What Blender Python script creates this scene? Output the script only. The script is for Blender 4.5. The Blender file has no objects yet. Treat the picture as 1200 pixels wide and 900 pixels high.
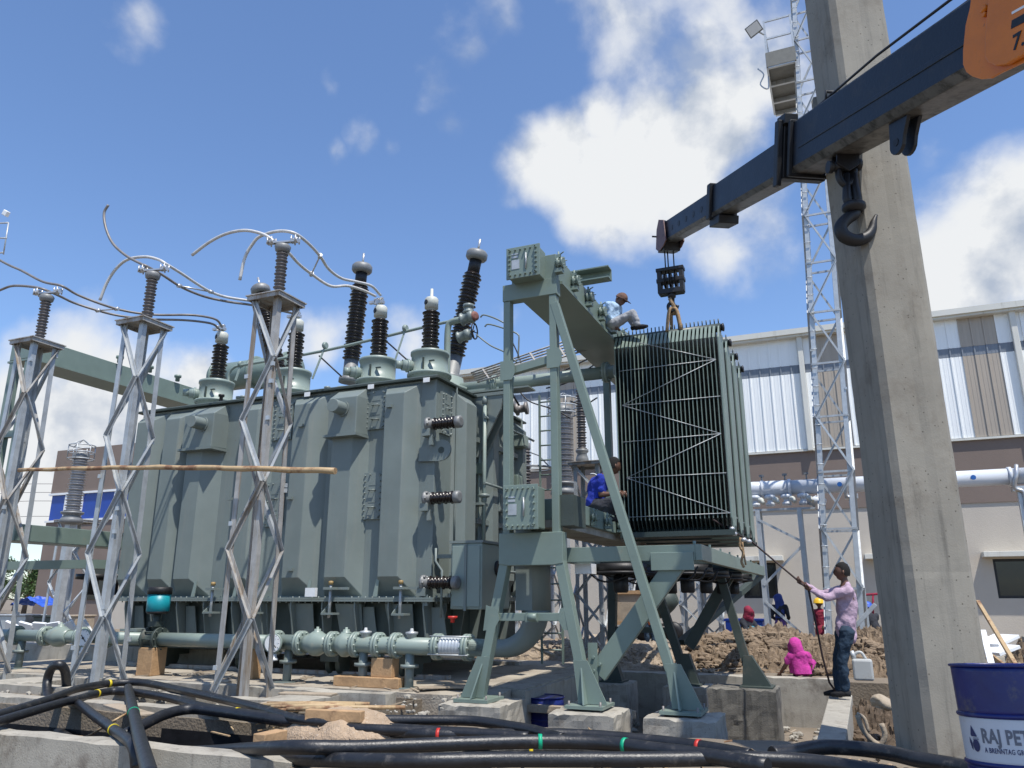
import bpy, bmesh, math, random
from mathutils import Vector, Matrix, noise
random.seed(7)
C = bpy.context.scene
COL = C.collection
R = math.radians
PI = math.pi
V = Vector
# ------------------------------------------------------------------ camera
YAW, F, EYE = R(23), 900.0, 1.3
PITCH = math.atan(250/900)
cd = bpy.data.cameras.new('camera'); cam = bpy.data.objects.new('camera', cd); COL.objects.link(cam)
cd.sensor_width = 36; cd.lens = 36*F/1200; cd.clip_start = .05; cd.clip_end = 3000
cam.location = (0, 0, EYE); cam.rotation_euler = (PI/2+PITCH, 0, YAW)
C.camera = cam
C.render.resolution_x = 1024; C.render.resolution_y = 768
# ------------------------------------------------------------------ sun, sky, exposure
SUN = V((.36, -.28, 1.0)).normalized()          # direction towards the sun
sd = bpy.data.lights.new('sun', 'SUN'); sd.energy = 5.0; sd.angle = R(.53); sd.color = (1, .955, .88)
so = bpy.data.objects.new('sun', sd); COL.objects.link(so); so.location = (0, 0, 30)
so.rotation_euler = SUN.to_track_quat('Z', 'Y').to_euler()
C.view_settings.view_transform = 'Standard'; C.view_settings.look = 'None'
C.view_settings.exposure = .15; C.view_settings.gamma = 1
w = bpy.data.worlds.new('World'); C.world = w; w.use_nodes = True
nt = w.node_tree; nt.nodes.clear()
def nd(tree, t, **kw):
    n = tree.nodes.new(t)
    for k, v in kw.items():
        if k in n.inputs: n.inputs[k].default_value = v
        else: setattr(n, k, v)
    return n
def ray(px, py):
    v = -(py-450); fw = F*math.cos(PITCH)-v*math.sin(PITCH); up = F*math.sin(PITCH)+v*math.cos(PITCH); r = px-600
    return V((r*math.cos(YAW)-fw*math.sin(YAW), r*math.sin(YAW)+fw*math.cos(YAW), up))
def build_sky():
    L = nt.links.new
    sky = nd(nt, 'ShaderNodeTexSky', sky_type='NISHITA', sun_disc=False, altitude=0, air_density=1.0, dust_density=.35, ozone_density=2.5)
    sky.sun_elevation = math.asin(SUN.z); sky.sun_rotation = math.atan2(SUN.x, SUN.y)
    tc = nd(nt, 'ShaderNodeTexCoord')
    # cumulus: a few cloud centres by direction, broken up with noise, plus loose cloud over the rest of the dome
    blobs = [(665, 195, .11, 1.5), (720, 215, .13, 1.6), (780, 180, .14, 1.6), (840, 140, .12, 1.5), (710, 150, .09, 1.1), (820, 90, .14, 1.05), (760, 30, .2, .7), (700, 0, .16, .66), (680, 265, .06, 1.0),
             (870, 250, .14, .85), (850, 285, .09, .8), (910, 90, .13, 1.1), (1150, 320, .13, 1.5), (1105, 315, .08, 1.2), (1215, 300, .17, 1.5), (1180, 270, .09, 1.2),
             (590, 25, .08, .6), (550, 50, .08, .62), (515, 100, .09, .6), (530, 140, .06, .6), (420, 168, .065, .85), (385, 175, .05, .8), (455, 165, .05, .75), (375, 110, .05, .62), (165, 15, .06, .68),
             (370, 400, .09, .9), (130, 480, .16, 1.4), (70, 530, .16, 1.4), (230, 450, .1, 1.2), (30, 490, .13, 1.2), (1110, 180, .06, .62), (480, 400, .07, .8), (590, 380, .05, .6)]
    wn = nd(nt, 'ShaderNodeTexNoise', Scale=5.0, Detail=4.0, Roughness=.6); L(tc.outputs['Generated'], wn.inputs['Vector'])
    sub = nd(nt, 'ShaderNodeVectorMath', operation='SUBTRACT'); L(wn.outputs['Color'], sub.inputs[0]); sub.inputs[1].default_value = (.5, .5, .5)
    sca = nd(nt, 'ShaderNodeVectorMath', operation='SCALE'); L(sub.outputs[0], sca.inputs[0]); sca.inputs['Scale'].default_value = .09
    add = nd(nt, 'ShaderNodeVectorMath', operation='ADD'); L(tc.outputs['Generated'], add.inputs[0]); L(sca.outputs[0], add.inputs[1])
    prev = None
    def cluster(bl):
        prev = None
        for (px, py, r, amp) in bl:
            d = ray(px, py).normalized()
            dist = nd(nt, 'ShaderNodeVectorMath', operation='DISTANCE'); L(add.outputs[0], dist.inputs[0]); dist.inputs[1].default_value = d
            m = nd(nt, 'ShaderNodeMapRange', clamp=True); L(dist.outputs['Value'], m.inputs['Value'])
            m.inputs['From Min'].default_value = r; m.inputs['From Max'].default_value = 0; m.inputs['To Min'].default_value = 0; m.inputs['To Max'].default_value = amp
            if prev is None: prev = m.outputs[0]
            else:
                mx = nd(nt, 'ShaderNodeMath', operation='MAXIMUM'); L(prev, mx.inputs[0]); L(m.outputs[0], mx.inputs[1]); prev = mx.outputs[0]
        return prev
    prev = cluster(blobs)
    n = nd(nt, 'ShaderNodeTexNoise', Scale=6.5, Detail=7.0, Roughness=.54, Distortion=.1); L(tc.outputs['Generated'], n.inputs['Vector'])
    a = nd(nt, 'ShaderNodeMath', operation='MULTIPLY'); L(prev, a.inputs[0]); a.inputs[1].default_value = 1.0
    b = nd(nt, 'ShaderNodeMath', operation='MULTIPLY'); L(n.outputs['Fac'], b.inputs[0]); b.inputs[1].default_value = 1.8
    s = nd(nt, 'ShaderNodeMath', operation='ADD'); L(a.outputs[0], s.inputs[0]); L(b.outputs[0], s.inputs[1])
    mr = nd(nt, 'ShaderNodeMapRange', interpolation_type='SMOOTHSTEP'); L(s.outputs[0], mr.inputs['Value'])
    mr.inputs['From Min'].default_value = 1.2; mr.inputs['From Max'].default_value = 1.86
    # billows: the noise compared with itself a step towards the sun gives bright tops and grey bases
    off = nd(nt, 'ShaderNodeVectorMath', operation='ADD'); L(tc.outputs['Generated'], off.inputs[0]); off.inputs[1].default_value = SUN*.045
    n2 = nd(nt, 'ShaderNodeTexNoise', Scale=7.0, Detail=7.0, Roughness=.55); L(off.outputs[0], n2.inputs['Vector'])
    df = nd(nt, 'ShaderNodeMath', operation='SUBTRACT'); L(n.outputs['Fac'], df.inputs[0]); L(n2.outputs['Fac'], df.inputs[1])
    ml = nd(nt, 'ShaderNodeMath', operation='MULTIPLY_ADD'); L(df.outputs[0], ml.inputs[0]); ml.inputs[1].default_value = 3.0; ml.inputs[2].default_value = .62
    cr = nd(nt, 'ShaderNodeValToRGB'); L(ml.outputs[0], cr.inputs[0])
    cr.color_ramp.elements[0].position = .15; cr.color_ramp.elements[0].color = (4.7, 5.4, 6.6, 1)
    cr.color_ramp.elements[1].position = .7; cr.color_ramp.elements[1].color = (8.9, 9.1, 9.3, 1)
    gain = nd(nt, 'ShaderNodeMix', data_type='RGBA', blend_type='MULTIPLY'); gain.inputs[0].default_value = 1
    L(sky.outputs[0], gain.inputs[6]); gain.inputs[7].default_value = (1.66, 1.82, 2.06, 1)
    mix = nd(nt, 'ShaderNodeMix', data_type='RGBA'); L(mr.outputs[0], mix.inputs[0]); L(gain.outputs[2], mix.inputs[6]); L(cr.outputs[0], mix.inputs[7])
    bg = nd(nt, 'ShaderNodeBackground', Strength=.087); L(mix.outputs[2], bg.inputs[0])
    out = nd(nt, 'ShaderNodeOutputWorld'); L(bg.outputs[0], out.inputs[0])
build_sky()
# ------------------------------------------------------------------ finding where a thing of the photo stands
def W(px, py, X=None, Y=None, Z=None):
    d = ray(px, py)
    if X is not None: t = X/d.x
    elif Y is not None: t = Y/d.y
    else: t = (Z-EYE)/d.z
    return V((0, 0, EYE))+d*t
# ------------------------------------------------------------------ materials
MATS = {}
def mat(name, col, rough=.6, metal=0, var=.15, scale=2.0, bump=.15, bscale=60, dirt=None, dscale=3.0, dlow=.55, dhigh=.75, streak=False, col2=None, spots=None, pits=0, seams=False):
    m = bpy.data.materials.new(name); m.use_nodes = True; t = m.node_tree; t.nodes.clear(); L = t.links.new
    out = nd(t, 'ShaderNodeOutputMaterial'); b = nd(t, 'ShaderNodeBsdfPrincipled'); L(b.outputs[0], out.inputs[0])
    tc = nd(t, 'ShaderNodeTexCoord')
    vec = tc.outputs['Object']
    n = nd(t, 'ShaderNodeTexNoise', Scale=scale, Detail=6.0, Roughness=.6); L(vec, n.inputs['Vector'])
    cr = nd(t, 'ShaderNodeValToRGB'); L(n.outputs['Fac'], cr.inputs[0])
    e = cr.color_ramp.elements; e[0].position = .3; e[1].position = .7
    lo = [c*(1-var) for c in col]; hi = [min(1, c*(1+var)) for c in (col2 or col)]
    e[0].color = (*lo, 1); e[1].color = (*hi, 1)
    c = cr.outputs[0]
    if dirt:
        v2 = vec
        if streak:
            mp = nd(t, 'ShaderNodeMapping'); L(vec, mp.inputs[0]); mp.inputs['Scale'].default_value = (3, 3, .25); v2 = mp.outputs[0]
        n3 = nd(t, 'ShaderNodeTexNoise', Scale=dscale, Detail=8.0, Roughness=.7); L(v2, n3.inputs['Vector'])
        mr = nd(t, 'ShaderNodeMapRange', interpolation_type='SMOOTHSTEP'); L(n3.outputs['Fac'], mr.inputs['Value'])
        mr.inputs['From Min'].default_value = dlow; mr.inputs['From Max'].default_value = dhigh
        mx = nd(t, 'ShaderNodeMix', data_type='RGBA'); L(mr.outputs[0], mx.inputs[0]); L(c, mx.inputs[6]); mx.inputs[7].default_value = (*dirt, 1); c = mx.outputs[2]
    if spots:
        n4 = nd(t, 'ShaderNodeTexNoise', Scale=11.0, Detail=5.0, Roughness=.65); L(vec, n4.inputs['Vector'])
        m4 = nd(t, 'ShaderNodeMapRange', interpolation_type='SMOOTHSTEP'); L(n4.outputs['Fac'], m4.inputs['Value']); m4.inputs['From Min'].default_value = .68; m4.inputs['From Max'].default_value = .76
        x4 = nd(t, 'ShaderNodeMix', data_type='RGBA'); L(m4.outputs[0], x4.inputs[0]); L(c, x4.inputs[6]); x4.inputs[7].default_value = (*spots, 1); c = x4.outputs[2]
        n5 = nd(t, 'ShaderNodeTexNoise', Scale=.9, Detail=4.0, Roughness=.7); L(vec, n5.inputs['Vector'])
        m5 = nd(t, 'ShaderNodeMapRange'); L(n5.outputs['Fac'], m5.inputs['Value']); m5.inputs['To Min'].default_value = .82; m5.inputs['To Max'].default_value = 1.16
        x5 = nd(t, 'ShaderNodeVectorMath', operation='SCALE'); L(c, x5.inputs[0]); L(m5.outputs[0], x5.inputs['Scale']); c = x5.outputs[0]
    pit_h = None
    if pits:
        vo = nd(t, 'ShaderNodeTexVoronoi', Scale=pits); L(vec, vo.inputs['Vector'])
        m6 = nd(t, 'ShaderNodeMapRange'); L(vo.outputs['Distance'], m6.inputs['Value']); m6.inputs['From Min'].default_value = .05; m6.inputs['From Max'].default_value = .13
        x6 = nd(t, 'ShaderNodeMix', data_type='RGBA'); L(m6.outputs[0], x6.inputs[0]); x6.inputs[6].default_value = (col[0]*.3, col[1]*.28, col[2]*.25, 1); L(c, x6.inputs[7]); c = x6.outputs[2]; pit_h = m6.outputs[0]
        mp = nd(t, 'ShaderNodeMapping'); L(vec, mp.inputs[0]); mp.inputs['Scale'].default_value = (4, 4, .35)
        n7 = nd(t, 'ShaderNodeTexNoise', Scale=2.2, Detail=7.0, Roughness=.7); L(mp.outputs[0], n7.inputs['Vector'])
        m7 = nd(t, 'ShaderNodeMapRange', interpolation_type='SMOOTHSTEP'); L(n7.outputs['Fac'], m7.inputs['Value']); m7.inputs['From Min'].default_value = .5; m7.inputs['From Max'].default_value = .78; m7.inputs['To Min'].default_value = 1; m7.inputs['To Max'].default_value = .55
        x7 = nd(t, 'ShaderNodeVectorMath', operation='SCALE'); L(c, x7.inputs[0]); L(m7.outputs[0], x7.inputs['Scale']); c = x7.outputs[0]
    L(c, b.inputs['Base Color'])
    b.inputs['Metallic'].default_value = metal
    rr = nd(t, 'ShaderNodeMapRange'); L(n.outputs['Fac'], rr.inputs['Value']); rr.inputs['To Min'].default_value = max(.02, rough-.12); rr.inputs['To Max'].default_value = min(1, rough+.12)
    L(rr.outputs[0], b.inputs['Roughness'])
    if bump:
        n2 = nd(t, 'ShaderNodeTexNoise', Scale=bscale, Detail=5.0); L(vec, n2.inputs['Vector'])
        bp = nd(t, 'ShaderNodeBump', Strength=bump, Distance=.02); L(n2.outputs['Fac'], bp.inputs['Height']); L(bp.outputs[0], b.inputs['Normal'])
    MATS[name] = m
    return m
GREEN = mat('tank_paint', (.175, .207, .195), .42, 0, .07, 1.6, .04, 30, dirt=(.225, .235, .21), dscale=2.4, dlow=.5, dhigh=.85, streak=True, spots=(.16, .15, .13))
GREENL = mat('frame_paint', (.172, .224, .193), .42, 0, .08, 2, .04, 40, dirt=(.26, .24, .18), dscale=3, dlow=.6, dhigh=.85, spots=(.2, .19, .16))
GREENR_SHADE = mat('radiator_paint_shaded', (.04, .056, .05), .45, 0, .08, 3, .03, 40)  # radiator green darkened, so the shade between the fins is in the colour
PIPE = mat('pipe_paint', (.235, .29, .26), .4, 0, .06, 2, .04, 40, dirt=(.33, .31, .25), dscale=3, dlow=.55, dhigh=.8)
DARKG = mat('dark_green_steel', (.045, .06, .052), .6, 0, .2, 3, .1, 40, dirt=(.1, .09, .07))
GALV = mat('galvanised_steel', (.42, .44, .45), .45, .35, .16, 6, .06, 60, dirt=(.28, .25, .2), dscale=4, dlow=.55, dhigh=.75, streak=True)
GALVN = mat('new_galvanised_steel', (.46, .49, .51), .4, .3, .1, 8, .04, 60)
RUSTY = mat('stained_steel', (.38, .37, .35), .6, .25, .2, 5, .08, 50, dirt=(.25, .195, .14), dscale=3, dlow=.45, dhigh=.65, streak=True)
CONC = mat('concrete', (.34, .315, .265), .92, 0, .18, 2.6, .22, 70, dirt=(.19, .165, .135), dscale=2.2, dlow=.5, dhigh=.72, pits=22)
CONCD = mat('damp_concrete', (.15, .14, .12), .9, 0, .3, 2.2, .3, 60, dirt=(.08, .075, .065), dscale=1.8, dlow=.45, dhigh=.65, streak=True, pits=20)
CONCP = mat('cast_column_concrete', (.26, .243, .205), .88, 0, .16, 2.2, .12, 70, dirt=(.14, .12, .095), dscale=1.1, dlow=.46, dhigh=.74, pits=14)
SLAB = mat('dusty_slab', (.35, .31, .25), .95, 0, .16, 1.5, .5, 35, dirt=(.24, .2, .155), dscale=1.6, dlow=.48, dhigh=.68)
SOIL = mat('soil', (.28, .22, .16), .98, 0, .3, 5, .9, 30, dirt=(.4, .33, .25), dscale=3.0, dlow=.45, dhigh=.7)
SAND = mat('sandy_gravel', (.38, .28, .19), .98, 0, .18, 6, .9, 60, dirt=(.46, .37, .28), dscale=30, dlow=.55, dhigh=.65)
SOILB = mat('brown_soil', (.2, .145, .095), .98, 0, .35, 4, .9, 30, dirt=(.33, .25, .17), dscale=4)
DSOIL = mat('dark_wet_soil', (.1, .07, .045), .98, 0, .35, 4, 1, 20, dirt=(.17, .12, .08), dscale=5)
LINER = mat('black_liner', (.012, .012, .014), .45, 0, .3, 5, .3, 12)
RUBBER = mat('black_cable', (.014, .015, .018), .42, 0, .3, 9, .15, 50, dirt=(.1, .09, .08), dscale=7, dlow=.55, dhigh=.75)
BLACK = mat('black_steel', (.016, .016, .018), .5, .2, .25, 8, .1, 40, dirt=(.06, .045, .035), dscale=6, dlow=.6, dhigh=.8)
BROWNI = mat('brown_porcelain', (.012, .008, .007), .25, 0, .15, 6, 0)
GREYI = mat('grey_brown_porcelain', (.11, .098, .095), .5, 0, .12, 6, 0)
CTI = mat('pale_grey_porcelain', (.3, .29, .29), .3, 0, .1, 6, 0)
CAPG = mat('cast_grey_cap', (.2, .205, .205), .5, .2, .12, 8, .08, 60)
CAPW = mat('cream_cap', (.5, .51, .45), .5, 0, .06, 8, .05, 60)
ALU = mat('aluminium', (.5, .5, .5), .35, .6, .12, 10, .05, 60)
CONDL = mat('bright_conductor', (.55, .54, .52), .5, .1, .15, 8, .05, 60)
ALUD = mat('weathered_aluminium', (.2, .185, .175), .5, .2, .25, 6, .05, 60)
WOOD = mat('wood', (.4, .25, .13), .8, 0, .22, 4, .3, 30, dirt=(.22, .13, .07), dscale=5)
CHK = mat('grey_deck_plate', (.17, .17, .155), .7, .2, .2, 4, .2, 60)
OLDW = mat('weathered_plank', (.33, .27, .2), .85, 0, .25, 4, .4, 30, dirt=(.16, .12, .08), dscale=4)
BAMB = mat('bamboo', (.46, .33, .18), .6, 0, .25, 3, .15, 40, dirt=(.2, .1, .05), dscale=3, dlow=.45, dhigh=.62)
BLUE = mat('blue_drum_paint', (.007, .014, .12), .32, 0, .15, 4, .1, 14, dirt=(.1, .095, .11), dscale=6, dlow=.52, dhigh=.75, spots=(.3, .16, .05))
DRUMW = mat('white_drum_paint', (.52, .54, .58), .4, 0, .06, 4, .05, 20, dirt=(.4, .33, .24), dscale=6, dlow=.6, dhigh=.78)
NAVYTXT = mat('navy_print', (.02, .028, .1), .5, 0, .1, 4, 0)
GREYTXT = mat('grey_print', (.12, .13, .16), .5, 0, .1, 4, 0)
CLADW = mat('white_cladding', (.86, .87, .85), .42, 0, .03, 1, .03, 20, dirt=(.76, .77, .76), dscale=.8, dlow=.5, dhigh=.8, streak=True)
CLADT = mat('tan_cladding', (.4, .345, .28), .45, 0, .04, 1, .03, 20)
CLADG = mat('grey_cladding_band', (.19, .215, .25), .5, 0, .05, 1, .03, 20)
CREAM = mat('cream_trim', (.62, .61, .55), .5, 0, .05, 1, .03, 20, dirt=(.4, .38, .33), dscale=1, streak=True)
BROWNP = mat('brown_plaster', (.2, .155, .13), .92, 0, .07, .8, .3, 40)
BEIGEP = mat('beige_plaster', (.5, .45, .38), .92, 0, .05, .8, .3, 40, dirt=(.42, .375, .315), dscale=.6)
GLASS = mat('dark_glass', (.01, .011, .013), .12, 0, .2, 2, 0)
BGLASS = mat('blue_glass', (.012, .05, .3), .3, 0, .15, 1, 0)
DUCT = mat('white_duct_paint', (.6, .63, .67), .35, 0, .05, 2, .02, 30)
NAVY = mat('navy_boom_paint', (.007, .011, .02), .45, 0, .25, 3, .12, 30, dirt=(.035, .032, .03), dscale=3.2, dlow=.5, dhigh=.8, spots=(.1, .07, .05))
NAVYU = mat('greasy_boom_steel', (.13, .125, .12), .42, .3, .3, 3, .15, 30, dirt=(.04, .037, .035), dscale=2.6, dlow=.45, dhigh=.65, streak=True)
ORANGE = mat('orange_paint', (.62, .17, .006), .4, 0, .1, 4, .08, 30, dirt=(.3, .1, .03), dscale=4, dlow=.55, dhigh=.8, spots=(.16, .07, .03))
WHITE = mat('white_paint', (.75, .76, .76), .5, 0, .05, 4, .05, 30)
TEAL = mat('teal_plastic', (.005, .24, .29), .4, 0, .06, 4, .02, 30)
RED = mat('red_plastic', (.5, .03, .02), .45, 0, .1, 4, .02, 30)
YEL = mat('yellow_tape', (.65, .5, .02), .5, 0, .1, 4, 0)
GRN = mat('green_tape', (.0, .33, .17), .5, 0, .1, 4, 0)
TARP = mat('blue_tarpaulin', (.02, .08, .42), .5, 0, .2, 6, .4, 8)
JERRY = mat('white_jerrycan', (.44, .45, .44), .5, 0, .05, 4, .05, 20, dirt=(.33, .28, .2), dscale=5)
HEMP = mat('hemp_rope', (.3, .2, .11), .9, 0, .3, 20, .4, 60)
DROPE = mat('dark_rope', (.035, .02, .02), .8, 0, .3, 20, .3, 60)
LEAF = mat('foliage', (.05, .09, .022), .6, 0, .35, 4, 0)
BARK = mat('bark', (.14, .1, .07), .95, 0, .3, 4, .5, 20)
SKIN = mat('brown_skin', (.115, .055, .033), .5, 0, .1, 8, .03, 60)
HAIR = mat('black_hair', (.004, .0035, .003), .9, 0, .3, 60, .5, 120)
def cloth(n, c): return mat(n, c, .9, 0, .25, 12, .8, 18)
LBLUE = cloth('light_blue_cotton', (.36, .5, .66)); GREYT = cloth('grey_cotton', (.3, .31, .33)); ROYAL = cloth('royal_blue_cotton', (.012, .03, .3))
LILAC = cloth('lilac_cotton', (.4, .29, .37)); DENIM = cloth('dark_denim', (.012, .03, .055)); PINK = cloth('magenta_cotton', (.45, .035, .25))
PURP = cloth('purple_cotton', (.13, .055, .2)); BLKC = cloth('black_cotton', (.02, .022, .03)); NAVC = cloth('blue_scarf_cotton', (.03, .055, .22))
MAROON = cloth('maroon_cotton', (.22, .015, .04)); ORNC = cloth('orange_cotton', (.5, .12, .03)); WHTC = cloth('white_cotton', (.7, .7, .7)); BRWC = cloth('brown_cotton', (.13, .07, .05))
TEALC = cloth('teal_cotton', (.06, .2, .26)); SHOE = cloth('black_leather', (.012, .012, .014)); YHEL = mat('yellow_helmet', (.75, .45, .02), .35, 0, .05, 4, 0)
# ------------------------------------------------------------------ mesh builder
class MB:
    def __init__(s): s.v = []; s.f = []; s.sm = []; s.mi = []; s.cur = 0
    def add(s, vs, fs, smooth=False):
        o = len(s.v); s.v += [V(x) for x in vs]
        for f in fs: s.f.append([i+o for i in f]); s.sm.append(smooth); s.mi.append(s.cur)
        return s
    def box(s, c, size, rot=None):
        h = [x/2 for x in size]; M = rot or Matrix.Identity(3); c = V(c)
        vs = [c+M@V((sx*h[0], sy*h[1], sz*h[2])) for sx in (-1, 1) for sy in (-1, 1) for sz in (-1, 1)]
        return s.add(vs, [(0, 1, 3, 2), (4, 6, 7, 5), (0, 4, 5, 1), (2, 3, 7, 6), (0, 2, 6, 4), (1, 5, 7, 3)])
    def bb(s, x0, x1, y0, y1, z0, z1): return s.box(((x0+x1)/2, (y0+y1)/2, (z0+z1)/2), (x1-x0, y1-y0, z1-z0))
    def frame(s, a, b, up=(0, 0, 1)):
        d = (b-a).normalized(); u = V(up)
        if abs(d.dot(u)) > .98: u = V((1, 0, 0))
        x = d.cross(u).normalized(); y = x.cross(d).normalized()
        return d, x, y
    def beam(s, a, b, w, h=None, up=(0, 0, 1)):
        a, b = V(a), V(b); h = h or w; d, x, y = s.frame(a, b, up)
        vs = [p+x*sx*w/2+y*sy*h/2 for p in (a, b) for sx, sy in ((-1, -1), (1, -1), (1, 1), (-1, 1))]
        return s.add(vs, [(0, 1, 2, 3), (7, 6, 5, 4), (0, 4, 5, 1), (1, 5, 6, 2), (2, 6, 7, 3), (3, 7, 4, 0)])
    def angle(s, a, b, w, t=.008, up=(0, 0, 1), flip=1, flip2=1):
        "an L section from a to b"
        a, b = V(a), V(b); d, x, y = s.frame(a, b, up); x = x*flip; y = y*flip2
        pr = [(0, 0), (w, 0), (w, t), (t, t), (t, w), (0, w)]
        vs = [p+x*u+y*v for p in (a, b) for u, v in pr]
        fs = [tuple(range(6)), tuple(range(11, 5, -1))]+[(i, i+6, (i+1) % 6+6, (i+1) % 6) for i in range(6)]
        return s.add(vs, fs)
    def channel(s, a, b, w, h, t=.012, up=(0, 0, 1), flip=1):
        a, b = V(a), V(b); d, x, y = s.frame(a, b, up); x = x*flip
        pr = [(-w/2, -h/2), (w/2, -h/2), (w/2, -h/2+t), (-w/2+t, -h/2+t), (-w/2+t, h/2-t), (w/2, h/2-t), (w/2, h/2), (-w/2, h/2)]
        n = len(pr); vs = [p+x*u+y*v for p in (a, b) for u, v in pr]
        return s.add(vs, [tuple(range(n)), tuple(range(2*n-1, n-1, -1))]+[(i, i+n, (i+1) % n+n, (i+1) % n) for i in range(n)])
    def tube(s, pts, r, n=10, cap=True):
        pts = [V(p) for p in pts]; k = len(pts); rs = r if isinstance(r, (list, tuple)) else [r]*k
        t0 = (pts[1]-pts[0]).normalized(); u = t0.cross(V((0, 0, 1)))
        if u.length < .05: u = t0.cross(V((1, 0, 0)))
        u.normalize(); vs = []
        for i in range(k):
            t = (pts[min(i+1, k-1)]-pts[max(i-1, 0)]).normalized()
            u = (u-t*u.dot(t)).normalized(); v = t.cross(u)
            vs += [pts[i]+(u*math.cos(2*PI*j/n)+v*math.sin(2*PI*j/n))*rs[i] for j in range(n)]
        fs = [(i*n+j, i*n+(j+1) % n, (i+1)*n+(j+1) % n, (i+1)*n+j) for i in range(k-1) for j in range(n)]
        s.add(vs, fs, True)
        if cap:
            o = len(s.v)-len(vs)
            s.f.append([o+j for j in range(n)][::-1]); s.sm.append(False); s.mi.append(s.cur)
            s.f.append([o+(k-1)*n+j for j in range(n)]); s.sm.append(False); s.mi.append(s.cur)
        return s
    def cyl(s, a, b, r, r2=None, n=16): return s.tube([a, b], [r, r if r2 is None else r2], n)
    def lathe(s, a, axis, prof, n=20, smooth=True):
        "prof: (distance along the axis, radius)"
        a = V(a); d = V(axis).normalized(); u = d.cross(V((0, 0, 1)))
        if u.length < .05: u = V((1, 0, 0))
        u.normalize(); v = d.cross(u); vs = []
        for (h, r) in prof: vs += [a+d*h+(u*math.cos(2*PI*j/n)+v*math.sin(2*PI*j/n))*max(r, .0005) for j in range(n)]
        k = len(prof)
        s.add(vs, [(i*n+j, i*n+(j+1) % n, (i+1)*n+(j+1) % n, (i+1)*n+j) for i in range(k-1) for j in range(n)], smooth)
        o = len(s.v)-len(vs)
        s.f.append([o+j for j in range(n)][::-1]); s.sm.append(False); s.mi.append(s.cur)
        s.f.append([o+(k-1)*n+j for j in range(n)]); s.sm.append(False); s.mi.append(s.cur)
        return s
    def prism(s, poly, vec):
        "poly: 3-D points of one face; vec: extrusion"
        n = len(poly); p = [V(q) for q in poly]; vec = V(vec)
        return s.add(p+[q+vec for q in p], [tuple(range(n))[::-1], tuple(range(n, 2*n))]+[(i, (i+1) % n, (i+1) % n+n, i+n) for i in range(n)])
    def hexa(s, p8, smooth=False):
        return s.add(p8, [(0, 3, 2, 1), (4, 5, 6, 7), (0, 1, 5, 4), (1, 2, 6, 5), (2, 3, 7, 6), (3, 0, 4, 7)])
    def build(s, name, m, parent=None, bevel=0, sub=0, origin=None):
        ml = m if isinstance(m, (list, tuple)) else [m]
        o0 = V(parent['org']) if parent is not None and 'org' in parent else V((0, 0, 0))
        if parent is None and origin is not None: o0 = V(origin)
        me = bpy.data.meshes.new(name); me.from_pydata([tuple(v-o0) for v in s.v], [], s.f)
        for q in ml: me.materials.append(q)
        me.polygons.foreach_set('use_smooth', s.sm); me.polygons.foreach_set('material_index', s.mi); me.update()
        bm = bmesh.new(); bm.from_mesh(me); bmesh.ops.recalc_face_normals(bm, faces=bm.faces); bm.to_mesh(me); bm.free()
        ob = bpy.data.objects.new(name, me); COL.objects.link(ob)
        if parent is not None:
            ob.parent = parent
            ob['org'] = list(o0)
        else: ob.location = o0; ob['org'] = list(o0)
        if bevel:
            b = ob.modifiers.new('bevel', 'BEVEL'); b.width = bevel; b.segments = 2; b.limit_method = 'ANGLE'; b.angle_limit = R(40)
        return ob
def tag(o, label=None, cat=None, group=None, kind=None):
    for k, v in (('label', label), ('category', cat), ('group', group), ('kind', kind)):
        if v: o[k] = v
    return o
def thing(name, label, cat, loc, group=None):
    o = bpy.data.objects.new(name, None); COL.objects.link(o); o.location = loc; o['org'] = list(loc); o.empty_display_size = .2
    return tag(o, label, cat, group)
def struct(name, mb, m, **k): return tag(mb.build(name, m, **k), kind='structure')
def dupe(o, parent, off=(0, 0, 0)):
    c = o.copy(); COL.objects.link(c); c.parent = parent; c.location = V(o.location)+V(off)
    for ch in [x for x in KIDS.get(o.name, [])]: dupe(ch, c)
    return c
def kids_index():
    KIDS.clear()
    for o in bpy.data.objects:
        if o.parent: KIDS.setdefault(o.parent.name, []).append(o)
KIDS = {}
def copy_thing(src, off, label, group=None):
    kids_index()
    c = src.copy(); COL.objects.link(c); c.location = V(src.location)+V(off); c['org'] = list(V(src['org'])+V(off))
    for ch in KIDS.get(src.name, []): dupe(ch, c)
    c['label'] = label
    if group: c['group'] = group
    return c
def smooth_path(pts, k=6):
    pts = [V(p) for p in pts]; P = [pts[0]*2-pts[1]]+pts+[pts[-1]*2-pts[-2]]; out = []
    for i in range(1, len(P)-2):
        a, b, c, d = P[i-1], P[i], P[i+1], P[i+2]
        for j in range(k):
            t = j/k; out.append(.5*((2*b)+(c-a)*t+(2*a-5*b+4*c-d)*t*t+(3*b-a-3*c+d)*t**3))
    out.append(pts[-1]); return out
def bolt_ring(m, c, axis, rad, n, r=.014, l=.03):
    d = V(axis).normalized(); u = d.cross(V((0, 0, 1)))
    if u.length < .05: u = V((1, 0, 0))
    u.normalize(); v = d.cross(u); c = V(c)
    for i in range(n):
        a = 2*PI*i/n; p = c+(u*math.cos(a)+v*math.sin(a))*rad
        m.cyl(p-d*l, p+d*l, r, n=6)
def fbm(x, y, s=1.0, o=4, z=0.0):
    t = 0; a = 1; f = s
    for i in range(o): t += a*noise.noise(V((x*f, y*f, z))); a *= .5; f *= 2.05
    return t
def add_displace(o, strength, size, seed=0, direction='NORMAL'): pass
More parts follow.
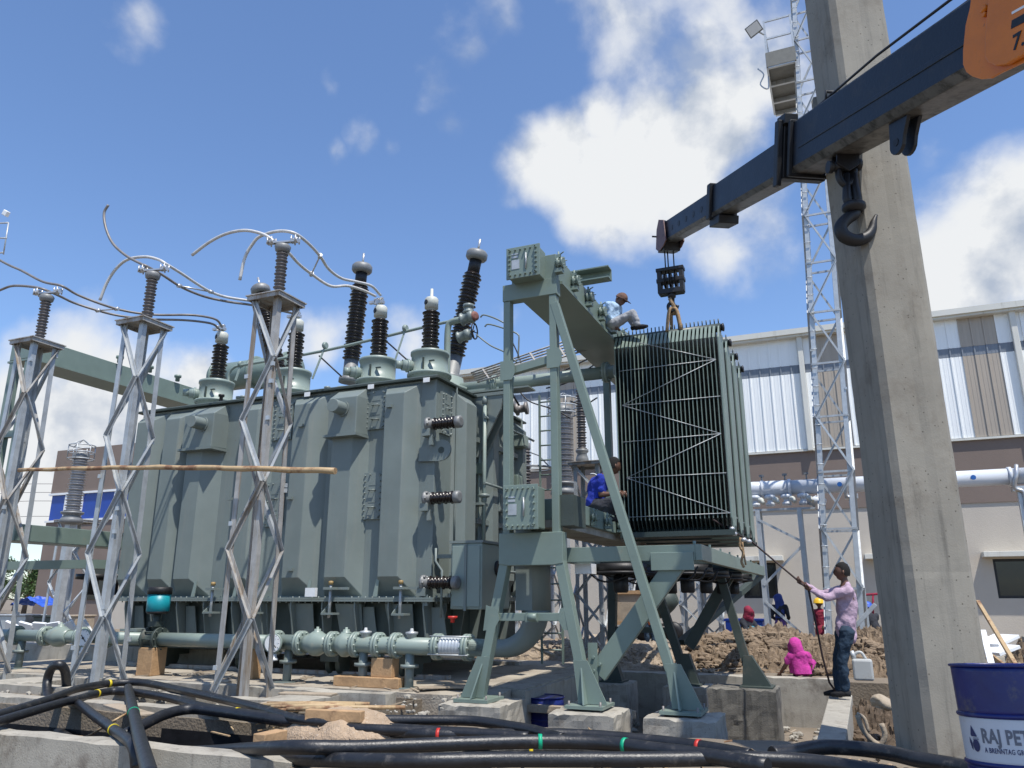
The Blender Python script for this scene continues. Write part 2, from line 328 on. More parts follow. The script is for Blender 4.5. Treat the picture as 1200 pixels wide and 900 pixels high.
def lump_block(m, x0, x1, y0, y1, z0, z1, n=7, amp=.02, seed=0.0):
    "a cast block with slightly uneven faces and crumbled top edges, open at the bottom"
    def disp(p):
        q = V(p); k = noise.noise(q*6+V((seed, 0, 0)))*amp+noise.noise(q*17+V((seed, 5, 0)))*amp*.5
        top = (q.z-z0)/(z1-z0)
        c = V(((x0+x1)/2, (y0+y1)/2, (z0+z1)/2)); d = (q-c); d.z *= .3; d.normalize()
        edge = 1.0
        if top > .97:
            e = min(q.x-x0, x1-q.x, q.y-y0, y1-q.y)
            if e < .01: q.z -= abs(noise.noise(q*9+V((seed, 1, 2))))*amp*2.6
        return q+d*k
    def sheet(o, u, v, nu, nv):
        vs = [disp(V(o)+V(u)*i/nu+V(v)*j/nv) for i in range(nu+1) for j in range(nv+1)]
        m.add(vs, [(i*(nv+1)+j, (i+1)*(nv+1)+j, (i+1)*(nv+1)+j+1, i*(nv+1)+j+1) for i in range(nu) for j in range(nv)])
    dx, dy, dz = x1-x0, y1-y0, z1-z0
    st = max(dx, dy, dz)/n; nx, ny, nz = [max(1, min(40, int(round(k/st)))) for k in (dx, dy, dz)]
    sheet((x0, y0, z0), (dx, 0, 0), (0, 0, dz), nx, nz); sheet((x0, y1, z0), (dx, 0, 0), (0, 0, dz), nx, nz)
    sheet((x0, y0, z0), (0, dy, 0), (0, 0, dz), ny, nz); sheet((x1, y0, z0), (0, dy, 0), (0, 0, dz), ny, nz)
    sheet((x0, y0, z1), (dx, 0, 0), (0, dy, 0), nx, ny)
    return m
# ================================================================== SETTING
def ground_z(x, y):
    if (-5.45 < x < .85) and (8.25 < y < 16.05): return -.95
    if x < -3.7 and y < 5.55: return -.75
    if -30 < x < -5.2 and 5.85 < y < 7.2: return -.85
    if x < -5.5 and (8.27 < y < 8.88 or 9.17 < y < 9.73): return -.42
    if y >= 16.05: return -.15
    return 0
def build_ground():
    def cuts(lo, hi, ks, step):
        c = set()
        x = lo
        while x < hi: c.add(round(x, 3)); x += step
        for k in ks: c.add(round(k-.004, 3)); c.add(round(k+.004, 3))
        return c
    xs = cuts(-16, 6, (-5.45, .85, -5.2, -3.7, -5.5), .22) | {-900, -300, -100, -60, -30, -22, 10, 20, 50, 120, 300, 900}
    ys = cuts(.2, 22, (8.25, 16.05, 5.85, 7.2, 5.55, 8.27, 8.88, 9.17, 9.73), .22) | {-300, -60, -10, 26, 32, 45, 80, 200, 500, 1500}
    xs = sorted(xs); ys = sorted(ys); nx, ny = len(xs), len(ys); m = MB()
    vs = []
    for x in xs:
        for y in ys:
            z = ground_z(x, y)
            if -17 < x < 7 and 0 < y < 23: z += .03*fbm(x, y, .9)+.012*noise.noise(V((x*5, y*5, 0)))
            vs.append((x, y, z-.02))
    m.add(vs, [(i*ny+j, (i+1)*ny+j, (i+1)*ny+j+1, i*ny+j+1) for i in range(nx-1) for j in range(ny-1)])
    struct('ground', m, mat('ground_earth', (.19, .155, .115), .97, 0, .2, .9, .7, 30, dirt=(.27, .215, .155), dscale=1.6))
build_ground()
def slab(name, x0, x1, y0, y1, z0, z1, m=None, amp=.012, n=24, seed=1.0):
    b = MB(); lump_block(b, x0, x1, y0, y1, z0, z1, n, amp, seed); return struct(name, b, m or SLAB)
# transformer plinth and the slabs between the foundations
slab('concrete_slab', -15.5, -5.0, 9.75, 15.6, -1.0, .06, SLAB, .012, 40, 2)
slab('concrete_slab', -5.0, -4.45, 10.9, 15.6, -1.0, .05, CONC, .015, 14, 3)
slab('concrete_kerb', -15.5, -5.5, 8.9, 9.15, -.3, .13, CONC, .015, 60, 4)
slab('concrete_kerb', -16, -5.6, 8.05, 8.25, -.3, .1, CONC, .015, 60, 5)
slab('concrete_kerb', -18, -10.9, 11.9, 12.1, -.2, .36, CONC, .015, 40, 12)
# retaining walls of the pit and of the cable trench
def wall(name, label, x0, x1, y0, y1, z0, z1, m=CONC, seed=1.0, amp=.015, n=30, pock=None):
    b = MB(); lump_block(b, x0, x1, y0, y1, z0, z1, n, amp, seed)
    return tag(b.build(name, m, origin=((x0+x1)/2, (y0+y1)/2, 0)), label, 'wall')
wall('pit_wall', 'long weathered concrete wall of the pit, in front of the dug earth', -6.2, -.45, 15.95, 16.25, -1.0, -.13, CONC, 1, .02, 60)
wall('trench_wall', 'nearest concrete wall, at the bottom left edge of the picture', -14, -4.3, 5.55, 5.82, -1.0, .02, CONC, 6, .012, 60)
wall('trench_wall', 'concrete wall on the far side of the dark cable trench', -15, -5.35, 7.25, 7.5, -1.0, .07, CONC, 7, .015, 60)
wall('pit_wall', 'short concrete wall with stains below the front edge of the transformer plinth', -5.0, -4.62, 9.7, 10.85, -1.0, .03, CONC, 8, .02, 20)
wall('pit_wall', 'concrete wall running back along the left side of the pit', -4.62, -4.4, 10.85, 15.9, -1.0, .02, CONC, 9, .02, 40)
m = MB(); m.prism([(-.45, 8.0, -.03), (-.2, 8.0, -.03), (-.12, 12.6, -.03), (-.42, 12.6, -.03)], (0, 0, -.9)); tag(m.build('concrete_beam', CONC, origin=(-.3, 10, -.03), bevel=.012), 'narrow concrete beam under the feet of the man with the rope', 'beam')
m = MB(); m.bb(-15, -5.36, 5.83, 5.86, -.84, -.2); m.bb(-7.4, -5.3, 7.19, 7.235, -.84, -.14); m.bb(-15, -7.4, 7.2, 7.235, -.84, -.24); m.bb(-15, -5.36, 5.86, 7.2, -.86, -.83)
tag(m.build('trench_liner', LINER, origin=(-10, 6.5, -.8)), 'black plastic liner inside the dark cable trench', 'liner')
for i_, x_ in enumerate((-7.57, -10.28, -12.86)):
    slab('tower_footing', x_-.48, x_+.48, 8.24, 9.02, -.5, .0, CONC, .015, 10, 30+i_)
slab('duct_cover', -6.9, -6.2, 8.22, 9.4, -.1, .09, CONC, .015, 10, 41); slab('duct_cover', -9.4, -8.7, 9.1, 9.8, -.1, .1, SLAB, .015, 10, 42); slab('duct_cover', -12.0, -11.2, 8.2, 9.0, -.1, .1, CONC, .015, 10, 43)
# foundation blocks
def block(label, x0, x1, y0, y1, z1, m=CONC, seed=0.0):
    b = MB(); lump_block(b, x0, x1, y0, y1, -1.05, z1, 14, .022, seed)
    return tag(b.build('foundation_block', m, origin=((x0+x1)/2, (y0+y1)/2, -.95)), label, 'foundation', 'foundation blocks under the steel frames')
block('pale crumbling concrete block under the leftmost foot of the front frame', -4.86, -4.03, 9.12, 9.95, .03, CONC, 11)
block('pale cracked concrete block under the middle front foot, right of the blue drum', -3.42, -2.62, 9.12, 9.95, 0, CONC, 12)
block('pale concrete block under the rightmost foot of the front frame', -2.3, -1.5, 9.2, 10.0, -.01, CONC, 13)
block('dark shaded concrete block under the rear foot, behind the brace', -4.62, -3.85, 14.3, 15.1, -.2, CONC, 14)
block('dark shaded concrete block under the middle rear foot', -3.2, -2.45, 14.3, 15.1, -.2, CONC, 15)
block('tall damp stained concrete block under the right rear foot', -2.22, -1.2, 13.1, 13.9, -.07, CONCD, 16)
# ------------------------------------------------------------------ dug earth
def mound(name, label, cx, cy, rx, ry, h, base, m, seed=0.0, rough=.12, n=70, kind=None):
    b = MB(); vs = []
    for i in range(n+1):
        for j in range(n+1):
            u, v = i/n*2-1, j/n*2-1; x, y = cx+u*rx, cy+v*ry
            d = min(1, math.sqrt(u*u+v*v)); e = (1-d**2.2) if d < 1 else 0
            z = h*e*(.75+.45*fbm(x+seed, y, .8, 3))
            q = V((x*3.2, y*3.2, seed)); cl = 1-abs(noise.noise(q))*2; cl2 = 1-abs(noise.noise(q*2.7))*2
            z += (cl*.55+cl2*.5+.45*noise.noise(q*6)+.3*noise.noise(q*14))*rough*min(1, e*3)
            z -= .12*(1-min(1, e*4))
            vs.append((x+.05*noise.noise(q*1.7), y+.05*noise.noise(q*1.9), base+z))
    b.add(vs, [(i*(n+1)+j, (i+1)*(n+1)+j, (i+1)*(n+1)+j+1, i*(n+1)+j+1) for i in range(n) for j in range(n)])
    o = b.build(name, m, origin=(cx, cy, base)); 
    if kind: o['kind'] = kind; o['label'] = label
    else: tag(o, label, 'earth mound')
    return o
mound('dirt_mound', 'long pale heap of dug earth behind the pit wall, under the cooler frame', -5.9, 18.4, 3.6, 2.1, .5, -.17, SOIL, 1, .13, 110)
mound('dirt_mound', 'brown heap of clods to the left of the woman in pink', -2.0, 19.0, 2.3, 1.9, .72, -.17, SOILB, 2, .2, 130)
mound('dirt_mound', 'dark brown clods heaped behind the man with the rope', .2, 18.6, 2.0, 1.8, .72, -.17, SOILB, 3, .22, 120)
mound('dirt_mound', 'brown heap of rubble at the right edge, beyond the blue drum', 5.0, 19.0, 2.4, 2.2, 1.25, -.17, SOILB, 4, .25, 110)
mound('dirt_mound', 'low pale heap of earth under the far end of the pipe', -13.5, 14.2, 2.0, .9, .75, -.1, SOIL, 6, .14, 60)
mound('sand_pile', 'low pile of sandy gravel among the black cables', -4.72, 6.9, .78, .42, .27, -.04, SAND, 5, .02, 70)
mound('dark_soil_slope', 'dark wet soil in the hole left of the concrete column', .35, 12.2, 1.1, 3.2, .85, -.98, DSOIL, 8, .2, 90)
def clods(name, label, cx, cy, rx, ry, z0, n, rmin, rmax, m, seed):
    rnd = random.Random(seed); b = MB()
    for i in range(n):
        x = cx+rnd.uniform(-1, 1)*rx; y = cy+rnd.uniform(-1, 1)*ry; r = rnd.uniform(rmin, rmax)*(1 if rnd.random() < .8 else 1.7)
        z = z0(x, y) if callable(z0) else z0
        bm = bmesh.new(); bmesh.ops.create_icosphere(bm, subdivisions=1, radius=r)
        s = V((rnd.uniform(.7, 1.4), rnd.uniform(.7, 1.2), rnd.uniform(.5, .9)))
        vs = [V((v.co.x*s.x, v.co.y*s.y, v.co.z*s.z))*(1+rnd.uniform(-.22, .22))+V((x, y, z+r*.25)) for v in bm.verts]
        bm.verts.ensure_lookup_table(); b.add(vs, [[v.index for v in f.verts] for f in bm.faces]); bm.free()
    o = b.build(name, m, origin=(cx, cy, 0)); o['kind'] = 'stuff'; o['label'] = label; return o
def hz(cx, cy, rx, ry, h, base): 
    def f(x, y):
        d = math.sqrt(((x-cx)/rx)**2+((y-cy)/ry)**2); return base+h*max(0, 1-d**2.2)*.85
    return f
clods('earth_clods', 'loose lumps of pale earth lying on the long heap', -5.9, 18.2, 3.2, 1.5, hz(-5.9, 18.4, 3.6, 2.1, .5, -.15), 1400, .012, .05, SOIL, 1)
clods('earth_clods', 'loose brown clods on the heap beside the woman in pink', -1.9, 18.6, 2.0, 1.4, hz(-2.0, 19, 2.3, 1.9, .72, -.12), 900, .02, .09, SOILB, 2)
clods('earth_clods', 'loose dark clods behind the man with the rope', .3, 18.2, 1.6, 1.3, hz(.2, 18.6, 2.0, 1.8, .72, -.12), 700, .02, .09, SOILB, 3)
clods('rubble', 'stones and broken concrete on the heap at the right edge', 4.8, 18.4, 2.0, 1.6, hz(5, 19, 2.4, 2.2, 1.25, -.12), 260, .05, .17, CONC, 4)
clods('pebbles', 'small pale pebbles on the sandy pile', -4.72, 6.85, .6, .3, hz(-4.72, 6.9, .78, .42, .27, -.04), 160, .006, .016, SAND, 5)
clods('gravel', 'loose stones and crumbs scattered on the slabs', -8.5, 9.0, 4.0, 1.3, .0, 420, .008, .03, CONC, 6)
clods('gravel', 'dark lumps in the hole beside the column', .1, 10.0, .5, 1.6, -.38, 160, .02, .08, DSOIL, 7)
clods('gravel', 'broken concrete crumbs in the bottom of the pit', -2.8, 12.2, 2.2, 3.4, -.93, 220, .02, .08, CONC, 9)
clods('gravel', 'bits of stone between the black cables', -1.8, 6.9, 3.4, 1.0, .0, 260, .008, .03, SAND, 10)
# ================================================================== WAREHOUSE
WY = 28.5
def warehouse():
    t = thing('warehouse', 'long warehouse clad in white and tan ribbed sheet above brown and beige plaster walls', 'warehouse', (0, WY, 0))
    x0, x1 = -39.0, 13.0
    zt, zb = 10.35, 6.3
    m = MB(); m.bb(-27, x1, WY+.08, WY+18, -.3, zt+.1); m.build('core_wall', BEIGEP, t)
    xs = 0
    # windows openings are recessed boxes; plaster bays built round them
    wins = [(-3.37, -2.24), (-7.2, -6.0), (4.2, 6.3), (.85, 2.6), (9.4, 11)]
    def plaster(nm, mt, za, zc, y):
        q = MB(); q.bb(-27, x1, y, WY+.08, za, zc); q.build(nm, mt, t)
    plaster('brown_band', BROWNP, 4.2, zb, WY-.1)
    prev = -27.0
    lower = MB()
    for (a, b) in sorted(wins):
        lower.bb(prev, a, WY-.06, WY+.08, -.3, 2.45); prev = b
        lower.bb(a, b, WY-.06, WY+.08, -.3, 1.27)
    lower.bb(prev, x1, WY-.06, WY+.08, -.3, 2.45); lower.bb(-27, x1, WY-.06, WY+.08, 2.45, 4.2)
    lower.build('plaster_wall', BEIGEP, t)
    for (a, b) in wins:
        f = MB(); f.bb(a, b, WY-.02, WY+.02, 1.27, 1.35); f.bb(a, b, WY-.02, WY+.02, 2.37, 2.45)
        for x in (a+.04, (a+b)/2, b-.04): f.bb(x-.03, x+.03, WY-.024, WY+.016, 1.35, 2.37)
        fo = f.build('window', BLACK, t)
        g = MB(); g.bb(a+.07, b-.07, WY-.005, WY+.0, 1.35, 2.37); g.build('pane', GLASS, fo)
        s = MB(); s.bb(a-.28, b+.28, WY-.55, WY-.06, 2.5, 2.66); s.build('window_canopy', CREAM, t, bevel=.01)
    # cladding: one sheet per panel, two tiers, ribs on the seams
    def panel_proto(wd, z0, z1, mt):
        q = MB(); q.bb(.012, wd-.012, WY-.14, WY-.11, z0, z1); q.bb(-.022, .022, WY-.175, WY-.11, z0, z1)
        q.bb(wd*.33-.008, wd*.33+.008, WY-.146, WY-.14, z0, z1); q.bb(wd*.66-.008, wd*.66+.008, WY-.146, WY-.14, z0, z1)
        return q
    wd = .36; protos = {}
    tan = lambda x: (4.4 < x < 5.5) or (-.25 < x < .75) or (-10 < x < -9.1) or (9.5 < x < 10.5) or (-14.5 < x < -13.4)
    i = 0; x = -15.5
    while x < x1-wd:
        for z0, z1, k in ((zb, 9.04, 0), (9.36, zt, 1), (9.045, 9.355, 2)):
            mt = (CLADG if k == 2 else (CLADT if tan(x+wd/2) else CLADW))
            key = (k, mt.name)
            if key not in protos:
                o = panel_proto(wd, z0, z1, mt).build('cladding_panel', mt, t); protos[key] = o; o.location.x = x
            else:
                o = protos[key].copy(); COL.objects.link(o); o.parent = t; o.location = (x, 0, 0)
        x += wd
    for x in (-10.2, -.73, 5.85, 11.2):
        q = MB(); q.bb(x-.09, x+.09, WY-.33, WY-.18, zb-.1, zt+.05); q.build('downpipe', CREAM, t, bevel=.02)
    q = MB(); q.bb(-15.6, x1, WY-.42, WY+.1, zt, zt+.2); q.bb(-15.6, x1, WY-.5, WY-.4, zt+.08, zt+.28); q.build('gutter', CREAM, t)
    q = MB(); q.bb(-15.5, x1, WY-.2, WY-.1, zb-.09, zb-.02); q.build('drip_flashing', CREAM, t)
    # far left wing: brown plaster and a strip of blue glazing
    q = MB(); q.bb(x0, -27.01, WY+.1, WY+18, -.3, 8.98); q.build('core_wall', BROWNP, t)
    q = MB(); q.bb(x0, -26.9, WY-.1, WY+.1, 6.6, 9.0); q.build('brown_wall', BROWNP, t)
    q = MB(); q.bb(x0, -26.9, WY-.1, WY+.1, -.3, 5.2); q.build('brown_wall', BROWNP, t)
    q = MB(); q.bb(-33.5, -27.4, WY-.2, WY-.1, -.3, 2.6); q.build('beige_wall', BEIGEP, t)
    q = MB(); q.bb(-35.5, -33.6, WY-.16, WY-.11, 1.2, 2.7); q.build('pane', GLASS, t)
    first = None
    x = x0+.1
    while x < -27:
        if first is None:
            q = MB(); q.bb(x, x+1.12, WY-.06, WY-.02, 5.22, 6.58); first = q.build('window', BGLASS, t)
            f = MB(); f.bb(x+1.1, x+1.22, WY-.14, WY-.0, 5.2, 6.6); ff = f.build('mullion', WHITE, first)
        else:
            o = first.copy(); COL.objects.link(o); o.parent = t; o.location.x += x-(x0+.1)
            g = ff.copy(); COL.objects.link(g); g.parent = o
        x += 1.2
    q = MB(); q.bb(x0-.05, -27, WY-.18, WY-.02, 6.55, 6.66); q.bb(x0-.05, -27, WY-.18, WY-.02, 5.12, 5.22); q.build('window_band_trim', WHITE, t)
warehouse()
# ================================================================== TRANSFORMER
LVX = [W(px, py, Y=11.62).x for px, py in ((505, 380), (445, 388), (347, 400), (258, 415))]
TX0, TX1, TY0, TY1, TZ0, TZ1 = -12.75, -6.05, 11.0, 14.75, 1.27, 4.86
def sheds(mb, a, b, r, n, core=.62, seg=20):
    a, b = V(a), V(b); L = (b-a).length; pr = [(0, r*core)]
    for i in range(n):
        h = L*(i+.5)/n; s = L/n; rr = r*(1 if i % 2 == 0 else .88)
        pr += [(h-s*.42, r*core), (h-s*.15, rr*.97), (h+s*.0, rr), (h+s*.12, r*core*1.05)]
    pr.append((L, r*core)); mb.lathe(a, b-a, pr, seg)
def transformer():
    t = thing('power_transformer', 'huge grey green power transformer with ribbed tank and black bushings', 'transformer', (-9.4, 12.5, 0))
    q = MB(); q.bb(TX0, TX1, TY0, TY1, TZ0, TZ1); q.build('tank', GREEN, t, bevel=.01)
    q = MB(); q.bb(TX0-.08, TX1+.08, TY0-.1, TY1+.1, TZ1, TZ1+.035); q.build('cover_rim', DARKG, t)
    q = MB(); q.bb(TX0-.02, TX1+.02, TY0-.03, TY1+.03, TZ1+.035, TZ1+.07)
    q.build('cover', GREEN, t)
    q = MB(); q.bb(TX0-.14, TX1+.14, TY0-.2, TY1+.2, TZ0-.035, TZ0-.003); q.bb(TX0-.14, TX1+.14, TY0-.2, TY1+.2, TZ0, TZ0+.03)
    q.build('bell_flange', GREEN, t)
    q = MB(); x = TX0
    while x < TX1+.1:
        q.cyl((x, TY0-.15, TZ0-.06), (x, TY0-.15, TZ0+.045), .011, n=6); x += .13
    y = TY0
    while y < TY1:
        q.cyl((TX1+.1, y, TZ0-.07), (TX1+.1, y, TZ0+.06), .016, n=6); y += .13
    b = q.build('flange_bolts', GREEN, t); b['kind'] = 'stuff'
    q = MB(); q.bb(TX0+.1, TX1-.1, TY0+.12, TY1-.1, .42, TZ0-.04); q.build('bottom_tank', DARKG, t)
    # gussets under the flange, tapering inwards
    for i in range(11):
        x = TX0+.35+i*.63
        q = MB(); q.prism([(x, TY0+.12, .45), (x, TY0+.12, TZ0-.04), (x, TY0-.17, TZ0-.04), (x, TY0-.17, TZ0-.15), (x, TY0-.02, .45)], (.02, 0, 0)); q.build('gusset', GREEN, t)
        if i % 2 == 0:
            q = MB(); q.prism([(x+.05, TY0+.1, .47), (x+.33, TY0+.1, .47), (x+.25, TY0+.02, TZ0-.12), (x+.05, TY0+.02, TZ0-.12)], (0, .02, 0)); q.build('stiffener_plate', GREEN, t)
    for i in range(5):
        y = TY0+.3+i*.65
        q = MB(); q.prism([(TX1-.12, y, .45), (TX1-.12, y, TZ0-.04), (TX1+.12, y, TZ0-.04), (TX1+.12, y, TZ0-.15), (TX1+.0, y, .45)], (0, .02, 0)); q.build('gusset', GREEN, t)
    for x in (-11.8, -9.9, -8.0, -6.6):
        q = MB(); q.bb(x-.18, x+.18, TY0+.15, TY0+.75, .28, .42); q.build('skid_base', DARKG, t)
        for dx in (-.1, .1):
            q = MB(); q.lathe((x+dx-.04, TY0+.4, .24), (1, 0, 0), [(0, .17), (.02, .18), (.06, .16), (.08, .16)], 18); q.build('roller_wheel', DARKG, t)
    q = MB(); q.bb(-12.9, -5.9, TY0+.34, TY0+.46, .055, .12); q.bb(-12.9, -5.9, TY1-.5, TY1-.38, .055, .12); q.build('rail', RUSTY, t)
    # full-height stiffening boxes on the long face
    def rib(xa, xb, bl, br, d=.24, zt=4.62, zb=1.62, mt=GREEN):
        q = MB(); y0 = TY0+.0; y1 = TY0-d
        F8 = [(xa-bl, y0), (xb+br, y0), (xb, y1), (xa, y1)]
        zt0, zb0 = zt+.2, TZ0+.05
        P = lambda x, y, z: V((x, y, z))
        v = [P(xa-bl, y0, zb0), P(xb+br, y0, zb0), P(xb, y1, zb), P(xa, y1, zb), P(xa-bl, y0, zt0), P(xb+br, y0, zt0), P(xb, y1, zt), P(xa, y1, zt)]
        q.add(v, [(0, 1, 2, 3), (7, 6, 5, 4), (3, 2, 6, 7), (0, 3, 7, 4), (1, 5, 6, 2)])
        return q.build('tank_rib', mt, t, bevel=.012)
    rib(-6.9, -6.53, .12, .2); rib(-8.79, -8.45, .16, .26); rib(-7.93, -7.53, .14, .2, zt=4.1)
    rib(-9.95, -9.6, .14, .22); rib(-11.22, -10.85, .12, .3, zt=4.1); rib(-11.85, -11.5, .12, .2); rib(-12.6, -12.25, .1, .22)
    # side ribs (short face)
    def srib(ya, yb, d=.22, zt=4.6):
        q = MB(); x0, x1 = TX1, TX1+d; P = lambda x, y, z: V((x, y, z))
        v = [P(x0, ya-.14, TZ0+.05), P(x1, ya, 1.6), P(x1, yb, 1.6), P(x0, yb+.14, TZ0+.05), P(x0, ya-.14, zt+.2), P(x1, ya, zt), P(x1, yb, zt), P(x0, yb+.14, zt+.2)]
        q.add(v, [(0, 1, 2, 3), (7, 6, 5, 4), (1, 5, 6, 2), (0, 4, 5, 1), (3, 2, 6, 7)]); q.build('tank_rib', GREEN, t, bevel=.012)
    srib(11.72, 12.12); srib(12.85, 13.1); srib(13.6, 13.85); srib(14.3, 14.5)
    # box heads with pipe stubs
    for xa, xb in ((-7.97, -7.4), (-11.26, -10.55)):
        q = MB(); P = lambda x, y, z: V((x, y, z)); v = []
        for z, e in ((3.98, 0), (4.62, 0), (4.8, .25)):
            v += [P(xa, TY0+.01, z), P(xb+.05, TY0+.01, z), P(xb, TY0-.34+e, z), P(xa, TY0-.34+e, z)]
        q.add(v, [(0, 1, 2, 3), (3, 2, 6, 7), (0, 3, 7, 4), (1, 5, 6, 2), (7, 6, 10, 11), (4, 7, 11, 8), (5, 9, 10, 6), (11, 10, 9, 8)])
        bx = q.build('pocket_box', GREEN, t, bevel=.012)
        q = MB(); q.bb(xa-.05, xb+.06, TY0-.4, TY0, 3.93, 3.975); q.build('ledge', GREEN, bx)
        xc = xa+(.28 if xa > -9 else .45)
        q = MB(); q.cyl((xc, TY0-.34, 4.42), (xc, TY0-.62, 4.42), .115, n=24); q.build('pipe_stub', GREEN, bx, bevel=.008)
        q = MB(); q.bb(xc-.19, xc+.19, TY0-.5, TY0-.34, 3.93, 4.2) if False else q.cyl((xc, TY0-.34, 4.42), (xc, TY0-.36, 4.42), .14, n=24); q.build('stub_collar', GREEN, bx)
    # bolted hand-hole covers
    def cover(o, u, wd, ht, n=8):
        o, u = V(o), V(u); up = V((0, 0, 1)); nrm = u.cross(up)*1.0
        def pt(a, b, c): return o+u*a+up*b+nrm*c
        q = MB()
        def bx(a0, a1, b0, b1, c0, c1):
            q.hexa([pt(a0, b0, c0), pt(a1, b0, c0), pt(a1, b1, c0), pt(a0, b1, c0), pt(a0, b0, c1), pt(a1, b0, c1), pt(a1, b1, c1), pt(a0, b1, c1)])
        bx(0, wd, 0, ht, 0, .045); c = q.build('cover_plate', GREEN, t)
        q = MB()
        for i in range(n):
            for a in (.035, wd-.035):
                p = pt(a, (i+.5)*ht/n, 0); q.cyl(p, p+nrm*.075, .014, n=6)
        for i in range(max(2, n//3)):
            for b_ in (.03, ht-.03):
                p = pt((i+.7)*wd/max(2, n//3), b_, 0); q.cyl(p, p+nrm*.075, .014, n=6)
        k = q.build('bolts', GREEN, c); k['kind'] = 'stuff'
        q = MB()
        for b_ in (ht*.25, ht*.62):
            q = MB(); q.tube([pt(wd*.35, b_, .03), pt(wd*.35, b_, .09), pt(wd*.65, b_, .09), pt(wd*.65, b_, .03)], .012, 6); q.build('lifting_handle', GREEN, c)
            q = MB(); q.hexa([pt(wd*.3, b_+.08, .03), pt(wd*.7, b_+.08, .03), pt(wd*.7, b_+.1, .03), pt(wd*.3, b_+.1, .03), pt(wd*.3, b_+.08, .05), pt(wd*.7, b_+.08, .05), pt(wd*.7, b_+.1, .05), pt(wd*.3, b_+.1, .05)]); q.build('cover_rib', GREEN, c)
    X = (1, 0, 0)
    cover((-7.4, TY0-.001, 4.08), X, .4, .68); cover((-7.38, TY0-.001, 2.55), X, .37, .78)
    cover((-9.4, TY0-.001, 4.05), X, .42, .68); cover((-9.42, TY0-.001, 2.5), X, .38, .78)
    cover((-11.5, TY0-.02, 4.0), X, .38, .7); cover((-11.35, TY0-.02, 2.5), X, .32, .72)
    cover((TX1, 11.12, 3.95), (0, 1, 0), .38, .72)
    # small lugs welded to the ribs
    for x, z, d in ((-8.6, 4.22, .24), (-8.72, 2.95, .24), (-8.6, 1.75, .24), (-6.8, 4.4, .24), (-10.05, 3.0, .24)):
        q = MB(); q.bb(x-.05, x+.05, TY0-d-.05, TY0-d, z-.025, z+.025); q.build('lug', GREEN, t)
    # lifting eye on the corner
    q = MB(); n = 14; c = V((-5.9, TY0-.02, 3.62)); pts = [V((-6.32, TY0-.02, 3.46)), V((-5.93, TY0-.02, 3.44))]
    pts += [c+V((math.cos(a)*.17, 0, math.sin(a)*.17)) for a in [(-PI/2)+i*PI/n for i in range(n+1)]]+[V((-6.32, TY0-.02, 3.68))]
    q.prism(pts, (0, -.04, 0)); le = q.build('lifting_eye', GREEN, t)
    q = MB(); q.cyl(c+V((0, -.045, 0)), c+V((0, -.03, 0)), .055, n=16); q.build('eye_hole', DARKG, le); 
    # three stand-off insulators at the corner, and their cable brackets
    for z in (4.05, 2.83, 1.52):
        a = V((-6.12, TY0-.12, z)); q = MB(); sheds(q, a+V((.1, 0, 0)), a+V((.5, 0, 0)), .105, 7, .6, 18); io = q.build('standoff_insulator', GREYI if False else BROWNI, t)
        q = MB(); q.lathe(a-V((.02, 0, 0)), (1, 0, 0), [(0, .06), (0, .12), (.04, .12), (.05, .08), (.12, .075)], 18); bolt_ring(q, a+V((.02, 0, 0)), (1, 0, 0), .1, 6, .018, .035)
        q.build('insulator_flange', CAPG, io); q = MB(); q.lathe(a+V((.5, 0, 0)), (1, 0, 0), [(0, .07), (.02, .1), (.1, .1), (.11, .06)], 18); q.build('end_cap', CAPG, io)
        q = MB(); q.bb(-6.2, -6.05, TY0-.2, TY0+.01, z-.2, z-.08); q.bb(-6.08, -6.02, TY0-.16, TY0-.1, z-.35, z-.18); q.build('bracket', GREEN, io)
    # top edge bracket and far side details on the short face
    q = MB(); q.prism([(TX1, 12.42, 4.87), (TX1+.6, 12.42, 4.87), (TX1+.55, 12.42, 4.6), (TX1+.1, 12.42, 3.75), (TX1, 12.42, 3.75)], (0, .05, 0))
    q.prism([(TX1, 12.7, 4.87), (TX1+.6, 12.7, 4.87), (TX1+.55, 12.7, 4.6), (TX1+.1, 12.7, 3.75), (TX1, 12.7, 3.75)], (0, .05, 0)); q.bb(TX1, TX1+.62, 12.4, 12.78, 4.87, 4.93); q.build('jacking_bracket', GREEN, t)
    q = MB(); q.cyl((-5.78, 12.35, 2.0), (-5.78, 12.35, 4.85), .035, n=12); p = q.build('riser_pipe', PIPE, t)
    for z, r, h in ((3.0, .1, .05), (2.92, .05, .08), (2.1, .06, .05), (4.7, .05, .1)):
        q = MB(); q.lathe((-5.78, 12.35, z), (0, 0, 1), [(0, r*.6), (.01, r), (h, r), (h+.02, r*.6)], 14); q.build('pipe_fitting', RUSTY if z < 2.5 else GREEN, p)
    q = MB(); q.bb(TX1, -5.75, 12.2, 12.5, 2.86, 2.9); q.build('pipe_bracket', GREEN, p)
    for z in (2.55, 4.0):
        q = MB(); q.bb(TX1+.1, TX1+.16, 12.3, 14.2, z, z+.09); q.build('cable_tray_rail', GREEN, t)
    # marshalling cabinet
    q = MB(); q.bb(-5.72, -5.18, 11.02, 12.1, 1.12, 2.12); cb = q.build('control_cabinet', PIPE, t, bevel=.015)
    q = MB(); q.bb(-5.74, -5.16, 11.0, 12.14, 2.12, 2.16); q.build('cabinet_roof', GREEN, cb)
    q = MB(); q.bb(-5.69, -5.46, 11.0, 11.02, 1.16, 2.08); q.bb(-5.44, -5.21, 11.0, 11.02, 1.16, 2.08); q.build('cabinet_door', PIPE, cb, bevel=.006)
    q = MB()
    for z in (1.3, 1.62, 1.95): q.bb(-5.725, -5.7, 10.985, 11.0, z, z+.06)
